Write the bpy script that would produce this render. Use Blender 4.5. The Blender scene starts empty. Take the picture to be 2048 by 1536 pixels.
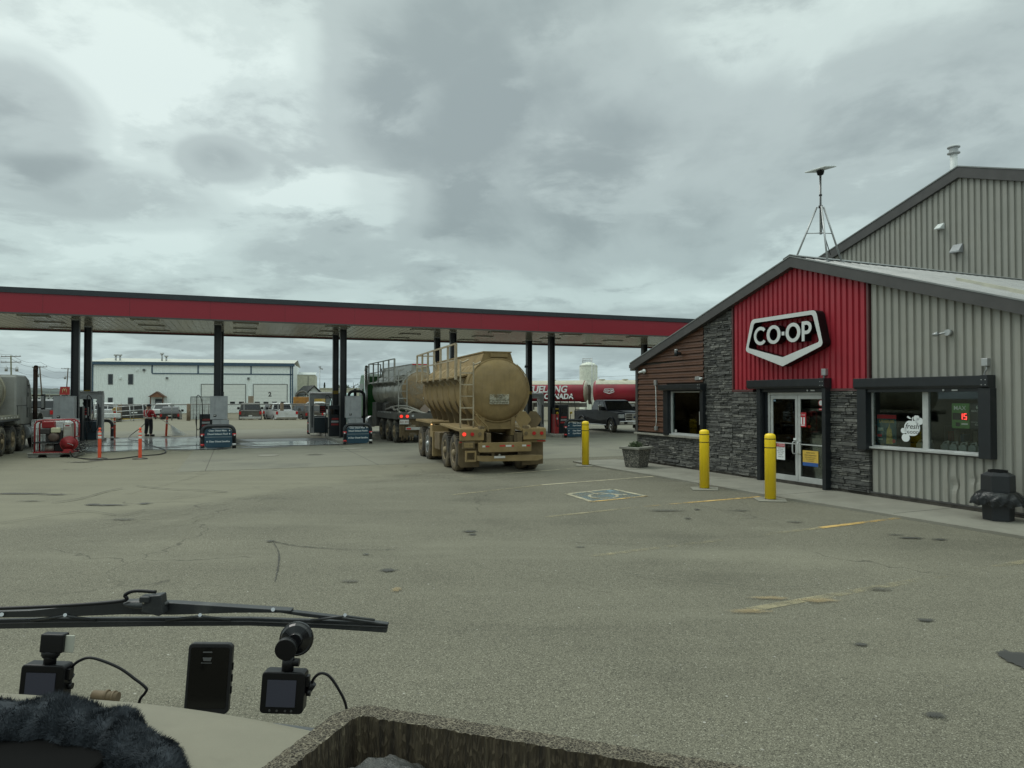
import bpy, bmesh, math, random
from math import sin, cos, pi, radians as R, tan, atan, atan2, hypot, sqrt
from mathutils import Vector, Matrix, Euler, noise as mnoise
random.seed(7)
SC = bpy.context.scene
COL = SC.collection
# ---------------------------------------------------------------- camera
H = 2.15; FPX = 1420.0; PIT = atan(25 / FPX)
cd = bpy.data.cameras.new('camera'); cam = bpy.data.objects.new('camera', cd); COL.objects.link(cam)
cam.location = (0, 0, H); cam.rotation_euler = (pi / 2 + PIT, 0, 0)
cd.sensor_width = 36; cd.lens = 36 * FPX / 2048; cd.clip_start = 0.05; cd.clip_end = 6000
SC.camera = cam
# ---------------------------------------------------------------- sky and sun
SUN_EL, SUN_AZ = R(52), R(-60)
W = bpy.data.worlds.new('World'); SC.world = W; W.use_nodes = True
nt = W.node_tree; nt.nodes.clear()
def N(t, k, **kw):
    n = t.nodes.new(k)
    for a, b in kw.items(): setattr(n, a, b)
    return n
def L(t, a, b): t.links.new(a, b)
def math_(t, op, a, b=None, clamp=False):
    n = N(t, 'ShaderNodeMath', operation=op, use_clamp=clamp)
    for i, v in enumerate((a, b)):
        if v is None: continue
        if isinstance(v, (int, float)): n.inputs[i].default_value = v
        else: L(t, v, n.inputs[i])
    return n.outputs[0]
def ramp(t, fac, stops, interp='EASE'):
    n = N(t, 'ShaderNodeValToRGB'); L(t, fac, n.inputs[0]); r = n.color_ramp; r.interpolation = interp
    while len(r.elements) < len(stops): r.elements.new(.5)
    for e, (p, c) in zip(r.elements, stops):
        e.position = p; e.color = (c, c, c, 1) if isinstance(c, (int, float)) else (*c, 1)
    return n.outputs[0]
def noise(t, vec, scale, detail=4, rough=.55, dist=0, out=0):
    n = N(t, 'ShaderNodeTexNoise'); n.inputs['Scale'].default_value = scale; n.inputs['Detail'].default_value = detail
    n.inputs['Roughness'].default_value = rough; n.inputs['Distortion'].default_value = dist
    if vec is not None: L(t, vec, n.inputs['Vector'])
    return n.outputs[out]
def mixc(t, fac, a, b, mode='MIX'):
    n = N(t, 'ShaderNodeMix', data_type='RGBA', blend_type=mode)
    for i, v in ((0, fac), (6, a), (7, b)):
        if isinstance(v, (int, float)): n.inputs[i].default_value = v
        elif isinstance(v, tuple): n.inputs[i].default_value = (*v, 1)
        else: L(t, v, n.inputs[i])
    return n.outputs[2]
def mapping(t, vec, loc=(0, 0, 0), rot=(0, 0, 0), sc=(1, 1, 1)):
    n = N(t, 'ShaderNodeMapping'); L(t, vec, n.inputs[0])
    n.inputs[1].default_value = loc; n.inputs[2].default_value = rot; n.inputs[3].default_value = sc
    return n.outputs[0]
sky = N(nt, 'ShaderNodeTexSky', sky_type='NISHITA'); sky.sun_disc = False
sky.sun_elevation = SUN_EL; sky.sun_rotation = SUN_AZ; sky.air_density = 1.5; sky.dust_density = 3
tc = N(nt, 'ShaderNodeTexCoord'); D = tc.outputs['Generated']
sx = N(nt, 'ShaderNodeSeparateXYZ'); L(nt, D, sx.inputs[0])
zz = math_(nt, 'ADD', math_(nt, 'MAXIMUM', sx.outputs[2], 0.0), 0.16)
cb = N(nt, 'ShaderNodeCombineXYZ')
L(nt, math_(nt, 'DIVIDE', sx.outputs[0], zz), cb.inputs[0]); L(nt, math_(nt, 'DIVIDE', sx.outputs[1], zz), cb.inputs[1])
P = cb.outputs[0]                                    # a cloud deck overhead, flattened towards the horizon
big = noise(nt, mapping(nt, P, (3.1, .4, 0), (0, 0, R(-25)), (.62, .42, 1)), 1.0, 7, .56, .35)
fine = noise(nt, mapping(nt, P, (9, 2, 0), (0, 0, R(20)), (1.0, 1.0, 1)), 2.7, 10, .60, .25)
c1 = math_(nt, 'ADD', math_(nt, 'MULTIPLY', big, .52), math_(nt, 'MULTIPLY', fine, .48))
def puff(az, el, ra, re, amt):                       # a darker cloud bank at a compass direction
    az, el = R(az), R(el); c = Vector((sin(az) * cos(el), cos(az) * cos(el), sin(el)))
    rgt = Vector((cos(az), -sin(az), 0)); up = rgt.cross(c)
    def dot(v, k):
        n = N(nt, 'ShaderNodeVectorMath', operation='DOT_PRODUCT'); L(nt, D, n.inputs[0]); n.inputs[1].default_value = v
        return math_(nt, 'DIVIDE', n.outputs['Value'], k)
    a = dot(rgt, sin(R(ra))); b = dot(up, sin(R(re)))
    n = N(nt, 'ShaderNodeVectorMath', operation='DOT_PRODUCT'); L(nt, D, n.inputs[0]); n.inputs[1].default_value = c
    b = math_(nt, 'SUBTRACT', b, 0.0)
    d2 = math_(nt, 'ADD', math_(nt, 'MULTIPLY', a, a), math_(nt, 'MULTIPLY', b, b))
    d2 = math_(nt, 'ADD', d2, math_(nt, 'MULTIPLY', math_(nt, 'SUBTRACT', fine, .5), 4.5))
    d2 = math_(nt, 'ADD', d2, math_(nt, 'MULTIPLY', math_(nt, 'LESS_THAN', n.outputs['Value'], 0.2), 10))
    m = N(nt, 'ShaderNodeMapRange', interpolation_type='SMOOTHSTEP'); L(nt, d2, m.inputs[0])
    m.inputs[1].default_value = 1.5; m.inputs[2].default_value = .0; m.inputs[3].default_value = 0; m.inputs[4].default_value = amt
    return m.outputs[0]
dens = c1
for a in [(-8, 23, 7, 10, .11), (7, 17, 12, 8, .09), (-35.5, 18, 5, 4, .12), (-22.5, 17.2, 3.4, 1.9, .13), (-29, 14, 7, 2.2, .11), (-16, 10.5, 7, 2.6, .07),
          (30, 19, 12, 6, .07), (2, 28, 9, 6, .07), (10, 5, 16, 2.2, .07), (14, 12, 5, 4, .05), (-4, 14, 5, 3, .05)]:
    dens = math_(nt, 'ADD', dens, puff(*a))
dens = math_(nt, 'SUBTRACT', dens, puff(-30, 27, 17, 8, .035))
dens = math_(nt, 'SUBTRACT', dens, puff(-12, 15.5, 6, 2.5, .10))
cc = ramp(nt, dens, [(.405, (.80, .925, .893)), (.47, (.675, .79, .768)), (.545, (.51, .60, .594)), (.66, (.34, .41, .415))])
elev = ramp(nt, sx.outputs[2], [(0, (.70, .76, .81)), (.10, (.80, .86, .875)), (.35, (1, 1, 1)), (.5, (1.05, 1.05, 1.03)), (.8, (2.3, 2.3, 2.2))])
cc = mixc(nt, 1.0, cc, elev, 'MULTIPLY')
cs = N(nt, 'ShaderNodeVectorMath', operation='SCALE'); L(nt, cc, cs.inputs[0]); cs.inputs['Scale'].default_value = 7.2
mx = mixc(nt, .94, sky.outputs[0], cs.outputs[0])
bg = N(nt, 'ShaderNodeBackground'); L(nt, mx, bg.inputs[0]); bg.inputs[1].default_value = .13
wo = N(nt, 'ShaderNodeOutputWorld'); L(nt, bg.outputs[0], wo.inputs[0])
sd = bpy.data.lights.new('sun', 'SUN'); sd.energy = .8; sd.angle = R(25); sd.color = (1, .97, .92)
so = bpy.data.objects.new('sun', sd); COL.objects.link(so)
so.rotation_euler = (pi / 2 - SUN_EL, 0, SUN_AZ * -1 + pi)
so.rotation_euler = Vector((sin(SUN_AZ) * cos(SUN_EL), cos(SUN_AZ) * cos(SUN_EL), sin(SUN_EL))).to_track_quat('Z', 'Y').to_euler()
SC.view_settings.view_transform = 'Standard'; SC.view_settings.look = 'None'; SC.view_settings.gamma = 1
SC.view_settings.exposure = 0.0
# ---------------------------------------------------------------- helpers
def ray(x, y):
    a = (x - 1024) / FPX; b = -(y - 768) / FPX
    return Vector((a, cos(PIT) - b * sin(PIT), sin(PIT) + b * cos(PIT)))
def G(x, y, z=0.0):                                  # ground point seen at a pixel of the photograph
    r = ray(x, y); t = (z - H) / r[2]; return Vector((r[0] * t, r[1] * t, z))
def AT(x, y, d):
    r = ray(x, y); t = d / r[1]; return Vector((r[0] * t, d, H + r[2] * t))
class MB:
    def __init__(s): s.v = []; s.f = []; s.m = []; s.s = []
    def add(s, vs, fs, mi=0, sm=False):
        o = len(s.v); s.v += [tuple(v) for v in vs]
        for f in fs: s.f.append([o + i for i in f]); s.m.append(mi); s.s.append(sm)
        return s
    def box(s, c, d, rot=None, mi=0):
        hx, hy, hz = d[0] / 2, d[1] / 2, d[2] / 2
        vs = [Vector((x, y, z)) for x in (-hx, hx) for y in (-hy, hy) for z in (-hz, hz)]
        if rot:
            M = Euler(rot).to_matrix(); vs = [M @ v for v in vs]
        vs = [v + Vector(c) for v in vs]
        return s.add(vs, [(0, 1, 3, 2), (4, 6, 7, 5), (0, 4, 5, 1), (2, 3, 7, 6), (0, 2, 6, 4), (1, 5, 7, 3)], mi)
    def bx(s, x0, x1, y0, y1, z0, z1, mi=0):
        return s.box(((x0 + x1) / 2, (y0 + y1) / 2, (z0 + z1) / 2), (abs(x1 - x0), abs(y1 - y0), abs(z1 - z0)), None, mi)
    def cyl(s, a, b, r0, r1=None, n=12, mi=0, sm=True, caps=True):
        a = Vector(a); b = Vector(b); r1 = r0 if r1 is None else r1
        d = (b - a).normalized(); u = d.orthogonal().normalized(); w = d.cross(u)
        vs = []
        for c, r in ((a, r0), (b, r1)):
            for i in range(n): t = 2 * pi * i / n; vs.append(c + u * (r * cos(t)) + w * (r * sin(t)))
        s.add(vs, [(i, (i + 1) % n, n + (i + 1) % n, n + i) for i in range(n)], mi, sm)
        if caps:
            s.add(vs[:n], [tuple(range(n))[::-1]], mi); s.add(vs[n:], [tuple(range(n))], mi)
        return s
    def tube(s, pts, r, n=8, mi=0, closed=False):
        pts = [Vector(p) for p in pts]; vs = []; K = len(pts); ref = None
        for i, p in enumerate(pts):
            a = pts[i - 1] if (i > 0 or closed) else p; b = pts[(i + 1) % K] if (i < K - 1 or closed) else p
            d = (b - a).normalized()
            if ref is None: ref = d.orthogonal().normalized()
            u = (ref - d * ref.dot(d)).normalized(); ref = u; w = d.cross(u); rr = r[i] if isinstance(r, (list, tuple)) else r
            for k in range(n): t = 2 * pi * k / n; vs.append(p + u * (rr * cos(t)) + w * (rr * sin(t)))
        fs = []
        for i in range(K if closed else K - 1):
            j = (i + 1) % K
            for k in range(n): fs.append((i * n + k, i * n + (k + 1) % n, j * n + (k + 1) % n, j * n + k))
        s.add(vs, fs, mi, True)
        if not closed: s.add(vs[:n], [tuple(range(n))[::-1]], mi); s.add(vs[-n:], [tuple(range(n))], mi)
        return s
    def prism(s, poly, ax, a, b, mi=0):
        def P3(p, t): return (t, p[0], p[1]) if ax == 'x' else (p[0], t, p[1]) if ax == 'y' else (p[0], p[1], t)
        n = len(poly); vs = [P3(p, a) for p in poly] + [P3(p, b) for p in poly]
        fs = [(i, (i + 1) % n, n + (i + 1) % n, n + i) for i in range(n)] + [tuple(range(n))[::-1], tuple(range(n, 2 * n))]
        return s.add(vs, fs, mi)
    def lathe(s, prof, o=(0, 0, 0), ax='z', n=20, mi=0, sm=True, sq=(1, 1)):
        o = Vector(o); vs = []; K = len(prof)
        for r, h in prof:
            for k in range(n):
                t = 2 * pi * k / n; a, b = r * cos(t) * sq[0], r * sin(t) * sq[1]
                vs.append(o + Vector((a, b, h) if ax == 'z' else (h, a, b) if ax == 'x' else (a, h, b)))
        fs = [(i * n + k, i * n + (k + 1) % n, (i + 1) * n + (k + 1) % n, (i + 1) * n + k) for i in range(K - 1) for k in range(n)]
        s.add(vs, fs, mi, sm)
        if prof[0][0] > 1e-4: s.add(vs[:n], [tuple(range(n))[::-1]], mi)
        if prof[-1][0] > 1e-4: s.add(vs[-n:], [tuple(range(n))], mi)
        return s
    def ell(s, c, r, n=14, mi=0):
        K = max(6, n // 2); prof = [(max(1e-5, sin(pi * i / K)), -cos(pi * i / K)) for i in range(K + 1)]
        t = MB().lathe(prof, n=n)
        vs = [(c[0] + v[0] * r[0], c[1] + v[1] * r[1], c[2] + v[2] * r[2]) for v in t.v]
        return s.add(vs, t.f, mi, True)
    def quad(s, a, b, c, d, mi=0): return s.add([a, b, c, d], [(0, 1, 2, 3)], mi)
    def build(s, name, mats, parent=None, bevel=0, seg=2, loc=None, rot=None, fix=True, split=False):
        if split:                                       # one object for every separate piece
            par = list(range(len(s.v))); 
            def find(a):
                while par[a] != a: par[a] = par[par[a]]; a = par[a]
                return a
            key = {}
            for i, v in enumerate(s.v):
                k = tuple(round(c, 4) for c in v); par[find(i)] = find(key.setdefault(k, i))
            for f in s.f:
                for j in f[1:]: par[find(j)] = find(f[0])
            grp = {}
            for n_, f in enumerate(s.f): grp.setdefault(find(f[0]), []).append(n_)
            o = None
            for fs in grp.values():
                q = MB(); mp = {}
                for n_ in fs:
                    q.f.append([mp.setdefault(i, len(mp)) for i in s.f[n_]]); q.m.append(s.m[n_]); q.s.append(s.s[n_])
                q.v = [s.v[i] for i in mp]
                o = q.build(name, mats, parent, bevel, seg, loc, rot, fix)
            return o
        me = bpy.data.meshes.new(name); me.from_pydata([tuple(v) for v in s.v], [], s.f)
        if not isinstance(mats, (list, tuple)): mats = [mats]
        for m in mats: me.materials.append(m)
        me.polygons.foreach_set('material_index', s.m); me.polygons.foreach_set('use_smooth', s.s)
        if fix:
            bm = bmesh.new(); bm.from_mesh(me); bmesh.ops.remove_doubles(bm, verts=bm.verts, dist=1e-5)
            bmesh.ops.recalc_face_normals(bm, faces=bm.faces); bm.to_mesh(me); bm.free()
        me.update()
        o = bpy.data.objects.new(name, me); COL.objects.link(o)
        if parent: o.parent = parent
        if loc: o.location = loc
        if rot: o.rotation_euler = rot
        if bevel:
            b = o.modifiers.new('bevel', 'BEVEL'); b.width = bevel; b.segments = seg; b.limit_method = 'ANGLE'; b.angle_limit = R(40)
        return o
def tag(o, label=None, cat=None, group=None, kind=None):
    if label: o['label'] = label
    if cat: o['category'] = cat
    if group: o['group'] = group
    if kind: o['kind'] = kind
    return o
def thing(name, label, cat, loc=(0, 0, 0), rz=0, group=None):
    o = bpy.data.objects.new(name, None); COL.objects.link(o); o.location = loc; o.rotation_euler = (0, 0, rz); o.empty_display_size = .2
    return tag(o, label, cat, group)
def dup(root, loc, rz, label, group=None):
    def cp(o, par):
        c = o.copy(); COL.objects.link(c)
        if par: c.parent = par
        for ch in list(o.children): cp(ch, c)
        return c
    r = cp(root, None); r.location = loc; r.rotation_euler = (0, 0, rz); r['label'] = label
    if group: r['group'] = group
    return r
MATS = {}
def mat(name, col, rough=.6, metal=0, var=.12, vs=3.0, bump=0, bs=40, dirt=None, ds=1.2, spec=.5, emit=None, streak=None, coat=0):
    if name in MATS: return MATS[name]
    m = bpy.data.materials.new(name); m.use_nodes = True; t = m.node_tree; b = t.nodes['Principled BSDF']
    b.inputs['Roughness'].default_value = rough; b.inputs['Metallic'].default_value = metal; b.inputs['Specular IOR Level'].default_value = spec
    if coat: b.inputs['Coat Weight'].default_value = coat; b.inputs['Coat Roughness'].default_value = .08
    o = N(t, 'ShaderNodeTexCoord').outputs['Object']
    n1 = noise(t, o, vs, 6, .6)
    lo = tuple(max(0, c * (1 - var)) for c in col); hi = tuple(min(1, c * (1 + var)) for c in col)
    c = mixc(t, ramp(t, n1, [(.3, 0.0), (.7, 1.0)]), lo, hi)
    if streak:                                        # rain streaks and grime running down
        ns = noise(t, mapping(t, o, (0, 0, 0), (0, 0, 0), (6, 6, .5)), 1.6, 6, .65)
        c = mixc(t, ramp(t, ns, [(.5, 0.0), (.78, streak[1])]), c, streak[0])
    if dirt:
        n2 = noise(t, o, ds, 8, .7, .4)
        c = mixc(t, ramp(t, n2, [(dirt[1], 0.0), (dirt[1] + .22, dirt[2] if len(dirt) > 2 else 1.0)]), c, dirt[0])
    L(t, c, b.inputs['Base Color'])
    rn = noise(t, o, vs * 3, 4); rr = math_(t, 'ADD', math_(t, 'MULTIPLY', math_(t, 'SUBTRACT', rn, .5), .25 * rough), rough)
    L(t, rr, b.inputs['Roughness'])
    if bump:
        bn = N(t, 'ShaderNodeBump'); bn.inputs['Strength'].default_value = bump; bn.inputs['Distance'].default_value = .01
        L(t, noise(t, o, bs, 5, .7), bn.inputs['Height']); L(t, bn.outputs[0], b.inputs['Normal'])
    if emit: b.inputs['Emission Color'].default_value = (*emit[0], 1); b.inputs['Emission Strength'].default_value = emit[1]
    MATS[name] = m; return m
MUD = (.25, .174, .075)
DUST = (.30, .27, .20)
black = mat('black_paint', (.012, .013, .015), .45, dirt=((.12, .11, .09), .58, .35))
black_metal = mat('black_metal', (.014, .017, .020), .35, dirt=((.10, .10, .09), .55, .25), ds=2)
black_plastic = mat('black_plastic', (.005, .005, .006), .4, spec=.3)
rubber = mat('tyre_rubber', (.022, .021, .020), .85, dirt=(DUST, .42, .5), ds=2.5, bump=.3, bs=60)
mudrub = mat('muddy_tyre', (.045, .04, .033), .9, dirt=((.19, .145, .085), .40, .75), ds=2, bump=.3, bs=60)
steel = mat('galvanised_steel', (.42, .43, .43), .45, .7, dirt=((.3, .27, .22), .55, .5))
alu = mat('brushed_aluminium', (.62, .64, .65), .32, .85, dirt=((.34, .31, .25), .50, .5))
greycab = mat('grey_cabinet_paint', (.31, .325, .335), .45, dirt=((.15, .14, .12), .6, .4), streak=((.12, .11, .10), .35))
redp = mat('red_paint', (.36, .018, .022), .4, dirt=((.25, .12, .09), .58, .5))
white = mat('white_paint', (.66, .69, .68), .5, dirt=((.4, .37, .31), .58, .5))
yellow = mat('yellow_sleeve', (.92, .64, .015), .38, var=.04, dirt=((.42, .30, .03), .60, .5), ds=3, streak=((.40, .28, .03), .35))
orange = mat('orange_plastic', (.75, .09, .035), .5, dirt=((.4, .12, .06), .55, .5))
reflect = mat('reflective_sheeting', (.62, .60, .56), .4)
redtape = mat('red_reflector', (.5, .02, .02), .3)
conc = mat('concrete', (.225, .215, .178), .85, var=.12, vs=1.1, bump=.25, bs=90, dirt=((.16, .15, .12), .5, .6), ds=.7)
kerbm = mat('kerb_concrete', (.26, .25, .215), .85, var=.2, vs=2, bump=.4, bs=50, dirt=((.12, .11, .10), .5, .6))
darkglass = mat('dark_glass', (.01, .012, .013), .05, spec=.8, var=.3, vs=1)
chrome = mat('chrome', (.6, .6, .6), .15, 1)
navy = mat('navy_sign_panel', (.018, .055, .085), .45, var=.08)
signwhite = mat('sign_lettering', (.72, .75, .75), .5, var=.03)
hose = mat('black_hose', (.012, .012, .013), .5)
wood = mat('weathered_wood', (.16, .115, .075), .85, var=.3, vs=6, bump=.4)
redlens = mat('red_lens', (.45, .01, .01), .2)
redlit = mat('lit_brake_lamp', (.8, .03, .02), .3, emit=((1, .05, .03), 1.0))
clearlens = mat('headlamp_lens', (.55, .57, .58), .12, .3)
plate = mat('licence_plate', (.55, .55, .52), .4)
_F = {}
def text(s, size, m, parent=None, loc=(0, 0, 0), rot=(pi / 2, 0, 0), ext=.004, off=0.0, align='CENTER', name='lettering', sx=1.0, shear=0, res=4, sp=1.0):
    c = bpy.data.curves.new('t', 'FONT'); c.body = s; c.size = size; c.extrude = ext; c.offset = off
    c.align_x = align; c.align_y = 'CENTER'; c.resolution_u = res; c.shear = shear; c.space_character = sp
    o = bpy.data.objects.new('t', c); COL.objects.link(o)
    bpy.context.view_layer.update()
    me = bpy.data.meshes.new_from_object(o.evaluated_get(bpy.context.evaluated_depsgraph_get()))
    bpy.data.objects.remove(o); me.name = name; me.materials.clear(); me.materials.append(m)
    if sx != 1: me.transform(Matrix.Diagonal((sx, 1, 1, 1)))
    q = bpy.data.objects.new(name, me); COL.objects.link(q)
    if parent: q.parent = parent
    q.location = loc; q.rotation_euler = rot; return q
def arcpts(cx, cz, r, a0, a1, n=8): return [(cx + r * cos(R(a0 + (a1 - a0) * i / n)), cz + r * sin(R(a0 + (a1 - a0) * i / n))) for i in range(n + 1)]
def rrect(x0, x1, z0, z1, r, n=4):
    return arcpts(x1 - r, z0 + r, r, -90, 0, n) + arcpts(x1 - r, z1 - r, r, 0, 90, n) + arcpts(x0 + r, z1 - r, r, 90, 180, n) + arcpts(x0 + r, z0 + r, r, 180, 270, n)
def interp(pts, n=6):                                # smooth path through points
    pts = [Vector(p) for p in pts]; out = []
    for i in range(len(pts) - 1):
        p0 = pts[max(i - 1, 0)]; p1 = pts[i]; p2 = pts[i + 1]; p3 = pts[min(i + 2, len(pts) - 1)]
        for k in range(n):
            t = k / n; out.append(.5 * ((2 * p1) + (p2 - p0) * t + (2 * p0 - 5 * p1 + 4 * p2 - p3) * t * t + (3 * p1 - p0 - 3 * p2 + p3) * t ** 3))
    return out + [pts[-1]]
# ---------------------------------------------------------------- ground
P0 = Vector((4.089, 23.174, 0)); SD = Vector((.4007, -.9162, 0)); ID = Vector((.9162, .4007, 0)); SRZ = atan2(-.9162, .4007)
def ST(s, y, z=0): return P0 + SD * s + ID * y + Vector((0, 0, z))
C0 = Vector((-13.6, 32.77, 0)); CRZ = R(21.2)
def CN(x, y, z=0): return C0 + Vector((x * cos(CRZ) - y * sin(CRZ), x * sin(CRZ) + y * cos(CRZ), z))
def CX(p): q = Vector(p) - C0; return (q.x * cos(CRZ) + q.y * sin(CRZ), -q.x * sin(CRZ) + q.y * cos(CRZ))
def ground_mat():
    m = bpy.data.materials.new('asphalt'); m.use_nodes = True; t = m.node_tree; b = t.nodes['Principled BSDF']
    o = N(t, 'ShaderNodeTexCoord').outputs['Object']
    s = N(t, 'ShaderNodeSeparateXYZ'); L(t, o, s.inputs[0]); X, Y = s.outputs[0], s.outputs[1]
    # fine aggregate
    v = N(t, 'ShaderNodeTexVoronoi'); v.inputs['Scale'].default_value = 125; L(t, o, v.inputs['Vector'])
    hs = N(t, 'ShaderNodeSeparateColor'); L(t, v.outputs['Color'], hs.inputs[0])
    agg = ramp(t, hs.outputs[0], [(0, (.085, .078, .058)), (.25, (.160, .149, .111)), (.60, (.188, .175, .130)), (.93, (.225, .21, .158)), (.99, (.36, .34, .27))], 'LINEAR')
    cr = ramp(t, v.outputs['Distance'], [(.35, 1.0), (.75, .55)])
    agg = mixc(t, 1, agg, cr, 'MULTIPLY')
    v2 = N(t, 'ShaderNodeTexVoronoi'); v2.inputs['Scale'].default_value = 22; L(t, o, v2.inputs['Vector'])
    h2 = N(t, 'ShaderNodeSeparateColor'); L(t, v2.outputs['Color'], h2.inputs[0])
    peb = math_(t, 'MULTIPLY', math_(t, 'GREATER_THAN', h2.outputs[1], .965), math_(t, 'LESS_THAN', v2.outputs['Distance'], .22))
    agg = mixc(t, peb, agg, mixc(t, h2.outputs[0], (.06, .055, .05), (.42, .40, .35)))
    n1 = noise(t, o, .35, 8, .62, .3); n2 = noise(t, mapping(t, o, (0, 0, 0), (0, 0, R(35)), (.25, 1.6, 1)), .5, 7, .6)
    tone = ramp(t, math_(t, 'ADD', math_(t, 'MULTIPLY', n1, .6), math_(t, 'MULTIPLY', n2, .4)), [(.36, .80), (.5, 1.0), (.66, 1.2)])
    agg = mixc(t, 1, agg, tone, 'MULTIPLY')
    grime = noise(t, o, 2.2, 9, .75, .5)
    agg = mixc(t, ramp(t, grime, [(.60, 0.0), (.72, .35)]), agg, (.07, .065, .055))
    # pale silt blown and tracked over the lot
    edge = math_(t, 'ADD', math_(t, 'MULTIPLY', X, -.83), math_(t, 'MULTIPLY', Y, .558))
    edge = math_(t, 'ADD', edge, math_(t, 'MULTIPLY', math_(t, 'SUBTRACT', noise(t, o, .22, 7, .6), .5), 3.4))
    mr = N(t, 'ShaderNodeMapRange', interpolation_type='SMOOTHSTEP'); L(t, edge, mr.inputs[0]); mr.inputs[1].default_value = 12.9; mr.inputs[2].default_value = 13.9
    tracks = noise(t, mapping(t, o, (0, 0, 0), (0, 0, R(-34)), (.12, 3.2, 1)), .8, 6, .6)
    patch = ramp(t, noise(t, o, .5, 8, .7, .2), [(.30, .55), (.55, 1.0)])
    silt = mixc(t, tracks, (.158, .147, .106), (.248, .231, .169)); silt = mixc(t, ramp(t, noise(t, o, 30, 6, .7), [(.3, 0.0), (.7, .22)]), silt, (.12, .115, .09))
    col = mixc(t, math_(t, 'MULTIPLY', math_(t, 'MULTIPLY', mr.outputs[0], patch), .85), agg, silt)
    thin = ramp(t, noise(t, mapping(t, o, (5, 0, 0), (0, 0, R(-30)), (.3, 1.4, 1)), .45, 7, .65), [(.5, 0.0), (.72, .5)])
    col = mixc(t, thin, col, (.205, .193, .145))
    # bare dirt beyond the lot
    far = math_(t, 'ADD', Y, math_(t, 'MULTIPLY', noise(t, o, .15, 6), 10))
    m2 = N(t, 'ShaderNodeMapRange'); L(t, far, m2.inputs[0]); m2.inputs[1].default_value = 66; m2.inputs[2].default_value = 70
    dirtc = mixc(t, noise(t, o, .6, 8, .7), (.11, .098, .065), (.20, .178, .125))
    col = mixc(t, m2.outputs[0], col, dirtc)
    m3 = N(t, 'ShaderNodeMapRange'); L(t, Y, m3.inputs[0]); m3.inputs[1].default_value = 200; m3.inputs[2].default_value = 320
    col = mixc(t, m3.outputs[0], col, (.07, .075, .045))
    # cracks
    vc = N(t, 'ShaderNodeTexVoronoi', feature='DISTANCE_TO_EDGE'); vc.inputs['Scale'].default_value = .16
    wob = N(t, 'ShaderNodeVectorMath', operation='ADD'); L(t, o, wob.inputs[0])
    nn = N(t, 'ShaderNodeTexNoise'); nn.inputs['Scale'].default_value = .9; nn.inputs['Detail'].default_value = 8; L(t, o, nn.inputs['Vector'])
    sc_ = N(t, 'ShaderNodeVectorMath', operation='SCALE'); L(t, nn.outputs['Color'], sc_.inputs[0]); sc_.inputs['Scale'].default_value = 1.6
    L(t, sc_.outputs[0], wob.inputs[1]); L(t, wob.outputs[0], vc.inputs['Vector'])
    ck = math_(t, 'MULTIPLY', ramp(t, vc.outputs[0], [(0, 1.0), (.0022, 0.0)], 'LINEAR'), ramp(t, noise(t, o, .25, 3), [(.5, 0.0), (.56, .75)]))
    col = mixc(t, ck, col, (.05, .045, .035))
    L(t, col, b.inputs['Base Color']); b.inputs['Roughness'].default_value = .88; b.inputs['Specular IOR Level'].default_value = .3
    bn = N(t, 'ShaderNodeBump'); bn.inputs['Strength'].default_value = .3; bn.inputs['Distance'].default_value = .004
    hh = math_(t, 'ADD', math_(t, 'MULTIPLY', v.outputs['Distance'], -1), math_(t, 'MULTIPLY', noise(t, o, 3, 8, .7), 2)); L(t, hh, bn.inputs['Height']); L(t, bn.outputs[0], b.inputs['Normal'])
    return m
mb = MB(); ys = [(-60, 0), (20, 0), (45, 0), (62, 0), (67, -.02), (71, -.42), (110, -.5), (200, -.6), (400, -1), (1600, -2)]
xs = [-900, -80, -20, 20, 80, 900]
vs = [(x, y, z) for y, z in ys for x in xs]
mb.add(vs, [(j * 6 + i, j * 6 + i + 1, (j + 1) * 6 + i + 1, (j + 1) * 6 + i) for j in range(len(ys) - 1) for i in range(5)])
tag(mb.build('ground', ground_mat()), kind='structure')
def sheet(name, pts, m, z=.004, kind='structure'):
    q = MB().add([(p[0], p[1], z) for p in pts], [tuple(range(len(pts)))]).build(name, m); return tag(q, kind=kind)
# concrete apron under and in front of the canopy, with joints cut into it
def pad_mat():
    m = bpy.data.materials.new('apron_concrete'); m.use_nodes = True; t = m.node_tree; b = t.nodes['Principled BSDF']
    o = N(t, 'ShaderNodeTexCoord').outputs['Object']
    c = mixc(t, noise(t, mapping(t, o, (0, 0, 0), (0, 0, 0), (.3, 1.3, 1)), .5, 8, .62), (.145, .14, .108), (.235, .225, .178))
    c = mixc(t, ramp(t, noise(t, o, .35, 7, .65, .4), [(.48, 0.0), (.68, .75)]), c, (.13, .125, .105))
    c = mixc(t, ramp(t, noise(t, o, 14, 6, .7), [(.35, 0.0), (.7, .25)]), c, (.15, .145, .12))
    br = N(t, 'ShaderNodeTexBrick', offset=0); L(t, o, br.inputs['Vector']); br.inputs['Scale'].default_value = 1
    br.inputs['Brick Width'].default_value = 5.0; br.inputs['Row Height'].default_value = 4.4; br.inputs['Mortar Size'].default_value = .012
    br.inputs['Color1'].default_value = (0, 0, 0, 1); br.inputs['Color2'].default_value = (0, 0, 0, 1); br.inputs['Mortar'].default_value = (1, 1, 1, 1)
    c = mixc(t, math_(t, 'MULTIPLY', br.outputs[0], .8), c, (.05, .045, .04))
    L(t, c, b.inputs['Base Color']); b.inputs['Roughness'].default_value = .85; b.inputs['Specular IOR Level'].default_value = .3
    bn = N(t, 'ShaderNodeBump'); bn.inputs['Strength'].default_value = .3; bn.inputs['Distance'].default_value = .004
    L(t, noise(t, o, 40, 5, .7), bn.inputs['Height']); L(t, bn.outputs[0], b.inputs['Normal']); return m
pm = pad_mat()
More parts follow.
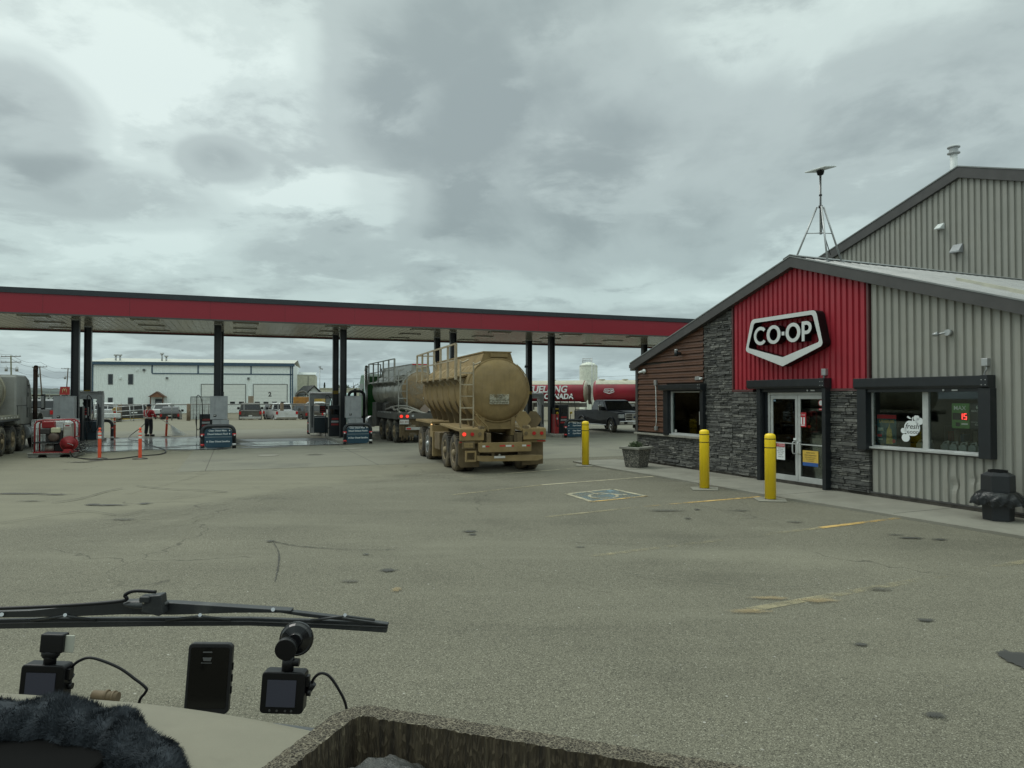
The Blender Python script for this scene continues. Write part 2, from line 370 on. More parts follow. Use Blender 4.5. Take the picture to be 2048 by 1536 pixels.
pad = MB().add([(-.75, -13.2, 0), (14, -13.0, 0), (24, -9.5, 0), (30, -8, 0), (30, 14, 0), (-18, 14, 0), (-18, -3.6, 0), (-.75, -3.6, 0)], [tuple(range(8))]).build('concrete_apron', pm, loc=(C0.x, C0.y, .005), rot=(0, 0, CRZ))
tag(pad, kind='structure')
# paint lines
def worn(name, col, lo, hi, sc=5):
    m = bpy.data.materials.new(name); m.use_nodes = True; t = m.node_tree; b = t.nodes['Principled BSDF']; b.inputs['Roughness'].default_value = .8
    o = N(t, 'ShaderNodeTexCoord').outputs['Object']
    L(t, mixc(t, noise(t, o, 3, 6, .6), tuple(c * .75 for c in col), tuple(min(1, c * 1.2) for c in col)), b.inputs['Base Color'])
    a = math_(t, 'ADD', math_(t, 'MULTIPLY', noise(t, o, sc, 9, .72), .5), math_(t, 'MULTIPLY', noise(t, o, sc * .09, 3, .5), .5))
    L(t, ramp(t, a, [(lo, 0.0), (hi, 1.0)], 'LINEAR'), b.inputs['Alpha']); return m
yl = worn('worn_yellow_paint', (.55, .36, .12), .40, .55); yl2 = worn('faint_yellow_paint', (.36, .31, .19), .46, .66); wl = worn('worn_cream_paint', (.44, .39, .27), .36, .56)
def line(a, b, w, m, z=.006):
    a, b = G(*a), G(*b); d = (b - a).normalized(); n = Vector((-d.y, d.x, 0)) * w / 2
    return sheet('parking_line', [a - n, b - n, b + n, a + n], m, z)
line((1085, 970), (1308, 953), .10, wl); line((905, 990), (1085, 970), .10, yl2)
line((925, 954), (1183, 934.5), .10, wl)
line((1290, 1013), (1520, 993.5), .11, yl); line((1010, 1043), (1290, 1013), .11, yl2)
line((1640, 1056), (1797, 1036.5), .12, yl); line((1180, 1113), (1640, 1056), .12, yl2)
line((1500, 1220), (2120, 1111), .13, yl2)
# accessible bay symbol: yellow frame, worn blue field, white wheelchair figure
A, B, Cc, Dd = G(1128, 988), G(1226, 977.5), G(1298, 993), G(1182, 1005)
bluep = worn('worn_blue_paint', (.15, .225, .255), .43, .60, 3)
sheet('parking_symbol', [A, B, Cc, Dd], bluep, .006)
for p, q in ((A, B), (B, Cc), (Cc, Dd), (Dd, A)):
    d = (q - p).normalized(); n = Vector((-d.y, d.x, 0)) * -.11
    sheet('parking_symbol', [p, q, q + n, p + n], wl if p is not Cc else yl, .008)
cen = (A + B + Cc + Dd) / 4; ux = (Cc - Dd).normalized(); uy = (A - Dd).normalized()
fig = MB()
def strip(pts, w):
    for i in range(len(pts) - 1):
        a = cen + ux * pts[i][0] + uy * pts[i][1]; b = cen + ux * pts[i + 1][0] + uy * pts[i + 1][1]; d = (b - a).normalized(); n = Vector((-d.y, d.x, 0)) * w / 2
        fig.quad(a - n, b - n, b + n, a + n)
strip(arcpts(-.1, -.12, .34, 110, 380, 14), .07); strip([(-.12, .45), (-.08, .12), (.22, .10), (.36, -.25), (.5, -.2)], .08); strip([(-.1, .28), (.16, .28)], .06)
fig.add([cen + ux * (-.12 + .09 * cos(k * .785)) + uy * (.58 + .09 * sin(k * .785)) for k in range(8)], [tuple(range(8))])
fo = fig.build('parking_symbol', wl); fo.location.z = .010; tag(fo, kind='structure')
# stains, puddles, worn patches
def blob(name, col, rough, amt, ns=2.4, spread=.9, spec=.5, hard=.5):
    m = bpy.data.materials.new(name); m.use_nodes = True; t = m.node_tree; b = t.nodes['Principled BSDF']
    b.inputs['Base Color'].default_value = (*col, 1); b.inputs['Roughness'].default_value = rough; b.inputs['Specular IOR Level'].default_value = spec
    o = N(t, 'ShaderNodeTexCoord').outputs['Object']; inf = N(t, 'ShaderNodeObjectInfo')
    ad = N(t, 'ShaderNodeVectorMath', operation='ADD'); L(t, o, ad.inputs[0]); L(t, inf.outputs['Location'], ad.inputs[1])
    ln = N(t, 'ShaderNodeVectorMath', operation='LENGTH'); L(t, o, ln.inputs[0])
    r = math_(t, 'ADD', math_(t, 'SUBTRACT', .8, ln.outputs['Value']), math_(t, 'MULTIPLY', math_(t, 'SUBTRACT', noise(t, ad.outputs[0], ns, 9, .68), .5), spread * 2))
    L(t, math_(t, 'MULTIPLY', ramp(t, r, [(0, 0.0), (hard, 1.0)]), amt), b.inputs['Alpha']); return m
oil = blob('oil_stain', (.045, .043, .037), .6, .85); oil2 = blob('faint_stain', (.09, .085, .07), .8, .6); rust = blob('ochre_stain', (.33, .24, .12), .85, .5)
water = blob('water_film', (.05, .05, .045), .07, .9, 3.2, 1.35, 1.0, .16); damp = blob('damp_concrete', (.055, .053, .046), .28, .9, 1.4, .8, .7, .3)
patchm = blob('fresh_patch', (.045, .044, .041), .8, .9, 2.6, .5, .4, .08)
_z = [.012]
def stain(px, py, rx, ry, m, name='oil_stain', rz=0, z=None, world=None):
    _z[0] += .0002; p = world or G(px, py)
    o = MB().add([(1.25 * cos(k * pi / 12), 1.25 * sin(k * pi / 12), 0) for k in range(24)], [tuple(range(24))]).build(name, m)
    o.location = (p[0], p[1], z or _z[0]); o.scale = (rx, ry, 1); o.rotation_euler = (0, 0, rz); return tag(o, kind='structure')
for a in [(2052, 1325, .20, .30, patchm), (1870, 1433, .11, .07, oil), (1723, 1291, .10, .06, oil), (1850, 1242, .14, .08, oil), (1822, 1077, .28, .12, oil), (1790, 1070, .2, .1, oil2), (1880, 1080, .18, .1, oil),
          (776, 1142, .16, .12, oil), (940, 1064, .17, .14, oil), (945, 1070, .1, .1, oil), (700, 1164, .16, .10, oil2), (793, 1181, .08, .14, rust), (1160, 1095, .12, .08, oil2), (732, 1110, .08, .06, oil),
          (1376, 1038, .10, .1, oil), (1395, 1020, .1, .1, oil), (1480, 1022, .3, .12, oil2), (1590, 1045, .2, .14, oil2), (1640, 1203, .3, .12, rust), (1540, 1198, .3, .1, rust), (1500, 1225, .3, .1, rust), (1760, 1180, .2, .12, oil2),
          (40, 988, 1.1, .16, oil), (110, 990, .5, .12, oil), (60, 1003, .4, .12, oil2), (215, 1011, .55, .16, oil), (185, 1010, .22, .16, oil), (290, 1008, .22, .16, oil), (245, 1040, .35, .15, oil2), (160, 925, .7, .2, oil), (190, 922, .4, .3, oil),
          (630, 910, .5, .5, oil2), (540, 1084, .10, .09, oil), (1330, 1022, .5, .2, oil2)]:
    stain(*a)
# water hosed over the forecourt
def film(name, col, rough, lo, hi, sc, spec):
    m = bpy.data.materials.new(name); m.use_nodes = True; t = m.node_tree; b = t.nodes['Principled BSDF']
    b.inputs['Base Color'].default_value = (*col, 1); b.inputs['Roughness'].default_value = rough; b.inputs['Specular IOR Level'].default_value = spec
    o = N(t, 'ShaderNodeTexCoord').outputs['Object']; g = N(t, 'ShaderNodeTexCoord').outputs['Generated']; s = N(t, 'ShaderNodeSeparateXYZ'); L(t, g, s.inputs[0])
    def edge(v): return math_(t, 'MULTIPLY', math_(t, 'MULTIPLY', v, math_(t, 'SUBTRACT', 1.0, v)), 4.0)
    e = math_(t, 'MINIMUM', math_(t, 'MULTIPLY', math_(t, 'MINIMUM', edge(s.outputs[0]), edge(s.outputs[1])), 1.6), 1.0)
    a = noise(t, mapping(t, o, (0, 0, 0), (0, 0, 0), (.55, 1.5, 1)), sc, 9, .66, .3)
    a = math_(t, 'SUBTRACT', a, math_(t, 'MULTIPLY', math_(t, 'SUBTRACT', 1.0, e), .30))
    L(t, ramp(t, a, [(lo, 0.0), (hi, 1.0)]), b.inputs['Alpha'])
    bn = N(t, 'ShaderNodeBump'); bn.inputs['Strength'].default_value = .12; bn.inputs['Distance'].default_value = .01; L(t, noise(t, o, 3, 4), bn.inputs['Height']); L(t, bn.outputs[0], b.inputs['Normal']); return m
dm_ = film('soaked_concrete', (.05, .048, .042), .35, .30, .44, .35, .6); wf_ = film('water_sky_sheen', (.48, .51, .51), .10, .39, .47, .55, 1.0)  # the water's pale base colour stands in for bright sky reflected in it
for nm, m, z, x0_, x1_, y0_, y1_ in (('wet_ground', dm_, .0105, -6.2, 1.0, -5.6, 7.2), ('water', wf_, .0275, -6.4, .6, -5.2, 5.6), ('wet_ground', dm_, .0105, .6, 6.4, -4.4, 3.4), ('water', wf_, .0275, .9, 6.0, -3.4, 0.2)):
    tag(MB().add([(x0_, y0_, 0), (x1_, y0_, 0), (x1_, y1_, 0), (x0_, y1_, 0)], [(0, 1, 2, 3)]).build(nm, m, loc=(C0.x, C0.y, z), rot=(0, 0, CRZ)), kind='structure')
for px, py, rx, ry in [(536, 911, .75, .5), (705, 897, .9, .5)]:          # round manhole covers set in the concrete
    o = MB().lathe([(.001, .012), (rx * .5, .012), (rx * .5, 0)], n=28, sm=False).build('manhole_cover', conc, loc=G(px, py, .006)); tag(o, 'pale round manhole cover in the apron, %s' % ('right of the wet forecourt sign' if px < 600 else 'behind the trailer wheels'), 'manhole cover', 'manhole covers in the apron')
def crack(pts, w, m, name='pavement_crack'):
    p = interp([G(*q) for q in pts], 8); mb = MB()
    for i in range(len(p) - 1):
        a, b = p[i], p[i + 1]; d = (b - a).normalized(); n = Vector((-d.y, d.x, 0)) * w * random.uniform(.3, .7)
        mb.quad(a - n, b - n, b + n, a + n)
    o = mb.build(name, m); o.location.z = .0295 if name == 'pavement_crack' else .0115; tag(o, kind='structure')
crk = mat('crack_filler', (.04, .037, .03), .9)
trk = worn('tyre_rub_mark', (.055, .052, .045), .35, .6, 8)
crack([(272, 973), (340, 980), (420, 983), (455, 986)], .03, crk); crack([(103, 1008), (160, 999), (215, 984), (245, 978)], .03, crk)
crack([(545, 1083), (590, 1092), (660, 1098), (725, 1101), (790, 1100)], .03, trk, 'tyre_mark'); crack([(545, 1083), (557, 1105), (557, 1130), (550, 1165)], .02, trk, 'tyre_mark')
crack([(1385, 1010), (1500, 1035), (1560, 1050)], .015, trk); crack([(1240, 1150), (1500, 1178), (1640, 1175)], .015, trk)
crack([(0, 1048), (160, 1025), (240, 1032), (290, 1022)], .02, crk)
swp = worn('pale_tyre_sweep', (.245, .23, .17), .50, .95, 2.2)
for pts, w_ in (([(0, 1072), (200, 1052), (360, 1025), (560, 985), (760, 962), (960, 948)], .5), ([(60, 1100), (300, 1060), (520, 1010), (760, 975), (1010, 955)], .35), ([(330, 1000), (520, 975), (700, 958), (900, 945)], .4), ([(960, 1130), (1200, 1175), (1420, 1190), (1640, 1180)], .35), ([(300, 880), (420, 930), (250, 990)], .25)): crack(pts, w_, swp, 'tyre_mark')
# concrete walk in front of the store
wk = MB(); e = [(-.9, -1.9), (1.4, -2.0), (3.6, -1.9), (8.2, -1.9), (10.2, -1.75), (15.5, -1.55), (15.5, .05), (-.25, .05), (-.9, -.3)]
wk.prism([(a, b) for a, b in e], 'z', 0.001, .045)
tag(wk.build('pavement', conc, loc=P0, rot=(0, 0, SRZ)), kind='structure')
cj = MB()
for s in (2.2, 5.0, 7.9, 10.6, 13.3): cj.bx(s - .006, s + .006, -1.9 if s < 9 else -1.6, .04, .045, .0465)
tag(cj.build('pavement_joint', crk, loc=P0, rot=(0, 0, SRZ)), kind='structure')
# distant hills
hb = MB(); n = 90; r0 = 900
hv = []
for i in range(n + 1):
    a = R(-50 + 100 * i / n); h = 17 + 9 * sin(a * 5 + .6) + 4 * sin(a * 17) + 1.6 * sin(a * 43)
    if a > R(-20): h *= max(.32, 1 - (a - R(-20)) * 3.2)
    hv += [(sin(a) * r0, cos(a) * r0, -4), (sin(a) * (r0 + 60), cos(a) * (r0 + 60), h * .6), (sin(a) * (r0 + 160), cos(a) * (r0 + 160), h), (sin(a) * (r0 + 400), cos(a) * (r0 + 400), h * .8)]
hb.add(hv, [(i * 4 + k, i * 4 + 4 + k, i * 4 + 5 + k, i * 4 + 1 + k) for i in range(n) for k in range(3)], 0, True)
tag(hb.build('hills', mat('wooded_hills', (.055, .075, .068), .9, var=.35, vs=.02)), kind='structure')
# ---------------------------------------------------------------- the store
SL = .325; RS = 6.75; RZ = 5.28; SW = 13.5; SDEP = 9.7
def roofz(s): return RZ - SL * abs(s - RS)
store = thing('store_building', 'gabled fuel stop store with brown, stone, red and grey front, beside the parking bays', 'building', P0, SRZ)
brown_m = mat('brown_log_siding', (.115, .052, .028), .55, var=.25, vs=1.5, dirt=((.20, .12, .07), .55, .4), ds=1)
def wood_grain():
    m = bpy.data.materials.new('brown_steel_siding'); m.use_nodes = True; t = m.node_tree; b = t.nodes['Principled BSDF']; b.inputs['Roughness'].default_value = .5
    o = N(t, 'ShaderNodeTexCoord').outputs['Object']
    g = noise(t, mapping(t, o, (0, 0, 0), (0, 0, 0), (.9, 1, 30)), 2.5, 9, .68, .3)
    L(t, ramp(t, g, [(.3, (.030, .012, .006)), (.48, (.085, .035, .018)), (.62, (.135, .060, .030)), (.75, (.23, .12, .062))]), b.inputs['Base Color']); return m
brown_m = wood_grain()
red_m = mat('red_metal_siding', (.34, .022, .036), .42, var=.06, vs=1.2, dirt=((.30, .06, .07), .55, .4), streak=((.22, .03, .04), .4))
grey_m = mat('grey_metal_siding', (.285, .28, .248), .45, var=.05, vs=1.2, dirt=((.26, .245, .20), .55, .5), streak=((.22, .205, .165), .45))
trim_m = mat('charcoal_trim', (.065, .062, .060), .45, var=.12)
roof_m = mat('pale_roof_metal', (.22, .23, .225), .4, .3, dirt=((.3, .3, .27), .55, .5), streak=((.25, .25, .23), .4))
def ribbed(s0, s1, zb, top, pitch=.19, dep=.028, y=0.0):   # trapezoid-ribbed steel sheet with its top cut to the roof line
    mb = MB(); prof = []; s = s0
    while s < s1 - .01:
        for ds, yy in ((0, 0), (.055, 0), (.070, -dep), (.165, -dep), (.18, 0)):
            q = s + ds * pitch / .18
            if q <= s1: prof.append((q, y + yy))
        s += pitch
    prof.append((s1, y))
    brk = [RS] if s0 < RS < s1 else []
    vs = []
    for q, yy in prof: vs += [(q, yy, zb), (q, yy, top(q) if callable(top) else top)]
    mb.add(vs, [(2 * i, 2 * i + 2, 2 * i + 3, 2 * i + 1) for i in range(len(prof) - 1)]); return mb
WB = .14
# core walls behind the cladding, with openings left for window and door
core = MB()
openings = [(1.72, 3.34, 1.03, 2.32), (5.66, 7.72, .05, 2.30), (8.74, 11.30, 1.06, 2.32)]
xsx = sorted({0.04, SW - .04, *[o[0] for o in openings], *[o[1] for o in openings]})
for a, b in zip(xsx[:-1], xsx[1:]):
    op = [o for o in openings if o[0] <= a + 1e-6 and o[1] >= b - 1e-6]
    zs = [(0, 2.9)] if not op else [(0, op[0][2]), (op[0][3], 2.9)]
    for z0, z1 in zs:
        if z1 - z0 > .06: core.bx(a, b, .06, .22, z0, z1)
core.add([(.04, .06, 2.9), (SW - .04, .06, 2.9), (SW - .04, .06, roofz(SW) - .02), (RS, .06, RZ - .02), (.04, .06, roofz(.04) - .02)], [(0, 1, 2, 3, 4)])
core.bx(.02, .2, .22, SDEP, 0, 3.05); core.bx(SW - .2, SW - .02, .22, SDEP, 0, 3.0)
core.build('wall', mat('wall_backing', (.10, .095, .085), .8), store)
MB().bx(0.02, SW - .02, -.012, .059, 0, WB - .02).build('foundation', mat('foundation_concrete', (.045, .04, .033), .9, var=.4, vs=6, bump=.5), store)
# brown lap siding: ridged courses, cut under the rake
def laps():
    mb = MB(); z = 1.04; ph = .168
    while z < 4.25:
        zt = min(z + ph, 9)
        def seg(s0, s1):
            rows = [(z, -.035), (z + .012, -.045), (z + .05, -.040), (z + .055, -.034), (z + .09, -.036), (z + .095, -.022), (z + .15, -.008), (z + ph, -.004)]
            vs = []
            for s in (s0, s1):
                for zz_, y in rows: vs.append((s, y, min(zz_, roofz(s) + .02)))
            k = len(rows); mb.add(vs, [(i, k + i, k + i + 1, i + 1) for i in range(k - 1)])
        smin = max(0.09, RS - (RZ - z - .0) / SL)
        if smin < 3.37:
            cuts = [smin, min(max(smin + ph / SL, smin), 3.37), 3.37] if smin > .1 else [.09, 3.37]
            for a, b in zip(cuts[:-1], cuts[1:]):
                if b - a < .01: continue
                if z < 2.44 and z > .95:
                    for p, q in ((a, min(b, 1.62)), (max(a, 3.37), b)):
                        if q - p > .01: seg(p, q)
                else: seg(a, b)
        z += ph
    return mb
laps().build('brown_siding', brown_m, store, fix=False)
# stacked ledge stone: every stone its own small block, irregular depth
def ledge(name, regions, seed):
    rnd = random.Random(seed); mb = MB(); cols = []
    for (s0, s1, z0, top) in regions:
        z = z0
        while True:
            h = rnd.choice((.035, .045, .05, .06, .075, .09)); s = s0
            zm = top(s1) if callable(top) else top
            if callable(top): zm = max(top(s0), top(s1))
            if z >= zm - .012: break
            h = min(h, zm - z)
            while s < s1 - .004:
                w = rnd.uniform(.09, .42) * (1.2 if h > .06 else .8); e_ = min(s + w, s1)
                if s1 - e_ < .05: e_ = s1
                tp = min(top(s), top(e_)) if callable(top) else top
                if z + h * .5 < tp:
                    d = rnd.uniform(.015, .07); g = .003; c = (s + e_) / 2
                    zz0, zz1 = z + g, min(z + h - g, tp)
                    x0, x1 = s + g, e_ - g
                    if rnd.random() < .22 and h > .055:   # a course split in two thin stones
                        zc = (zz0 + zz1) / 2
                        subs = [(x0, x1, zz0, zc - g), (x0, x1, zc + g, zz1)]
                    else: subs = [(x0, x1, zz0, zz1)]
                    for (a, b, c0, c1_) in subs:
                        d = rnd.uniform(.015, .050); tl = [rnd.uniform(-.010, .010) for _ in range(4)]; ins = .007
                        vs = [(a, .055, c0), (b, .055, c0), (b, .055, c1_), (a, .055, c1_),
                              (a + ins * rnd.random(), -d + tl[0], c0 + ins * rnd.random()), (b - ins * rnd.random(), -d + tl[1], c0 + ins * rnd.random()), (b - ins * rnd.random(), -d + tl[2], c1_ - ins * rnd.random()), (a + ins * rnd.random(), -d + tl[3], c1_ - ins * rnd.random())]
                        mb.add(vs, [(4, 5, 6, 7), (0, 1, 5, 4), (1, 2, 6, 5), (2, 3, 7, 6), (3, 0, 4, 7)]); cols += [rnd.random()] * 5
                s = e_
            z += h
    o = mb.build(name, stone_m, store, fix=False)
    at_ = o.data.attributes.new('tone', 'FLOAT', 'FACE'); at_.data.foreach_set('value', cols); return o
def stone():
    m = bpy.data.materials.new('ledge_stone'); m.use_nodes = True; t = m.node_tree; b = t.nodes['Principled BSDF']; b.inputs['Roughness'].default_value = .85
    o = N(t, 'ShaderNodeTexCoord').outputs['Object']; a = N(t, 'ShaderNodeAttribute', attribute_name='tone')
    c = ramp(t, a.outputs['Fac'], [(0, (.065, .065, .062)), (.5, (.108, .107, .099)), (.85, (.150, .147, .134)), (1, (.20, .195, .175))], 'LINEAR')
    c = mixc(t, 1, c, ramp(t, noise(t, o, 12, 8, .7), [(.3, .6), (.7, 1.35)]), 'MULTIPLY'); L(t, c, b.inputs['Base Color'])
    bn = N(t, 'ShaderNodeBump'); bn.inputs['Strength'].default_value = .9; bn.inputs['Distance'].default_value = .012
    L(t, noise(t, mapping(t, o, (0, 0, 0), (0, 0, 0), (1, 1, 2.5)), 22, 8, .75), bn.inputs['Height']); L(t, bn.outputs[0], b.inputs['Normal']); return m
stone_m = stone()
ledge('stone_veneer', [(0.0, 3.40, .10, .93), (3.40, 4.56, .10, lambda s: roofz(s) - .02), (4.56, 5.60, .10, 2.28)], 3)
ledge('stone_veneer', [(7.79, 8.80, .10, 2.28)], 5)
side = ledge('stone_veneer', [(0.0, 6.0, .10, .93)], 9)
side.rotation_euler = (0, 0, -pi / 2); side.location = (0.0, 6.05, 0)
MB().prism([(-.05, -.10), (3.36, -.10), (3.36, .05), (0.0, .05), (0, 6), (-.09, 6), (-.09, -.06)][:4] + [(-.05, .05)], 'z', .935, .995).build('stone_sill', kerbm, store, .008)
MB().bx(-.10, -.02, .05, 6, .935, .995).build('stone_sill', kerbm, store, .008)
rd = ribbed(4.60, 8.76, 2.33, lambda s: roofz(s) + .02, .158, .038, .02)
rd.build('red_siding', red_m, store, fix=False)
MB().bx(4.555, 5.34, -.035, .05, 2.275, 2.33).bx(7.80, 8.80, -.035, .05, 2.275, 2.33).bx(4.555, 4.60, -.035, .05, 2.331, roofz(4.56)).bx(8.76, 8.81, -.035, .05, 2.331, roofz(8.8)).build('corner_trim', mat('dark_red_trim', (.10, .04, .04), .45), store)
ribbed(8.84, 15.0 if 0 else SW, 2.34, lambda s: roofz(s) + .02, .168, .038, .02).build('grey_siding', grey_m, store, fix=False)
lowg = ribbed(8.84, 11.36, WB, 1.03, .205, .03, .02)
# a dented sheet low down by the bin
for i, v in enumerate(lowg.v): pass
rows = []
def dentable(s0, s1, zb, zt):
    mb = MB(); prof = []; s = s0; pitch = .168; dep = .038
    while s < s1 - .01:
        for ds, yy in ((0, 0), (.055, 0), (.070, -dep), (.165, -dep), (.18, 0)):
            q = s + ds * pitch / .18
            if q <= s1: prof.append((q, .02 + yy))
        s += pitch
    prof.append((s1, .02)); K = 16; vs = []
    for q, y in prof:
        for k in range(K + 1):
            z = zb + (zt - zb) * k / K; a = math.exp(-((q - 10.62) / .09) ** 2 - ((z - .48) / .11) ** 2) * .05 + math.exp(-((q - 11.02) / .10) ** 2 - ((z - .62) / .07) ** 2) * .02
            w = math.exp(-((q - 10.55) / .07) ** 2) * .015 * sin(z * 9)
            vs.append((q + a * .6, y + a + w, z))
    mb.add(vs, [(i * (K + 1) + k, (i + 1) * (K + 1) + k, (i + 1) * (K + 1) + k + 1, i * (K + 1) + k + 1) for i in range(len(prof) - 1) for k in range(K)]); return mb
dentable(8.84, 11.36, WB, 1.03).build('grey_siding', grey_m, store, fix=False)
ribbed(11.36, SW, WB, 2.34, .168, .038, .02).build('grey_siding', grey_m, store, fix=False)
MB().bx(8.80, SW, -.018, .05, WB - .03, WB).build('base_trim', trim_m, store)
MB().bx(-.03, .085, -.055, .06, .996, roofz(0) + .0).build('corner_trim', trim_m, store)
sd_ = ribbed(.02, SDEP, 1.0, 3.12, .3, .03, 0); sdo = sd_.build('side_siding', grey_m, store, fix=False); sdo.rotation_euler = (0, 0, -pi / 2); sdo.location = (-.01, SDEP, 0)
# rake fascia and roof
def band(z0, z1, y0, y1, over=.18):
    a = -over; b = SW + over
    return MB().prism([(a, roofz(a) + z0), (RS, RZ + z0), (b, roofz(b) + z0), (b, roofz(b) + z1), (RS, RZ + z1), (a, roofz(a) + z1)], 'y', y0, y1)
band(-.035, .205, -.16, -.115).build('rake_fascia', trim_m, store, .004)
band(-.035, -.01, -.114, .03).build('rake_soffit', trim_m, store)
rf = MB()
for sgn in (-1, 1):
    a = RS; b = RS + sgn * (SW / 2 + .25); k = 0; prof = []
    y = -.14
    while y < SDEP:
        for dy, dz in ((0, 0), (.22, 0), (.235, .025), (.275, .025), (.29, 0)): prof.append((y + dy, dz))
        y += .30
    prof = [p for p in prof if p[0] <= SDEP]
    vs = []
    for yy, dz in prof: vs += [(a, yy, RZ + .215 + dz), (b, yy, roofz(b) + .215 + dz)]
    rf.add(vs, [(2 * i, 2 * i + 1, 2 * i + 3, 2 * i + 2) for i in range(len(prof) - 1)])
    rf.add([(a, -.14, RZ + .16), (b, -.14, roofz(b) + .16), (b, SDEP, roofz(b) + .16), (a, SDEP, RZ + .16)], [(0, 1, 2, 3)])
rf.build('roof', roof_m, store, fix=False)
MB().prism([(RS - .22, RZ + .18), (RS, RZ + .255), (RS + .22, RZ + .18), (RS + .22, RZ + .20), (RS, RZ + .275), (RS - .22, RZ + .20)], 'y', -.17, SDEP - .02).build('ridge_cap', roof_m, store)
MB().prism([(-.19, roofz(-.19) + .20), (RS, RZ + .21), (SW + .19, roofz(-.19) + .20), (SW + .19, roofz(-.19) + .23), (RS, RZ + .24), (-.19, roofz(-.19) + .23)], 'y', -.172, -.13).build('roof_edge', roof_m, store)
MB().add([(9.2, 2.2, roofz(9.2) + .30), (9.35, 2.2, roofz(9.35) + .30), (13.6, .5, roofz(13.6) + .33), (13.4, .5, roofz(13.4) + .33),
          (9.2, 2.2, roofz(9.2) + .22), (9.35, 2.2, roofz(9.35) + .22), (13.6, .5, roofz(13.6) + .22), (13.4, .5, roofz(13.4) + .22)], [(0, 1, 2, 3), (4, 5, 6, 7), (0, 1, 5, 4), (1, 2, 6, 5), (2, 3, 7, 6), (3, 0, 4, 7)]).build('roof_flashing', mat('cream_flashing', (.50, .49, .40), .5), store)
MB().bx(-.34, -.19, -.10, SDEP, roofz(0) + .0, roofz(0) + .12).build('gutter', trim_m, store, .01)
# inside: dark room behind the glass with a few shapes
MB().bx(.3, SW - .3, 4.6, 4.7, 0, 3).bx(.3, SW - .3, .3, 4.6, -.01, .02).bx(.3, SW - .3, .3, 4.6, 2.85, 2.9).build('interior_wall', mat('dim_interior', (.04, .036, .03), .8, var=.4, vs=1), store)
shp = MB()
for (a, b, y, z) in ((2.3, 3.1, 1.6, 1.6), (6.2, 7.0, 2.8, 1.5), (8.9, 10.0, 2.2, 1.5), (10.3, 11.2, 2.6, 1.4)):
    for k in range(4): shp.bx(a, b, y, y + .4, k * z / 4, k * z / 4 + .03)
    shp.bx(a, a + .03, y, y + .4, 0, z).bx(b - .03, b, y, y + .4, 0, z)
    for k in range(4):
        for j in range(7):
            if random.random() < .8: q = a + .05 + j * (b - a - .1) / 7; shp.bx(q, q + .08, y + .05, y + .25, k * z / 4 + .03, k * z / 4 + .03 + random.uniform(.12, .28), 1 + (j + k) % 3)
shp.build('display_shelf', [mat('shelf_metal', (.12, .12, .11), .6), mat('goods_a', (.25, .06, .04), .6), mat('goods_b', (.28, .26, .2), .6), mat('goods_c', (.05, .12, .2), .6)], store)
# glass
def glassmat():
    m = bpy.data.materials.new('window_glass'); m.use_nodes = True; t = m.node_tree; t.nodes.remove(t.nodes['Principled BSDF']); o = t.nodes['Material Output']
    g = N(t, 'ShaderNodeBsdfGlossy'); g.inputs['Roughness'].default_value = .02; g.inputs[0].default_value = (.8, .85, .85, 1)
    tr = N(t, 'ShaderNodeBsdfTransparent'); tr.inputs[0].default_value = (.90, .93, .90, 1)
    fr = N(t, 'ShaderNodeFresnel'); fr.inputs[0].default_value = 1.45; mx = N(t, 'ShaderNodeMixShader'); L(t, fr.outputs[0], mx.inputs[0]); L(t, tr.outputs[0], mx.inputs[1]); L(t, g.outputs[0], mx.inputs[2]); L(t, mx.outputs[0], o.inputs[0]); return m
glass = glassmat()
framem = mat('silver_aluminium_frame', (.48, .49, .48), .4, .25, dirt=((.3, .29, .25), .6, .4))
# left window with roll shutter
w = MB().bx(1.83, 1.90, -.02, .05, 1.03, 2.30).bx(3.27, 3.31, -.02, .05, 1.03, 2.30).bx(1.90, 3.27, -.02, .05, 1.03, 1.07).bx(1.90, 3.27, -.02, .05, 2.27, 2.30).build('window', framem, store, .004)
MB().bx(1.90, 3.27, .01, .02, 1.07, 2.27).build('pane', glass, w); MB().bx(2.0, 2.09, -.005, .005, 1.08, 1.16).bx(3.18, 3.21, -.03, .0, 1.35, 1.72).build('latch', framem, w)
def shutter(s0, s1, z0, z1, pz):
    box_ = MB().prism([(-.24, z0 + .05), (-.19, z0), (.0, z0), (.0, z1), (-.24, z1)], 'x', s0, s1).build('shutter_housing', black_metal, store, .006)
    b = MB().prism([(-.247, z0 + .03), (-.17, z0 - .01), (.0, z0 - .01), (.0, z1 + .006), (-.247, z1 + .006)], 'x', s1 - .13, s1 + .006)
    b.build('end_plate', black_metal, box_, .004); sc = MB()
    for ds in (-.10, -.03):
        for dz in (.06, .15): sc.cyl((s1 + ds, -.247, z0 + dz), (s1 + ds, -.254, z0 + dz), .008, n=8)
    sc.build('screw', framem, box_)
shutter(1.46, 3.49, 2.33, 2.50, 0); MB().bx(1.60, 1.82, -.14, .0, .985, 2.33).bx(3.36, 3.49, -.16, -.0, .94, 2.33).build('shutter_guide', black_metal, store, .006, split=True)
MB().bx(1.83, 3.35, -.09, -.021, .985, 1.03).build('window_sill', framem, store, .003)
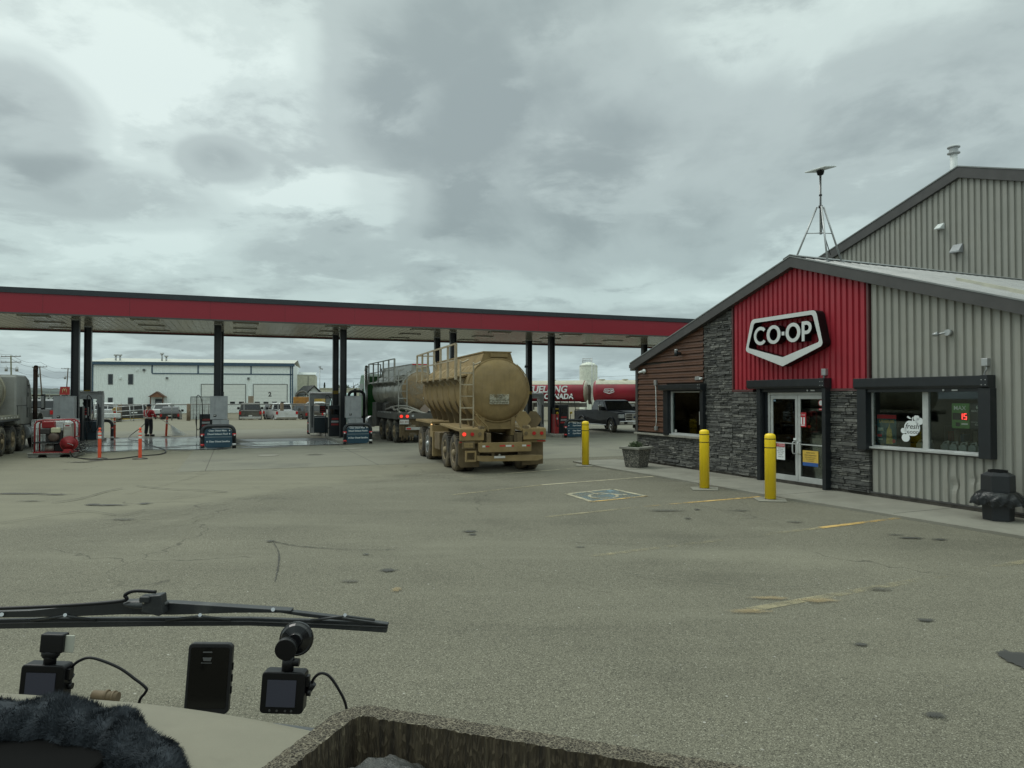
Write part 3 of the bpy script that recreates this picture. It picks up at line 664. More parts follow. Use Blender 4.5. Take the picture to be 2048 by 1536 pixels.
# entrance
shutter(5.33, 7.80, 2.34, 2.56, 0)
MB().bx(5.60, 5.72, -.16, .0, .045, 2.34).bx(7.70, 7.80, -.20, .0, .045, 2.34).build('shutter_guide', black_metal, store, .006, split=True)
MB().bx(5.72, 7.70, -.10, .05, 2.26, 2.34).bx(5.72, 5.83, .0, .1, .045, 2.26).build('door_header', black_metal, store, .004)
MB().bx(7.30, 7.42, -.115, -.10, 2.275, 2.305).cyl((7.2, -.11, 2.29), (7.2, -.10, 2.29), .02, n=10).build('door_sensor', framem, store)
fr = MB().bx(5.83, 5.89, .0, .12, .045, 2.25).bx(7.66, 7.70, .0, .12, .045, 2.25).bx(5.89, 7.66, .0, .12, 2.19, 2.25).bx(5.89, 7.66, .0, .12, .045, .06).build('door_frame', framem, store, .003)
def door(s0, s1, hs):
    f = MB().bx(s0, s0 + .075, .02, .065, .06, 2.18).bx(s1 - .075, s1, .02, .065, .06, 2.18).bx(s0 + .075, s1 - .075, .02, .065, .06, .25).bx(s0 + .075, s1 - .075, .02, .065, 2.09, 2.18).bx(s0 + .075, s1 - .075, .03, .05, 1.00, 1.025).build('door', framem, store, .004)
    MB().bx(s0 + .075, s1 - .075, .037, .045, .25, 2.09).build('pane', glass, f)
    MB().tube(interp([(hs, .02, .78), (hs, -.05, .79), (hs, -.07, .84), (hs, -.07, 1.0), (hs, -.05, 1.06), (hs, .02, 1.07)], 5), .014, 8).build('handle', framem, f); return f
d1 = door(5.90, 6.775, 6.70); d2 = door(6.785, 7.655, 6.86)
MB().bx(6.66, 6.74, .0, .02, 1.10, 1.15).build('lock', white, d1)
# notices on the doors
def notice(par, s, z, w_, h_, m, lines, name='notice', bar=None):
    o = MB().bx(s - w_ / 2, s + w_ / 2, .028, .036, z - h_ / 2, z + h_ / 2).build(name, m, par)
    if bar: MB().bx(s - w_ / 2, s + w_ / 2, .0265, .0279, z + h_ * bar[1], z + h_ * bar[2]).build('coloured_band', bar[0], o)
    for tx, dz, sz, mm in lines: text(tx, sz, mm, o, (s, .0258, z + dz), (pi / 2, 0, 0), .0004, .0)
    return o
blk = mat('black_print', (.02, .02, .02), .6); nred = mat('notice_red', (.42, .02, .03), .5); nyel = mat('notice_yellow', (.60, .40, .07), .5); nblu = mat('notice_blue', (.03, .10, .32), .5)
n = notice(d1, 6.22, .80, .27, .40, signwhite, [('ATTENTION', .155, .045, signwhite), ('CLOTHING AND', .10, .032, blk), ('FOOTWEAR', .055, .032, blk), ('MUST BE WORN', .01, .032, blk), ('AT ALL TIMES', -.035, .032, blk), ('NO PETS', -.08, .032, blk), ('THANK YOU', -.13, .032, blk)], bar=(nred, .29, .48))
notice(d2, 7.15, .70, .46, .36, nyel, [('PLEASE NOTE', .13, .04, blk), ('minors not permitted', .075, .04, blk), ('Staff may request identification', .02, .026, blk), ('when purchasing tobacco', -.02, .026, blk), ('or vapour products', -.06, .026, blk)], bar=(nblu, -.5, -.27))
notice(d2, 6.93, 1.60, .19, .34, nred, [('Co-op', .12, .05, signwhite)])
MB().bx(6.87, 6.91, .024, .027, 1.49, 1.66).bx(6.95, 6.99, .024, .027, 1.49, 1.66).bx(6.87, 6.99, .024, .027, 1.46, 1.48).build('notice', signwhite, d2)
MB().cyl((7.47, .034, 2.0), (7.47, .028, 2.0), .075, n=24).bx(7.41, 7.53, .028, .034, 1.83, 1.88).build('no_smoking_label', nred, d2)
MB().lathe([(.045, .026), (.06, .026), (.06, .0279), (.045, .0279)], (7.47, 0, 2.0), 'y', 20).bx(7.43, 7.51, .0255, .0279, 1.995, 2.01).bx(7.42, 7.52, .0255, .0279, 1.85, 1.86).build('no_smoking_mark', signwhite, d2)
MB().bx(5.99, 6.06, .028, .036, 2.03, 2.07).build('sticker', mat('sticker_blue', (.2, .3, .38), .5), d1)
# right window with frame, roll shutter, posters
shutter(8.58, 11.42, 2.30, 2.53, 0)
MB().bx(8.64, 8.86, -.20, .0, 1.03, 2.30).bx(11.22, 11.44, -.20, .0, 1.03, 2.30).build('shutter_guide', black_metal, store, .006, split=True)
MB().bx(8.86, 11.22, -.16, .03, 2.24, 2.30).build('shutter_header', black_metal, store)
MB().bx(10.72, 10.83, -.175, -.161, 2.255, 2.28).cyl((10.55, -.17, 2.27), (10.55, -.161, 2.27), .02, n=10).build('shutter_sensor', framem, store)
w = MB().bx(8.87, 11.22, -.03, .05, 1.09, 1.125).bx(10.02, 10.14, -.03, .05, 1.125, 2.24).bx(8.86, 8.885, -.03, .05, 1.125, 2.24).build('window', framem, store, .004)
MB().bx(8.885, 10.02, .01, .02, 1.125, 2.24).build('pane', glass, w); MB().bx(10.14, 11.22, .01, .02, 1.125, 2.24).build('pane', glass, w)
MB().bx(8.86, 11.23, -.11, -.031, 1.06, 1.10).build('window_sill', framem, store, .003)
MB().bx(8.80, 11.36, -.05, .019, 1.03, 1.06).build('window_trim', trim_m, store)
# lottery poster: tower, prize figure, red dot
po = MB().bx(8.95, 9.40, .03, .036, 1.16, 1.78).build('lottery_poster', mat('poster_teal', (.02, .07, .085), .5, var=.5, vs=3), w)
MB().bx(8.95, 9.40, .026, .0299, 1.69, 1.77).bx(8.96, 9.06, .026, .0299, 1.31, 1.36).build('poster_red', nred, po)
MB().prism([(9.16, 1.17), (9.32, 1.17), (9.29, 1.46), (9.25, 1.52), (9.24, 1.60), (9.22, 1.52), (9.18, 1.46)], 'y', .026, .0299).build('poster_tower', mat('poster_gold', (.42, .33, .10), .5, var=.4, vs=18), po)
text('$70,000,000', .085, nyel, po, (9.175, .0255, 1.63), (pi / 2, 0, 0), .0005, 0, sx=.85)
MB().cyl((9.34, .0299, 1.23), (9.34, .026, 1.23), .04, n=18).build('poster_dot', nred, po)
MB().bx(8.97, 9.10, .026, .0299, 1.43, 1.50).bx(8.98, 9.08, .026, .0299, 1.24, 1.27).build('poster_box', mat('poster_pale', (.3, .36, .33), .6), po)
# fruit decal: white apples with the words cut dark
dec = MB()
def apple(cx, cz, r):
    p = []
    for k in range(28):
        a = 2 * pi * k / 28; rr = r * (1 - .16 * math.exp(-((a - pi / 2) / .35) ** 2) - .05 * math.exp(-((a - 3 * pi / 2) / .3) ** 2)); p.append((cx + rr * cos(a) * 1.05, cz + rr * sin(a)))
    dec.prism(p, 'y', .0, .006)
apple(9.77, 1.52, .165); apple(9.93, 1.66, .075); apple(9.87, 1.72, .06); apple(9.63, 1.32, .085); apple(9.585, 1.46, .06)
dec.prism([(9.77, 1.66), (9.79, 1.66), (9.80, 1.74), (9.78, 1.74)], 'y', 0, .006).prism([(9.77, 1.70), (9.68, 1.76), (9.66, 1.73), (9.72, 1.70)], 'y', 0, .006)
dc = dec.build('window_decal', signwhite, w)
text('fresh', .15, blk, dc, (9.77, -.002, 1.55), (pi / 2, 0, 0), .001, .0, shear=.25); text('GOOD', .075, blk, dc, (9.79, -.002, 1.43), (pi / 2, 0, 0), .001, .001, sp=1.2)
MB().bx(8.90, 11.2, .221, .62, 1.02, 1.06).build('inner_sill', mat('sill_dark', (.07, .065, .06), .6), store)
jm = mat('jug_plastic', (.26, .30, .31), .4, var=.15); jn = ['leftmost jug behind the right-hand glass, next to the white mullion', 'second jug from the mullion behind the right-hand glass', 'middle jug of the five behind the right-hand glass', 'fourth jug from the mullion behind the right-hand glass', 'jug farthest right behind the right-hand glass', 'single jug behind the left-hand glass under the apple decal', 'jug beside the single one, behind the left-hand glass']
for k, s in enumerate((10.24, 10.42, 10.60, 10.79, 10.97, 9.72, 9.90)):
    j_ = thing('washer_fluid_jug', jn[k], 'jug', ST(s, .33, 1.062), SRZ + R(-6 + 4 * (k % 3)), 'jugs standing on the window sill')
    MB().prism([(-.075, 0), (.075, 0), (.08, .12), (.05, .165), (-.02, .175), (-.08, .13)], 'y', -.05, .05).build('body', jm, j_, .012); MB().tube(interp([(.045, 0, .16), (.05, 0, .20), (.0, 0, .205), (-.05, 0, .18), (-.065, 0, .14)], 4), .012, 6).build('handle', jm, j_); MB().cyl((.055, 0, .17), (.055, 0, .225), .018, n=10).build('cap', mat('cap_pale', (.4, .42, .42), .5), j_)
# lottery screens inside the glass
ledm = mat('led_red', (.8, .03, .03), .4, emit=((1, .05, .04), 3.5)); green = mat('lottery_green', (.10, .26, .07), .5)
def seven(mb, x, z, h, segs, y):
    w_ = h * .5; t_ = h * .10
    S = {'a': (x, x + w_, z + h - t_, z + h), 'g': (x, x + w_, z + h / 2 - t_ / 2, z + h / 2 + t_ / 2), 'd': (x, x + w_, z, z + t_), 'f': (x, x + t_, z + h / 2, z + h), 'b': (x + w_ - t_, x + w_, z + h / 2, z + h), 'e': (x, x + t_, z, z + h / 2), 'c': (x + w_ - t_, x + w_, z, z + h / 2)}
    for k in segs: a, b, c, d = S[k]; mb.bx(a, b, y, y + .004, c, d)
g_ = MB().bx(10.56, 10.90, .05, .08, 1.55, 2.02).build('jackpot_display', green, store, .01)
MB().bx(10.58, 10.88, .045, .0499, 1.71, 1.84).bx(10.64, 10.72, .045, .0499, 1.59, 1.66).build('display_screen', blk, g_)
q = MB(); seven(q, 10.72, 1.72, .11, 'bc', .040); seven(q, 10.80, 1.72, .11, 'afgcd', .040); q.build('digits', ledm, g_)
text('MAX', .11, signwhite, g_, (10.72, .046, 1.93), (pi / 2, 0, 0), .001, .001); MB().bx(10.75, 10.87, .045, .0499, 1.62, 1.65).build('display_strip', signwhite, g_)
g_ = MB().bx(10.91, 11.21, .05, .08, 1.55, 2.02).build('jackpot_display', mat('display_dark', (.012, .014, .022), .4), store, .01)
text('649', .085, signwhite, g_, (11.09, .046, 1.95), (pi / 2, 0, 0), .001, 0); text('GOLD BALL', .05, signwhite, g_, (11.07, .046, 1.88), (pi / 2, 0, 0), .001, 0); text('CLASSIC', .045, signwhite, g_, (11.09, .046, 1.63), (pi / 2, 0, 0), .001, 0)
q = MB(); seven(q, 11.10, 1.70, .12, 'bc', .044); q.build('digits', ledm, g_); MB().bx(10.93, 11.2, .045, .0499, 1.675, 1.679).build('display_strip', signwhite, g_)
# wall-mounted bits
MB().bx(7.60, 7.72, -.10, .0, 2.63, 2.78).build('junction_box', steel, store, .006)
MB().tube(interp([(7.66, -.05, 2.63), (7.63, -.06, 2.59), (7.66, -.04, 2.555)], 4), .012).build('conduit', steel, store)
MB().bx(11.23, 11.34, -.11, .0, 2.70, 2.84).build('junction_box', steel, store, .006)
MB().tube(interp([(11.29, -.06, 2.70), (11.30, -.07, 2.64), (11.26, -.06, 2.58), (11.25, -.06, 2.53)], 4), .013).build('conduit', steel, store)
MB().bx(1.06, 1.17, -.10, -.03, 2.50, 2.66).bx(1.08, 1.19, -.10, -.03, 1.10, 1.22).build('junction_box', steel, store, .005)
MB().tube([(1.10, -.07, 2.5), (1.13, -.07, 2.42), (1.14, -.06, 1.4), (1.12, -.07, 1.22)], .012).build('conduit', white, store)
MB().bx(3.05, 3.25, -.08, -.03, 2.62, 2.72).build('junction_box', steel, store, .005)
l_ = MB().cyl((3.34, -.05, 2.66), (3.34, -.13, 2.66), .035, n=12).build('sensor_dome', white, store)
l_ = MB().cyl((2.35, -.03, 3.42), (2.35, -.20, 3.42), .035, .045, n=12).cyl((2.35, -.20, 3.34), (2.35, -.20, 3.50), .055, n=14).build('wall_lamp', black_metal, store); MB().cyl((2.35, -.20, 3.50), (2.35, -.20, 3.54), .05, n=14).build('lamp_cap', framem, l_)
MB().cyl((0.50, -.04, 2.96), (.50, -.10, 2.96), .07, n=16).cyl((.50, -.10, 2.96), (.34, -.16, 2.92), .035, n=12).ell((.55, -.09, 2.96), (.06, .05, .05)).build('security_camera', white, store)
l_ = MB().cyl((10.60, -.03, 3.36), (10.60, -.12, 3.36), .06, n=14).cyl((10.60, -.10, 3.37), (10.40, -.16, 3.33), .02, n=8).cyl((10.45, -.15, 3.345), (10.36, -.18, 3.33), .05, .03, n=12).build('wall_lamp', steel, store)
scr = MB()
for k in range(48):
    s = 8.88 + k * .168
    if s > SW: break
    for z in (roofz(s) - .35, 3.0, 2.8 if s > 11.5 else 3.2, WB + .08, .96): 
        if z < roofz(s) - .1 and (k % 2 == 0): scr.cyl((s + .05, .02, z), (s + .05, .010, z), .008, n=6)
scr.build('siding_screw', trim_m, store)
# ---------------------------------------------------------------- shield sign on the gable
sg = thing('store_sign', 'white and black shield-shaped sign reading CO-OP on the red gable', 'sign', ST(6.62, -.02), SRZ)
def shield(k, t_=0): # outline around sign centre; local x, z
    pts = [(-1.07, 4.02), (-1.14, 3.95), (-1.24, 3.40), (-1.20, 3.27), (.02, 2.88), (1.16, 3.30), (1.20, 3.42), (1.10, 4.03), (1.02, 4.12), (-.90, 4.07)]
    cx, cz = 0, 3.55
    return pts
def smooth_poly(pts, rads, n=5):
    out = []
    for i, p in enumerate(pts):
        a = Vector(pts[i - 1]); b = Vector(p); c = Vector(pts[(i + 1) % len(pts)]); r = rads[i]
        u = (a - b).normalized(); v = (c - b).normalized(); q0 = b + u * r; q1 = b + v * r
        for k in range(n + 1):
            t = k / n; out.append(tuple((1 - t) ** 2 * q0 + 2 * t * (1 - t) * b + t * t * q1))
    return out
out_ = smooth_poly([(-1.05, 4.10), (-1.27, 3.30), (.0, 2.87), (1.22, 3.30), (1.02, 4.12)], [.12, .10, .01, .10, .12])
in_ = smooth_poly([(-.95, 4.00), (-1.16, 3.385), (.0, 3.09), (1.11, 3.385), (.92, 4.02)], [.07, .06, .01, .06, .07])
def ringprism(o, i, y0, y1, mi=0):
    n = len(o); vs = [(p[0], y0, p[1]) for p in o] + [(p[0], y0, p[1]) for p in i] + [(p[0], y1, p[1]) for p in o] + [(p[0], y1, p[1]) for p in i]; fs = []
    for k in range(n):
        j = (k + 1) % n; fs += [(k, j, n + j, n + k), (2 * n + k, 2 * n + j, 3 * n + j, 3 * n + k), (k, j, 2 * n + j, 2 * n + k), (n + k, n + j, 3 * n + j, 3 * n + k)]
    return MB().add(vs, fs, mi)
signface = mat('sign_face_white', (.58, .60, .59), .4, var=.05)
ringprism(out_, in_, -.26, -.02).build('sign_border', black_plastic, sg)
ringprism([(a * .995, 3.5 + (b - 3.5) * .995) for a, b in out_], in_, -.266, -.2601).build('border_face', signface, sg)
def glyph(ch, x, z, r, w_, y0, y1, name, m, par, g=0.0):
    R0, R1 = r - g, r - w_ + g; mb = MB()
    if ch == 'O': mb = ringprism([(x + R0 * cos(2 * pi * k / 36), z + R0 * sin(2 * pi * k / 36)) for k in range(36)], [(x + R1 * .9 * cos(2 * pi * k / 36), z + R1 * sin(2 * pi * k / 36)) for k in range(36)], y0, y1)
    elif ch == 'C': mb.prism([(x + R0 * cos(R(a)), z + R0 * sin(R(a))) for a in range(42, 319, 12)] + [(x + R1 * cos(R(a)), z + R1 * sin(R(a))) for a in range(318, 41, -12)], 'y', y0, y1)
    else:
        q = r * .66; c = z + r - q - 0; xr = x + .0
        mb.prism([(x - r * .62 + g, z - r + g), (x - r * .62 + w_ - g, z - r + g), (x - r * .62 + w_ - g, z + r - g), (x - r * .62 + g, z + r - g)], 'y', y0, y1)
        mb.prism([(x - r * .62 + w_ - g, c + q - g)] + [(xr + (q - g) * cos(R(a)), c + (q - g) * sin(R(a))) for a in range(90, -91, -12)] + [(x - r * .62 + w_ - g, c - q + g), (x - r * .62 + w_ - g, c - q + w_ - g)] + [(xr + (q - w_ + g) * cos(R(a)), c + (q - w_ + g) * sin(R(a))) for a in range(-90, 91, 12)] + [(x - r * .62 + w_ - g, c + q - w_ + g)], 'y', y0, y1)
    return mb.build(name, m, par)
for ch, x in (('C', -.75), ('O', -.31), ('O', .31), ('P', .72)):
    lp = glyph(ch, x, 3.66, .232, .088, -.24, -.04, 'letter', black_plastic, sg); glyph(ch, x, 3.66, .232, .088, -.246, -.2401, 'letter_face', signface, lp, .003)
dsh = MB().bx(-.045, .045, -.24, -.04, 3.615, 3.705).build('hyphen', black_plastic, sg); MB().bx(-.043, .043, -.246, -.2401, 3.617, 3.703).build('hyphen_face', signface, dsh)
# ---------------------------------------------------------------- tall hall behind the store
hall = thing('hall_building', 'tall grey ribbed metal hall with charcoal rake rising behind the store', 'building', ST(4.3, SDEP), SRZ)
hz = lambda s: 9.35 - .342 * abs(s); HW = 10.0
mb = MB(); prof = []; s = -HW
while s < HW:
    for ds, yy in ((0, 0), (.06, 0), (.075, -.05), (.185, -.05), (.20, 0)): prof.append((s + ds, yy))
    s += .205
vs = []
for q, yy in prof: vs += [(q, yy, 0), (q, yy, hz(q) + .02)]
mb.add(vs, [(2 * i, 2 * i + 2, 2 * i + 3, 2 * i + 1) for i in range(len(prof) - 1)]); mb.build('gable_siding', grey_m, hall, fix=False)
MB().bx(-HW, -HW + .2, .06, 22, 0, hz(HW)).bx(HW - .2, HW, .06, 22, 0, hz(HW)).bx(-HW + .2, HW - .2, 21.8, 22, 0, hz(HW)).build('wall', grey_m, hall)
def hb_(z0, z1, y0, y1): a, b = -HW - .3, HW + .3; return MB().prism([(a, hz(a) + z0), (0, hz(0) + z0), (b, hz(b) + z0), (b, hz(b) + z1), (0, hz(0) + z1), (a, hz(a) + z1)], 'y', y0, y1)
hb_(-.05, .30, -.16, -.10).build('rake_fascia', trim_m, hall, .005)
hb_(-.05, -.02, -.099, .02).build('rake_soffit', trim_m, hall)
hb_(.301, .34, -.18, 22.2).build('roof', roof_m, hall)
cp = MB().cyl((-.92, 1.0, 8.9), (-.92, 1.0, 10.65), .115, n=16).build('chimney', white, hall)
MB().lathe([(.12, 10.50), (.20, 10.53), (.20, 10.56), (.14, 10.59), (.14, 10.71), (.20, 10.73), (.20, 10.76), (.12, 10.81), (.001, 10.83)], (-.92, 1.0, 0), n=18, sm=False).build('chimney_cap', steel, cp)
for x, z, w_, m_ in ((-.67, 7.85, .22, white), (-.10, 7.0, .32, greycab)):
    o = MB().prism([(-.02, z - w_ * .45), (-.24, z - w_ * .45), (-.24, z - w_ * .30), (-.05, z + w_ * .45), (-.02, z + w_ * .45)], 'x', x - w_ / 2, x + w_ / 2).build('vent_hood', m_, hall, .004)
# ---------------------------------------------------------------- antenna on a roof tripod
at_ = thing('antenna_tripod', 'galvanised tripod mast with flat tilted antenna on the store ridge', 'antenna', ST(6.92, .66), SRZ)
RT = RZ + .24
tp = (0, 0, RT + 1.22)
MB().cyl((0, 0, RT + .55), (0, 0, RT + 2.02), .028, n=10).build('mast', steel, at_)
for fx, fy in ((-.42, -.42), (.42, -.25), (.12, .55)):
    gz = roofz(6.95 + fx) + .24
    lg = MB().cyl((fx, fy, gz), (fx * .14, fy * .14, RT + 1.22), .022, n=8).cyl((fx * .55, fy * .55, gz + (RT + 1.22 - gz) * .52), (0, 0, RT + .58), .012, n=6).build('leg', steel, at_)
    MB().box((fx, fy, gz), (.12, .10, .02)).build('foot_plate', steel, lg)
MB().cyl((0, 0, RT + 1.19), (0, 0, RT + 1.25), .05, n=10).cyl((0, 0, RT + 1.48), (0, 0, RT + 1.52), .036, n=10).build('collar', black_metal, at_)
MB().tube(interp([(0.02, -.03, RT + 1.95), (.05, -.05, RT + 1.6), (.03, -.04, RT + 1.2), (.07, -.02, RT + .7), (.1, .2, RT + .05)], 5), .010, 6).build('cable', black_plastic, at_)
MB().lathe([(.03, 0), (.07, .02), (.09, .09), (.09, .11)], (0, 0, RT + 1.98), n=14).build('head_mount', black_plastic, at_)
MB().box((0, 0, RT + 2.13), (.62, .38, .03), (R(8), R(3), 0)).build('antenna_panel', white, at_, .008)
# ---------------------------------------------------------------- fuel canopy
can = thing('fuel_canopy', 'long flat canopy with red fascia and black top band over the fuel islands', 'canopy', C0, CRZ)
CB = 5.45; x0, x1, y0, y1 = -17.5, 27.3, -2.55, 5.75
fred = mat('canopy_red', (.275, .012, .026), .35, var=.04, vs=.3, dirt=((.25, .08, .08), .62, .3), ds=.5)
f = MB().bx(x0, x1, y0 - .05, y0, CB, CB + .76).bx(x0, x1, y1, y1 + .05, CB, CB + .76).bx(x0 - .05, x0, y0 - .05, y1 + .05, CB, CB + .76).bx(x1, x1 + .05, y0 - .05, y1 + .05, CB, CB + .76).build('fascia', fred, can)
tb = MB().bx(x0 - .1, x1 + .1, y0 - .10, y0 - .02, CB + .761, CB + .98).bx(x0 - .1, x1 + .1, y1 + .02, y1 + .10, CB + .761, CB + .98).bx(x0 - .1, x0 - .02, y0 - .02, y1 + .02, CB + .761, CB + .98).bx(x1 + .02, x1 + .1, y0 - .02, y1 + .02, CB + .761, CB + .98)
sm = MB()
for k in range(14): sm.bx(x0 + 2 + k * 3.05, x0 + 2.012 + k * 3.05, y0 - .052, y0 - .0501, CB + .01, CB + .75)
sm.build('panel_joint', mat('joint_dark_red', (.10, .008, .012), .5), f, split=True)
tb.build('top_band', trim_m if 0 else mat('band_charcoal', (.022, .028, .034), .4), can)
MB().bx(x0, x1, y0, y1, CB + .70, CB + .80).build('roof_deck', mat('roof_membrane', (.2, .2, .19), .8), can)
MB().bx(x0 - .06, x1 + .06, y0 - .065, y0 + .01, CB - .06, CB - .001).bx(x0 - .06, x1 + .06, y1 - .01, y1 + .065, CB - .06, CB - .001).bx(x0 - .06, x0, y0 - .02, y1 + .02, CB - .06, CB - .001).bx(x1, x1 + .06, y0 - .02, y1 + .02, CB - .06, CB - .001).build('drip_edge', mat('edge_trim', (.07, .065, .06), .5), can)
sf = MB(); q = x0; prof = []
while q < x1:
    w_ = .30
    for dx, dz in ((0, 0), (w_ - .03, 0), (w_ - .028, .012), (w_ - .003, .012)):
        if q + dx < x1: prof.append((q + dx, CB + .03 + dz))
    q += w_
vs = []
for a, z in prof: vs += [(a, y0, z), (a, y1, z)]
sf.add(vs, [(2 * i, 2 * i + 1, 2 * i + 3, 2 * i + 2) for i in range(len(prof) - 1)])
def soffit():
    m = mat('soffit_panel', (.27, .245, .19), .22, var=.10, vs=.6, dirt=((.17, .15, .11), .50, .6), ds=.5, streak=None); return m
sf.build('soffit', soffit(), can, fix=False)
for k in range(11):
    for yy in (-1.0, 1.7, 4.4):
        xx = -15.2 + k * 4.1
        fx = MB().bx(xx - .55, xx + .55, yy - .28, yy + .28, CB - .005, CB + .029).build('canopy_light', mat('light_housing', (.30, .28, .23), .4), can)
        MB().bx(xx - .42, xx + .42, yy - .17, yy + .17, CB - .012, CB - .0055).build('light_lens', mat('unlit_lens', (.33, .33, .30), .15), fx)
def column(x, y, lab=False, w_=.30, rz=0):
    h = w_ / 2; t_ = .03; fl = .02
    m = MB()
    m.bx(x - h, x - h + t_, y - h, y + h, .15, CB + .03).bx(x + h - t_, x + h, y - h, y + h, .15, CB + .03).bx(x - h + t_, x + h - t_, y - .012, y + .012, .15, CB + .03)
    c = m.build('column', black_metal, can)
    MB().bx(x - h - .08, x + h + .08, y - h - .08, y + h + .08, .13, .165).build('base_plate', black_metal, c)
    MB().bx(x - h - .02, x + h + .02, y - h - .02, y + h + .02, CB - .01, CB + .025).build('column_collar', steel, c)
    if lab: MB().bx(x - h + .02, x + h - .02, y - h - .006, y - h - .001, 2.28, 2.46).bx(x - h - .006, x - h - .001, y - h + .02, y + h - .02, 2.28, 2.46).build('yellow_label', mat('label_yellow', (.28, .19, .02), .6), c)
FX = [-11.4, -5.68, 0, 5.7, 11.3, 16.9, 24.8]
for i, x in enumerate(FX):
    column(x, 0); column(x + (.06 if i != 1 else -.1), 3.35, lab=i in (1, 3, 5))
cm = MB().box((16.7, 3.1, 3.9), (.10, .22, .12), (0, 0, .4)).cyl((16.72, 3.2, 4.0), (16.72, 3.35, 4.0), .02, n=6).build('security_camera', black_plastic, can)
# ---------------------------------------------------------------- fuel islands
wb = mat('warning_white', (.6, .6, .58), .5)
ISL = [(-5.7, -2.9, 4.6), (0.05, -3.3, 4.6), (5.75, -2.7, 7.2), (11.3, -2.7, 7.0), (17.1, -1.6, 6.8)]
names = ['far left', 'second from left', 'middle', 'fourth from left', 'right-hand']
for k, (x, ya, yb) in enumerate(ISL):
    p = [(x - .62, ya + .5), (x - .35, ya), (x + .35, ya), (x + .62, ya + .5), (x + .62, yb - .5), (x + .35, yb), (x - .35, yb), (x - .62, yb - .5)]
    isl = MB().prism([(a - 0, b) for a, b in p], 'z', .0, .15).build('fuel_island', kerbm, None, .015, loc=C0, rot=(0, 0, CRZ))
    tag(isl, ['raised concrete island under the far left canopy columns, behind the pump skid', 'raised concrete island with the arched-top fuel sign facing the wet forecourt', 'raised concrete island left of the green-cabbed tank truck', 'raised concrete island hidden behind the mud-covered tank trailer', 'raised concrete island with the red-fronted pump, near the dark pickup'][k], 'kerb island', 'raised fuel islands')
    ed = MB().prism([(a * 1.0 + (a - x) * .012, b) for a, b in p], 'z', .10, .148)
def barrier(x, y, w_, h, label, lines=None, cat='barrier', bands=True, group=None, rz=0, panel=True):
    b = thing('sign_barrier' if lines else 'pipe_barrier', label, cat, CN(x, y, .0), CRZ + rz, group)
    r = .075; hw = w_ / 2 - r; rr = .24
    pts = [(-hw, 0, 0)] + [(-hw + rr - rr * cos(R(a)), 0, h - r - rr + rr * sin(R(a))) for a in range(0, 91, 15)] + [(hw - rr + rr * sin(R(a)), 0, h - r - rr + rr * cos(R(a))) for a in range(0, 91, 15)] + [(hw, 0, 0)]
    fr_ = MB().tube(pts, r, 14).build('pipe_frame', black_metal, b)
    if bands:
        for sx_ in (-1, 1):
            for z, mm in ((h - .42, redtape), (.16, redtape if sx_ < 0 else wb)): MB().cyl((sx_ * hw, 0, z - .04), (sx_ * hw, 0, z + .04), r + .004, n=14).build('reflective_band', mm, fr_)
        MB().cyl((-hw - .02, 0, h - .45), (-hw - .02, -.08, h - .45), .035, n=8).cyl((hw + .02, 0, h - .45), (hw + .02, -.08, h - .45), .035, n=8).build('reflector', wb, fr_)
    if lines:
        pn = MB().prism(rrect(-hw + r, hw - r, .04, h - .18, .14), 'y', -.03, .01).build('sign_panel', navy, b)
        MB().bx(-hw + r + .01, hw - r - .01, -.034, -.0301, h * .47, h * .47 + .015).build('divider', mat('divider_line', (.3, .35, .36), .5), pn)
        for tx, z, arrow in lines:
            text(tx, .095, signwhite, pn, (0 + (-.03 if arrow > 0 else .04 if arrow < 0 else 0), -.033, z), (pi / 2, 0, 0), .001, .002)
            ax = arrow * (hw - r - .10)
            MB().prism([(ax - .02, z - .025), (ax + .02, z - .025), (ax + .02, z + .025), (ax - .02, z + .025)], 'y', -.034, -.0301).build('arrow_mark', signwhite, pn)
    return b
SG = [('Clear Diesel Main', .74, 1), ('Diesel Exhaust Fluid', .60, 1), ('Clear Diesel Satellite', .29, -1)]
barrier(.14, -3.67, 1.36, 1.0, 'black pipe barrier with navy diesel sign beside the wet forecourt', SG, 'sign', group='navy fuel signs in pipe barriers')
barrier(5.95, -3.0, 1.30, .96, 'black pipe barrier with navy diesel sign left of the tank trucks', SG, 'sign', group='navy fuel signs in pipe barriers')
barrier(17.45, -1.9, 1.35, .98, 'black pipe barrier with navy clear and dyed diesel sign behind the farthest yellow bollard', [('Clear Diesel', .76, -1), ('Dyed Diesel', .63, -1), ('Clear Diesel', .36, -1), ('Dyed Diesel', .22, -1)], 'sign', group='navy fuel signs in pipe barriers')
barrier(-5.35, 3.95, 1.2, 1.05, 'plain black pipe barrier at the back of the far left island', None, group='plain pipe barriers')
barrier(-.3, 3.95, 1.2, 1.05, 'plain black pipe barrier behind the hose pump on the island beside the wet forecourt', None, group='plain pipe barriers')
barrier(5.2, 6.6, 1.2, 1.05, 'plain black pipe barrier at the back of the middle island', None, group='plain pipe barriers')
b_ = barrier(6.75, 2.6, .95, 2.5, 'tall black pipe hoop beside the green truck cab', None, group=None, bands=False)
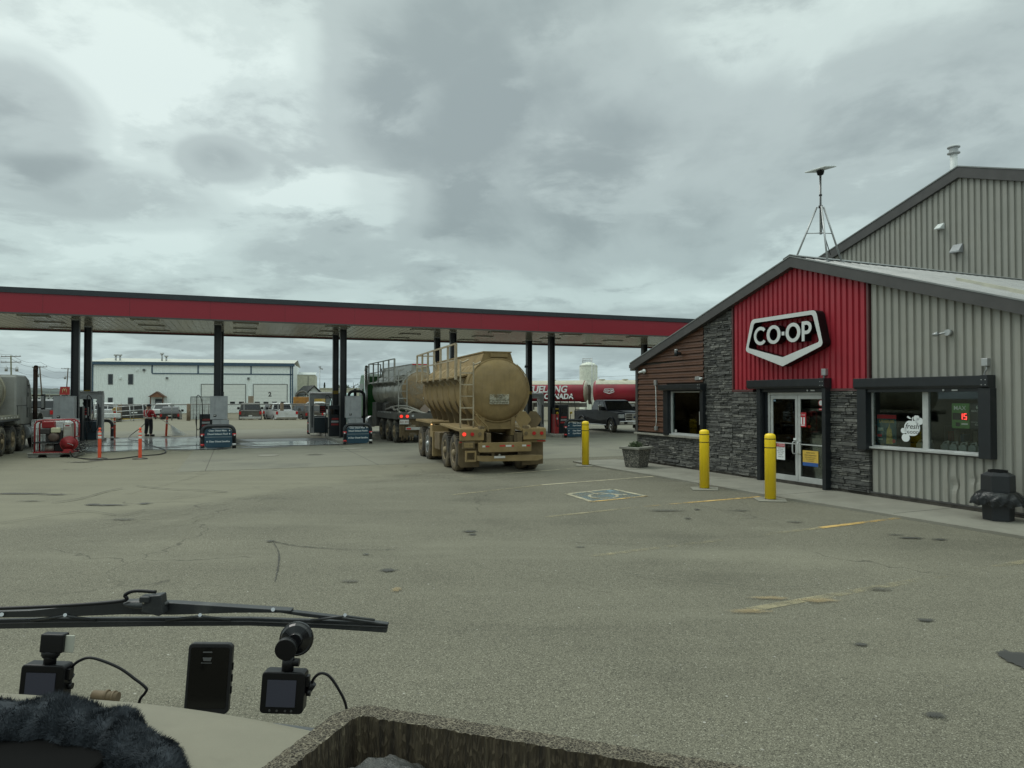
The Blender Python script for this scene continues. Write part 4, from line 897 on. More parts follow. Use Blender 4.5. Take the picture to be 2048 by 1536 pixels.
def cabinet(x, y, label, group, w_=.72, flip=1):
    c = thing('card_cabinet', label, 'fuel cabinet', CN(x, y, .15), CRZ, group)
    up = MB().bx(-w_ / 2, w_ / 2, -.2, .3, .98, 2.02).build('upper_cabinet', greycab, c, .012)
    lo = MB().bx(-w_ / 2 + .10 * flip, w_ / 2 + (.18 if flip > 0 else -.10) - (.12 if w_ < .8 else 0), -.28, .22, .0, .96).build('lower_cabinet', greycab, c, .01)
    MB().bx(-w_ / 2 + .14, -w_ / 2 + .26, -.206, -.2001, 1.10, 1.20).build('keyhole_plate', black_plastic, up)
    MB().bx(-w_ / 2 + .15, -w_ / 2 + .23, -.210, -.2061, 1.15, 1.18).build('label', wb, up)
    MB().bx(-w_ / 2, w_ / 2, -.214, -.2001, 1.985, 2.02).build('rain_lip', greycab, up)
    return c
cabinet(.10, -1.15, 'tall grey two-part cabinet behind the sign barrier beside the wet forecourt', 'grey island cabinets')
cabinet(6.05, -.95, 'tall grey two-part cabinet in front of the paired columns left of the tank trucks', 'grey island cabinets')
cabinet(-5.88, -.95, 'grey two-part cabinet behind the caged water tank', 'grey island cabinets', .76, -1)
rdp = mat('pump_red_door', (.30, .03, .03), .4, dirt=((.2, .1, .08), .5, .5))
def nozzle(mb, x, y, z, mi=0): mb.tube([(x, y, z), (x + .02, y - .12, z + .04), (x + .02, y - .2, z - .04)], [.03, .025, .012], 8, mi).box((x, y - .03, z - .02), (.05, .14, .09), (.3, 0, 0), mi)
def hosepump(x, y, label, group, red=False, h=1.55):
    c = thing('fuel_dispenser', label, 'fuel pump', CN(x, y, .15), CRZ, group)
    b = MB().bx(-.28, .28, -.25, .25, 0, h).build('body', black_metal, c, .015)
    if red:
        b2 = MB().bx(-.52, -.285, -.26, .22, .0, 1.05).build('red_door', rdp, c, .01); MB().lathe([(.03, -.266), (.06, -.266), (.06, -.261), (.03, -.261)], (-.40, 0, .80), 'y', 14).build('round_mark', wb, b2)
        MB().bx(-.52, -.285, -.24, .2, 1.05, 1.38).build('display_head', black_plastic, c)
        MB().bx(-.50, -.30, -.27, -.25, 1.30, 1.36).build('yellow_label', mat('label_yellow', (.28, .19, .02), .6), c)
    MB().bx(-.20, .20, -.262, -.251, h - .45, h - .20).build('screen_panel', darkglass, b)
    for k in range(3): MB().bx(-.18, .18, -.268, -.2515, .55 + k * .14, .64 + k * .14).build('price_plate', [rdp, steel, rdp][k], b)
    for sx_ in (-1, 1):
        X = sx_ * .42
        MB().cyl((X, 0, 0), (X, 0, 2.02), .016, n=8).build('hose_mast', black_metal, c)
        MB().tube(interp([(X, 0, 2.0), (X + .08, -.12, 2.06), (X + .22, -.22, 1.85), (X + .28, -.28, 1.2), (X + .18, -.28, .55), (X + .05, -.28, .40), (X - .02, -.28, .8), (X, -.26, 1.1)], 6), .018, 8).build('hose', hose, c)
        q = MB(); nozzle(q, X, -.24, 1.12); q.build('nozzle', mat('nozzle_yellow', (.55, .38, .03), .4) if red else steel, c)
    return c
hosepump(-.55, 2.2, 'black hose pump with looped hose beside the wet forecourt', 'diesel pumps on the islands', h=1.15)
hosepump(5.45, 1.4, 'black hose pump crowded between the paired columns left of the tank trucks', 'diesel pumps on the islands')
hosepump(-5.85, 1.2, 'black hose pump between the far left canopy columns', 'diesel pumps on the islands')
hosepump(17.35, -.35, 'fuel pump with red door and yellow nozzles near the dark pickup', 'diesel pumps on the islands', True)
hosepump(11.3, 1.6, 'black hose pump mostly hidden by the mud-covered tank trailer', 'diesel pumps on the islands')
archm = mat('arch_grey', (.38, .39, .39), .45, .2, dirt=((.17, .165, .15), .5, .5)); archd = mat('arch_dark', (.11, .115, .12), .5)
def arch(x, y, label, w_=1.5, h=2.3):
    c = thing('arched_dispenser', label, 'fuel pump', CN(x, y, .15), CRZ, 'arched grey dispensers')
    hw = w_ / 2; pts = arcpts(0, 0, 0, 0, 0, 1)
    prof = [(-.26, 0)] + [(-.26, h - .34)] + arcpts(-.26 + .30, h - .34, .30, 180, 90, 6) + [(.20, h - .04), (.26, h - .10), (.26, 0)]
    for sx_ in (-1, 1):
        pst = MB().prism([(a, b) for a, b in [(-.26, 0)] + arcpts(.0, h - .30, .26, 180, 0, 10) + [(.26, 0)]], 'x', sx_ * hw - .14, sx_ * hw + .10).build('end_post', archm, c, .008)
        MB().bx(sx_ * hw - .05, sx_ * hw + .05, -.264, -.2601, .3, 1.5).build('post_panel', archd, pst)
    MB().prism(arcpts(0, h - .30, .245, 180, 0, 12) + [(.245, h - .42), (-.245, h - .42)], 'x', -hw + .08, hw - .08).build('rounded_hood', archm, c)
    b = MB().bx(-hw + .085, hw - .085, -.2, .2, 0, .85).build('cabinet', mat('dispenser_navy', (.03, .05, .065), .4), c, .01)
    MB().bx(-.34, .02, -.17, .14, 1.10, 1.50).build('meter_head', black_plastic, c, .01)
    for k in range(3): MB().bx(-.31, -.01, -.178, -.171, 1.15 + k * .12, 1.21 + k * .12).build('price_plate', rdp, c)
    MB().tube(interp([(.35, -.15, 1.8), (.48, -.3, 1.5), (.45, -.32, .6), (.25, -.3, .35), (.1, -.28, .8), (.1, -.2, 1.2)], 6), .018, 8).build('hose', hose, c)
    q = MB(); nozzle(q, .12, -.22, 1.05); q.build('nozzle', steel, c); return c
arch(-5.62, 2.55, 'grey arched dispenser with glossy end post behind the far left columns', 1.05)
arch(5.45, 5.0, 'grey arched dispenser with red price plates at the back of the middle island', 1.5)
arch(17.7, 5.0, 'dark grey arched dispenser under the canopy behind the mud-covered trailer', 1.5)
# ---------------------------------------------------------------- bollards
def bollard(p, label, first=[None]):
    if first[0]: return dup(first[0], p, 0, label)
    b = thing('bollard', label, 'bollard', p, 0, 'yellow bollards along the store front')
    MB().lathe([(.112, .02), (.112, 1.30), (.108, 1.34), (.09, 1.365), (.05, 1.38), (.001, 1.385)], n=28).build('sleeve', yellow, b)
    for z in (1.08, 1.26): MB().lathe([(.1125, z), (.1145, z + .004), (.1145, z + .014), (.1125, z + .018)], n=28).build('dark_band', black_plastic, b)
    MB().lathe([(.115, .0), (.115, .03)], n=24).build('base_ring', black_metal, b)
    MB().prism([(-.33, -.26), (.22, -.34), (.36, .14), (.12, .33), (-.28, .24)], 'z', .0, .022).build('footing', conc, b, .01)
    first[0] = b; return b
bollard(G(1541, 1000), 'yellow bollard in front of the glass entrance doors, nearest the camera')
bollard(G(1409, 978), 'yellow bollard in front of the left store window')
bollard(G(1171, 931), 'yellow bollard left of the stone planter, farthest from the camera')
# planter with a little shrub
pl = thing('planter', 'square tapered exposed-aggregate planter at the store corner', 'planter', G(1273, 934, .045), SRZ + R(20))
def agg():
    m = bpy.data.materials.new('exposed_aggregate'); m.use_nodes = True; t = m.node_tree; b = t.nodes['Principled BSDF']; b.inputs['Roughness'].default_value = .85
    o = N(t, 'ShaderNodeTexCoord').outputs['Object']; v = N(t, 'ShaderNodeTexVoronoi'); v.inputs['Scale'].default_value = 45; L(t, o, v.inputs['Vector'])
    s = N(t, 'ShaderNodeSeparateColor'); L(t, v.outputs['Color'], s.inputs[0]); L(t, ramp(t, s.outputs[0], [(0, (.04, .04, .036)), (.6, (.11, .105, .09)), (1, (.28, .26, .22))]), b.inputs['Base Color'])
    bn = N(t, 'ShaderNodeBump'); bn.inputs['Distance'].default_value = .006; bn.invert = True; L(t, v.outputs['Distance'], bn.inputs['Height']); L(t, bn.outputs[0], b.inputs['Normal']); return m
aggm = agg(); w0, w1, h = .24, .315, .56
def frus(w0, w1, z0, z1): return MB().add([(-w0, -w0, z0), (w0, -w0, z0), (w0, w0, z0), (-w0, w0, z0), (-w1, -w1, z1), (w1, -w1, z1), (w1, w1, z1), (-w1, w1, z1)], [(3, 2, 1, 0), (0, 1, 5, 4), (1, 2, 6, 5), (2, 3, 7, 6), (3, 0, 4, 7)])
frus(w0, w1, 0, h).build('pot', aggm, pl, .02)
r_ = MB(); 
for a in range(4):
    c_, s_ = cos(a * pi / 2), sin(a * pi / 2)
    vs = [(-w1 - .05, -w1 - .05), (w1 + .05, -w1 - .05), (w1 - .05, -w1 + .05), (-w1 + .05, -w1 + .05)]
    r_.prism([(x * c_ - y * s_, x * s_ + y * c_) for x, y in vs], 'z', h - .015, h + .05)
r_.build('rim', kerbm, pl, .01)
MB().bx(-w1 + .03, w1 - .03, -w1 + .03, w1 - .03, h - .06, h - .01).build('soil', mat('soil', (.05, .04, .03), .95), pl)
leafm = mat('shrub_leaf', (.075, .105, .045), .6, var=.45, vs=9); sh = MB(); rnd = random.Random(4)
for _ in range(420):
    a = rnd.random() * 2 * pi; r = rnd.random() ** .6 * .18; z = rnd.uniform(0, .20) * (1.15 - r / .3); c = Vector((r * cos(a) - .03, r * sin(a), z)); d = Vector((cos(a) * rnd.random(), sin(a) * rnd.random(), rnd.uniform(.4, 1.3))).normalized() * rnd.uniform(.04, .09); w_ = d.cross(Vector((rnd.random() - .5, rnd.random() - .5, .3))).normalized() * .010
    sh.add([c - w_ * .3, c + d * .5 - w_, c + d, c + d * .5 + w_], [(0, 1, 2, 3)])
for _ in range(14):
    a = rnd.random() * 2 * pi; d = Vector((cos(a) * .22 + .06, sin(a) * .22, rnd.uniform(.10, .22))); sh.cyl((0, 0, 0), d, .004, .0015, n=4)
so_ = sh.build('shrub', leafm, fix=False); so_.location = pl.location + Vector((0, 0, h - .01)); tag(so_, 'small scraggly green shrub growing in the aggregate planter', 'plant')
# ---------------------------------------------------------------- litter bin
bn_ = thing('litter_bin', 'black hexagonal litter bin with crumpled bag skirt beside the grey wall', 'litter bin', ST(11.78, -.55, .045), SRZ + R(12)); bn_.scale = (.86, .86, .95)
hexp = lambda r: [(r * cos(R(60 * k + 30)), r * sin(R(60 * k + 30))) for k in range(6)]
def hexf(r0, r1, z0, z1, mb=None):
    mb = mb or MB(); a = hexp(r0); b = hexp(r1); return mb.add([(x, y, z0) for x, y in a] + [(x, y, z1) for x, y in b], [(k, (k + 1) % 6, 6 + (k + 1) % 6, 6 + k) for k in range(6)] + [(5, 4, 3, 2, 1, 0), (6, 7, 8, 9, 10, 11)])
binm = mat('bin_plastic', (.016, .018, .021), .5, dirt=((.07, .07, .065), .55, .4))
hexf(.27, .285, 0, .50).build('body', binm, bn_, .01)
ho = hexf(.30, .295, .46, .80); hd = ho.build('hood', binm, bn_, .012)
li = MB(); a = hexp(.30); b = hexp(.18); li.add([(x, y, .80) for x, y in a] + [(x, y, .86) for x, y in b], [(k, (k + 1) % 6, 6 + (k + 1) % 6, 6 + k) for k in range(6)]).build('lid', binm, hd)
MB().lathe([(.17, .85), (.17, .895), (.14, .895), (.14, .80)], n=18, sm=False).build('opening_rim', black_plastic, hd)
bg_ = MB(); rnd = random.Random(8); n = 72; K = 12; vs = []
for j in range(K + 1):
    t = j / K
    for k in range(n):
        a = 2 * pi * k / n; fl = .30 + .14 * sin(min(1, t * 1.15) * pi / 2) * (1 + .35 * sin(a * 2 + 1) * t); ruf = .03 * t * sin(a * 9 + 2 * sin(a * 3)) + .012 * t * sin(a * 17 + j * .6) + rnd.uniform(-.003, .003)
        z = .52 - .24 * t ** 1.3 + .02 * sin(a * 9 + j * .9) * t + rnd.uniform(-.003, .003) * t
        r = fl + ruf; vs.append((r * cos(a), r * sin(a), z))
bg_.add(vs, [(j * n + k, j * n + (k + 1) % n, (j + 1) * n + (k + 1) % n, (j + 1) * n + k) for j in range(K) for k in range(n)])
bagm = mat('bin_bag', (.008, .009, .010), .3, spec=.45, bump=.6, bs=14)
bg_.build('bag', bagm, bn_, fix=False)
# ---------------------------------------------------------------- wheels and tank vehicles
def wheel(par, x, y, r=.52, w_=.28, side=1, rim=None, tm=None, name='wheel', dual=False):
    rim = rim or steel; tm = tm or mudrub
    prof = [(r * .56, -w_ / 2 + .02), (r * .62, -w_ / 2), (r * .90, -w_ / 2), (r * .975, -w_ / 2 + .03), (r, -w_ / 2 + .06), (r, w_ / 2 - .06), (r * .975, w_ / 2 - .03), (r * .90, w_ / 2), (r * .62, w_ / 2), (r * .56, w_ / 2 - .02)]
    t = MB().lathe(prof, (x, y, r), 'x', 28)
    for k in range(30):                                # tread blocks
        a = 2 * pi * k / 30; t.box((x, y + r * cos(a), r + r * sin(a)), (w_ * .86, .035, .012 * 2), (a + pi / 2, 0, 0))
    if dual: t.lathe(prof, (x - side * (w_ + .05), y, r), 'x', 24)
    o = t.build('wheel' if name == 'wheel' else name, tm, par)
    s = side; f = w_ / 2
    rp = [(r * .57, s * (f - .02)), (r * .55, s * (f - .005)), (r * .51, s * (f - .02)), (r * .46, s * (f - .10)), (r * .30, s * (f - .12)), (r * .22, s * (f - .06)), (r * .16, s * (f + .02)), (r * .10, s * (f + .04)), (.001, s * (f + .04))]
    rm = MB().lathe(rp, (x, y, r), 'x', 24)
    for k in range(10): a = 2 * pi * k / 10; rm.cyl((x + s * (f - .12), y + r * .38 * cos(a), r + r * .38 * sin(a)), (x + s * (f - .10), y + r * .38 * cos(a), r + r * .38 * sin(a)), r * .045, n=6)
    rm.build('rim', rim, o); return o
mudm = mat('dried_mud', MUD, .85, var=.16, vs=2.2, bump=.25, bs=30, dirt=((.285, .21, .115), .47, .7), ds=.8, streak=((.14, .10, .05), .5))
mudd = mat('dark_mud', (.145, .105, .055), .9, var=.2, vs=3, bump=.35, bs=30)
mudrim = mat('muddy_rim', (.26, .20, .12), .75, dirt=((.4, .38, .33), .55, .5), ds=2)
tanksteel = mat('dirty_stainless', (.46, .45, .41), .33, .65, var=.14, vs=.7, dirt=((.27, .235, .165), .44, .75), ds=.7, streak=((.26, .22, .15), .5))
framegrey = mat('grey_frame_paint', (.085, .082, .072), .6, dirt=((.22, .19, .14), .48, .6))
def tank_body(par, L0, L1, cz, r, m, mring, rw=None):
    rw = rw or r; K = 30
    def sec(y, k):  return [(rw * k * cos(2 * pi * i / K), y, cz + r * k * sin(2 * pi * i / K)) for i in range(K)]
    ys = [(L0, .001), (L0 + .005, .30), (L0 + .03, .62), (L0 + .08, .84), (L0 + .15, .95), (L0 + .24, 1.0), (L1 - .24, 1.0), (L1 - .15, .95), (L1 - .08, .84), (L1 - .03, .62), (L1 - .005, .3), (L1, .001)]
    vs = []
    for y, k in ys: vs += sec(y, k)
    t = MB().add(vs, [(j * K + i, j * K + (i + 1) % K, (j + 1) * K + (i + 1) % K, (j + 1) * K + i) for j in range(len(ys) - 1) for i in range(K)], 0, True)
    tk = t.build('tank', m, par)
    rg = MB()
    y = L0 + .24
    ry = [L0 + .2] + [L0 + .24 + .92 * (k + .6) for k in range(int((L1 - L0 - .6) / .92))] + [L1 - .2]
    for y in ry: rg.lathe([(r + .001, y - .028), (r + .014, y - .02), (r + .014, y + .02), (r + .001, y + .028)], (0, 0, cz), 'y', 32, sq=(rw / r, 1))
    rg.build('ring_stiffener', mring, tk); return tk, ry
def tank_top(par, L0, L1, cz, r, m, mrail, zt=3.42, deckz=2.76, railz=3.68, ry=(), red=False, posts=7):
    tp = r + cz
    hp = MB().add([(-.40, L0, zt), (.40, L0, zt), (.52, L0 + .02, cz + r * .82), (-.52, L0 + .02, cz + r * .82), (-.40, L1, zt), (.40, L1, zt), (.52, L1, cz + r * .82), (-.52, L1, cz + r * .82)],
                  [(0, 1, 2, 3), (4, 7, 6, 5), (0, 4, 5, 1), (1, 5, 6, 2), (3, 2, 6, 7), (0, 3, 7, 4)])
    h_ = hp.build('top_hopper', m, par)
    MB().bx(-.43, .43, L0 - .02, L0 + .05, zt, zt + .035).bx(-.43, -.38, L0 + .05, L1, zt, zt + .035).bx(.38, .43, L0 + .05, L1, zt, zt + .035).bx(-.22, .30, L0 - .05, L0 - .021, zt - .13, zt - .02).build('hopper_rim', m, h_)
    if red: MB().bx(-.40, .40, L0 - .03, L0 - .021, zt - .02, zt + .03).build('red_reflector_strip', redtape, h_)
    # walkway on the left side, carried on brackets
    dk = MB().add([(-.50, L0 + .3, deckz + .12), (-1.18, L0 + .3, deckz), (-1.18, L1, deckz), (-.50, L1, deckz + .12), (-.50, L0 + .3, deckz + .08), (-1.18, L0 + .3, deckz - .05), (-1.18, L1, deckz - .05), (-.50, L1, deckz + .08)], [(0, 1, 2, 3), (4, 7, 6, 5), (0, 4, 5, 1), (1, 5, 6, 2), (2, 6, 7, 3), (0, 3, 7, 4)]).build('walkway', m, par)
    br = MB()
    for y in [L0 + .5 + k * .92 for k in range(int((L1 - L0) / .92))]: br.prism([(-1.16, deckz - .05), (-.72, deckz - .05), (-.80, deckz - .36)], 'y', y - .02, y + .02)
    br.build('bracket', mrail, dk)
    rl = MB(); n = posts; ysr = [L0 + .3 + (L1 - L0 - .3) * k / (n - 1) for k in range(n)]
    for k, y in enumerate(ysr): rl.bx(-1.20, -1.14, y - (.04 if k else .07), y + (.04 if k else .07), deckz - .10, railz)
    rl.bx(-1.19, -1.15, ysr[0], ysr[-1], railz - .03, railz + .02).bx(-1.185, -1.155, ysr[0], ysr[-1], (deckz + railz) / 2 - .02, (deckz + railz) / 2 + .02)
    rl.bx(-1.16, -.5, ysr[-1] - .02, ysr[-1] + .02, railz - .03, railz + .01).bx(-1.16, -.75, ysr[-1] - .02, ysr[-1] + .02, (deckz + railz) / 2 - .02, (deckz + railz) / 2 + .01)
    rl.bx(-.55, -.5, ysr[-1] - .02, ysr[-1] + .02, deckz + .1, railz)
    rl.tube(interp([(-.55, ysr[-1] - .3, railz - .25), (-.50, ysr[-1] - .35, railz - .55), (-.52, ysr[-1] - .35, deckz + .1)], 5), .03)
    rl.build('guard_rail', mrail, par)
def ladder(par, xa, xb, y, z0, z1, m, deckz):
    q = MB()
    for x, zt in ((xa, z1 + .05), (xb, z1)):
        q.tube(interp([(x, y, z0), (x, y, zt - .12), (x + .02, y + .02, zt - .03), (x + .14, y + .12, zt + .01), (x + .30, y + .30, zt + .08)], 5), .024, 8)
    for k in range(int((z1 - z0) / .33)): q.bx(xa, xb, y - .02, y + .02, z0 + .30 + k * .33, z0 + .335 + k * .33)
    q.build('ladder', m, par)
def lamps(par, xs, y, z, mats, r=.052):
    for x, mm in zip(xs, mats):
        MB().cyl((x, y, z), (x, y - .022, z), r, n=16).build('tail_lamp', mm, par)
# ---------------------------------------------------------------- mud-covered pup trailer
def pup():
    t = thing('tank_trailer', 'mud-caked tan tank trailer with catwalk, ladder and double axles, nearest the camera', 'tank trailer', (-.51, 20.95, 0), R(17.5))
    tk, ry = tank_body(t, -.50, 6.75, 2.33, .93, mudm, mudm)
    tank_top(t, -.28, 6.5, 2.33, .93, mudm, mat('dusty_rail', (.40, .34, .24), .6, .2, dirt=((.24, .18, .10), .45, .7)), 3.43, 2.74, 3.69)
    g = MB()
    for y in [.4 + .92 * k for k in range(7)]:
        for s in (-1, 1): g.prism([(s * .90, 2.02), (s * .58, 1.05), (s * .50, 1.05), (s * .45, 1.5)], 'y', y - .02, y + .02)
    g.build('gusset', mudd, t, split=True)
    MB().bx(-.52, -.40, -.35, 6.6, 1.02, 1.55).bx(.40, .52, -.35, 6.6, 1.02, 1.55).bx(-.4, .4, .2, .4, 1.1, 1.5).bx(-.4, .4, 3, 3.2, 1.1, 1.5).prism([(-.62, 1.58), (-.45, 1.20), (.45, 1.20), (.62, 1.58), (.3, 1.42), (-.3, 1.42)], 'y', -.3, .1).build('frame', mudm, t)
    MB().cyl((-1.0, 0, .52), (1.0, 0, .52), .07).cyl((-1.0, 1.25, .52), (1.0, 1.25, .52), .07).cyl((-1.0, 4.05, .52), (1, 4.05, .52), .07).cyl((-1, 5.35, .52), (1, 5.35, .52), .07).bx(-.45, -.35, -.4, 6, .6, 1.0).bx(.35, .45, -.4, 6, .6, 1.0).build('axle', mudd, t)
    for y in (0, 1.2, 4.05, 5.3):
        wheel(t, -1.11, y, .53, .27, -1, mudrim if y != 4.05 else steel, dual=True); wheel(t, 1.11, y, .53, .27, 1, mudrim, dual=True)
    for s in (-1, 1):
        MB().prism([(-.88, 1.17), (1.85, 1.25), (1.85, 1.31), (-.88, 1.25)], 'x', s * 1.27, s * .52).build('fender', mudm, t, .01)
        MB().prism([(3.15, 1.24), (6.2, 1.24), (6.2, 1.32), (3.15, 1.32)], 'x', s * 1.27, s * .52).build('fender', mudm, t, .01)
        MB().bx(s * 1.27, s * .58, -.93, -.86, .92, 1.23).build('lamp_panel', mudm, t, .01)
        MB().bx(s * 1.28, s * .60, -.86, -.84, .84, .90).build('panel_lip', mudm, t)
        MB().prism([(s * 1.26, .20), (s * .62, .17), (s * .60, .90), (s * 1.26, .90)] if s > 0 else [(-1.26, .24), (-1.18, .16), (-.66, .16), (-.62, .90), (-1.26, .90)], 'y', -.70, -.67).build('mud_flap', mudd, t)
        MB().box((s * .66, -.84, 1.15), (.16, .14, .34), (0, .2, .3)).build('corner_post', mudd, t, .02)
    lamps(t, (-1.15, -.92), -.93, 1.10, (redlit, redlens)); lamps(t, (1.13, .90), -.93, 1.10, (redlens, redlens)); lamps(t, (-.70, .66), -.93, 1.10, (mudd, mudd))
    for s in (-1, 1): MB().bx(s * 1.27, s * 1.02, -.866, -.8605, .86, .89).build('reflector', redtape, t)
    b = MB().prism(rrect(-.76, .78, .60, .86, .04), 'y', -1.06, -.94).build('bumper', mudm, t)
    MB().bx(-.50, -.38, -.94, -.6, .62, 1.12).bx(.40, .54, -.94, -.6, .62, 1.12).build('bumper_bracket', mudd, t, split=True)
    MB().bx(-.66, -.58, -1.064, -1.0605, .74, .79).bx(.02, .18, -1.064, -1.0605, .74, .79).bx(.50, .62, -1.064, -1.0605, .74, .79).build('white_reflector', reflect, b)
    MB().bx(-.56, -.46, -1.064, -1.0605, .74, .78).bx(-.16, .0, -1.064, -1.0605, .75, .79).bx(.20, .26, -1.064, -1.0605, .74, .78).bx(.64, .74, -1.064, -1.0605, .74, .78).build('red_reflector', redtape, b)
    MB().prism([(-.80, .36), (-.80, .50), (-.2, .48), (.6, .50), (1.14, .47), (1.16, .38), (1.0, .32), (-.6, .33)], 'y', -.98, -.90).build('lower_bumper', mudm, t, .008)
    MB().bx(-.36, -.28, -.96, -.9, .48, .62).bx(.42, .52, -.96, -.9, .48, .62).build('bumper_strut', mudd, t)
    MB().bx(-.30, .02, -1.0, -.982, .42, .48).build('white_reflector', reflect, t)
    f_ = ringprism([(-1.12, .34), (-.82, .34), (-.82, .64), (-1.12, .64)], [(-1.08, .39), (-.86, .39), (-.86, .59), (-1.08, .59)], -1.0, -.9).build('step_frame', mudm, t)
    p_ = MB().bx(-1.16, -.90, -.945, -.935, .73, .86).build('licence_plate', mudm, t); text('T72 019', .07, mudd, p_, (-1.03, -.947, .79), (pi / 2, 0, 0), .001)
    MB().bx(-1.2, -.85, -.934, -.88, .70, .90).build('plate_bracket', mudd, t)
    # tool boxes between the axle pairs
    MB().bx(-1.26, -.70, 3.12, 3.50, .80, 1.20).build('toolbox', mudm, t, .02); fl = MB().bx(-1.26, -.68, 3.0, 3.12, .18, 1.0).build('mud_flap', mudm, t, .02)
    MB().lathe([(.12, 2.985), (.14, 2.985), (.14, 2.999), (.12, 2.999)], (-.97, 0, .55), 'y', 20, sq=(1, .6)).build('flap_emblem', mudd, fl)
    MB().bx(-1.22, -.75, 2.1, 2.9, .45, 1.0).build('toolbox', mudd, t, .02)
    ladder(t, -1.16, -.78, -.52, 1.18, 3.08, mat('dusty_rail', (0, 0, 0)), 2.74)
    MB().tube(interp([(-.72, -.55, 1.65), (-.55, -.56, 1.45), (-.40, -.58, 1.30), (-.36, -.6, 1.15)], 5), .018).tube(interp([(-.80, -.6, 1.5), (-.7, -.64, 1.35), (-.62, -.7, 1.25)], 5), .02).build('air_line', mudm, t)
    MB().tube([(.93 * cos(R(a)), -.42, 2.33 + .93 * sin(R(a))) for a in range(-50, 62, 8)], .015).build('rim_cable', mudm, t)
    for x, y, mm, a in ((.62, -.78, mudm, .12), (.97, -.70, mudd, -.1)):
        pl_ = MB().prism([(x - .23, 1.47), (x - .06, 1.23), (x, 1.20), (x + .06, 1.23), (x + .24, 1.47), (x + .24, 1.51), (x + .08, 1.72), (x - .1, 1.73), (x - .23, 1.53)], 'y', y - .012, y).build('placard', mm, t)
        MB().cyl((x, y + .01, 1.1), (x, y + .01, 1.4), .015, n=6).build('placard_post', mudd, pl_)
    # rubbed-clean notice on the rear head
    wm = worn('rubbed_notice', (.50, .48, .38), .36, .56, 6)
    s = MB().bx(-.30, .28, -.526, -.512, 1.93, 2.22).build('warning_notice', wm, t)
    bk = mat('notice_print', (.10, .085, .05), .7)
    for tx, z, sz in (('THIS TRUCK', 2.18, .060), ('STOPS', 2.115, .070), ('AT ALL UNCONTROLLED', 2.045, .052), ('RAILROAD CROSSINGS', 1.97, .052)): text(tx, sz, bk, s, (-.02, -.529, z), (pi / 2, 0, 0), .001, .001)
    MB().cyl((-1.2, 3.4, 1.23), (-1.24, 3.4, 1.23), .03).build('marker_lamp', mat('amber_lit', (.6, .3, .1), .4, emit=((1, .6, .25), 1.5)), t)
    MB().cyl((.3, 6.5, .85), (0, 9.3, .85), .07).cyl((-.3, 6.5, .85), (0, 9.3, .85), .07).build('drawbar', mudd, t)
    return t
pup()
# ---------------------------------------------------------------- green-cabbed tank truck ahead of it
greenp = mat('cab_green', (.012, .13, .022), .3, dirt=((.08, .09, .05), .55, .4), coat=.4)
def tanktruck(label, loc, rz, cabm, tankm, ringm, railm, fm, kind):
    t = thing('tank_truck', label, 'tank truck', loc, rz); z0 = 2.42
    tk, ry = tank_body(t, -.25, 6.7, z0, .93, tankm, ringm)
    return t, z0
t, z0 = tanktruck('tank truck with dirty stainless tank and green cab, stopped under the canopy', (-4.35, 33.6, 0), R(22.5), greenp, tanksteel, tanksteel, alu, framegrey, 0)
tank_top(t, -.05, 6.4, z0, .93, tanksteel, mat('rail_grey', (.34, .34, .31), .5, .4, dirt=((.22, .2, .15), .5, .5)), 3.66, 2.90, 3.93, red=True, posts=6)
mud_patch = MB().lathe([(.30, -.262), (.66, -.235), (.80, -.19), (.90, -.12)], (0, 0, z0), 'y', 30); mud_patch.build('mud_layer', worn('splashed_mud', (.30, .21, .11), .38, .55, 1.6), t, fix=False)
MB().bx(-.5, -.38, -.5, 12.2, .95, 1.35).bx(.38, .5, -.5, 12.2, .95, 1.35).bx(-.5, .5, -.5, -.35, .95, 1.4).build('frame', framegrey, t)
MB().cyl((-1, 0, .52), (1, 0, .52), .07).cyl((-1, 1.4, .52), (1, 1.4, .52), .07).cyl((-1, 2.8, .52), (1, 2.8, .52), .07).cyl((-1, 9.6, .52), (1, 9.6, .52), .07).build('axle', framegrey, t)
for y in (0, 1.4, 2.8):
    wheel(t, -1.11, y, .53, .27, -1, mudrim, rubber, dual=True); wheel(t, 1.11, y, .53, .27, 1, mudrim, rubber, dual=True)
wheel(t, -1.05, 9.6, .53, .3, -1, chrome, rubber); wheel(t, 1.05, 9.6, .53, .3, 1, chrome, rubber)
for s in (-1, 1):
    MB().bx(s * 1.26, s * .7, -.65, 3.9, 1.28, 1.42).build('deck', framegrey, t, .01)
    tr = MB().bx(s * 1.265, s * 1.20, -.62, 3.85, 1.10, 1.36).build('side_rail', framegrey, t)
    ml = MB()
    for k in range(9): ml.cyl((s * 1.27, .6 + k * .33, 1.39), (s * 1.285, .6 + k * .33, 1.39), .03, n=8)
    ml.build('marker_lamp', wb, tr)
MB().bx(-1.27, -.85, 3.9, 4.9, .62, 1.85).build('side_cabinet', framegrey, t, .02); MB().bx(.85, 1.27, 3.9, 4.9, .62, 1.85).build('side_cabinet', framegrey, t, .02)
MB().prism([(-1.0, 1.42), (-1.0, 1.75), (-.6, 1.95), (-.5, 1.42)], 'y', 2.8, 3.9).build('hose_tray', framegrey, t)
MB().tube(interp([(-1.0, 2.8, 1.50), (-.95, 1.6, 1.60), (-1.0, .8, 1.50), (-.9, -.2, 1.60), (-.3, -.5, 1.45), (.3, -.55, 1.30)], 8), .055, 8).tube(interp([(-.9, 2.2, 1.62), (-.8, .6, 1.70), (-.5, -.3, 1.62), (.2, -.5, 1.28)], 8), .05, 8).tube(interp([(-1.1, -.1, 1.55), (-1.05, -.45, 1.40), (-.8, -.62, 1.35), (-.5, -.62, 1.5)], 8), .045, 8).build('hose', mat('pale_hose', (.30, .28, .24), .6), t)
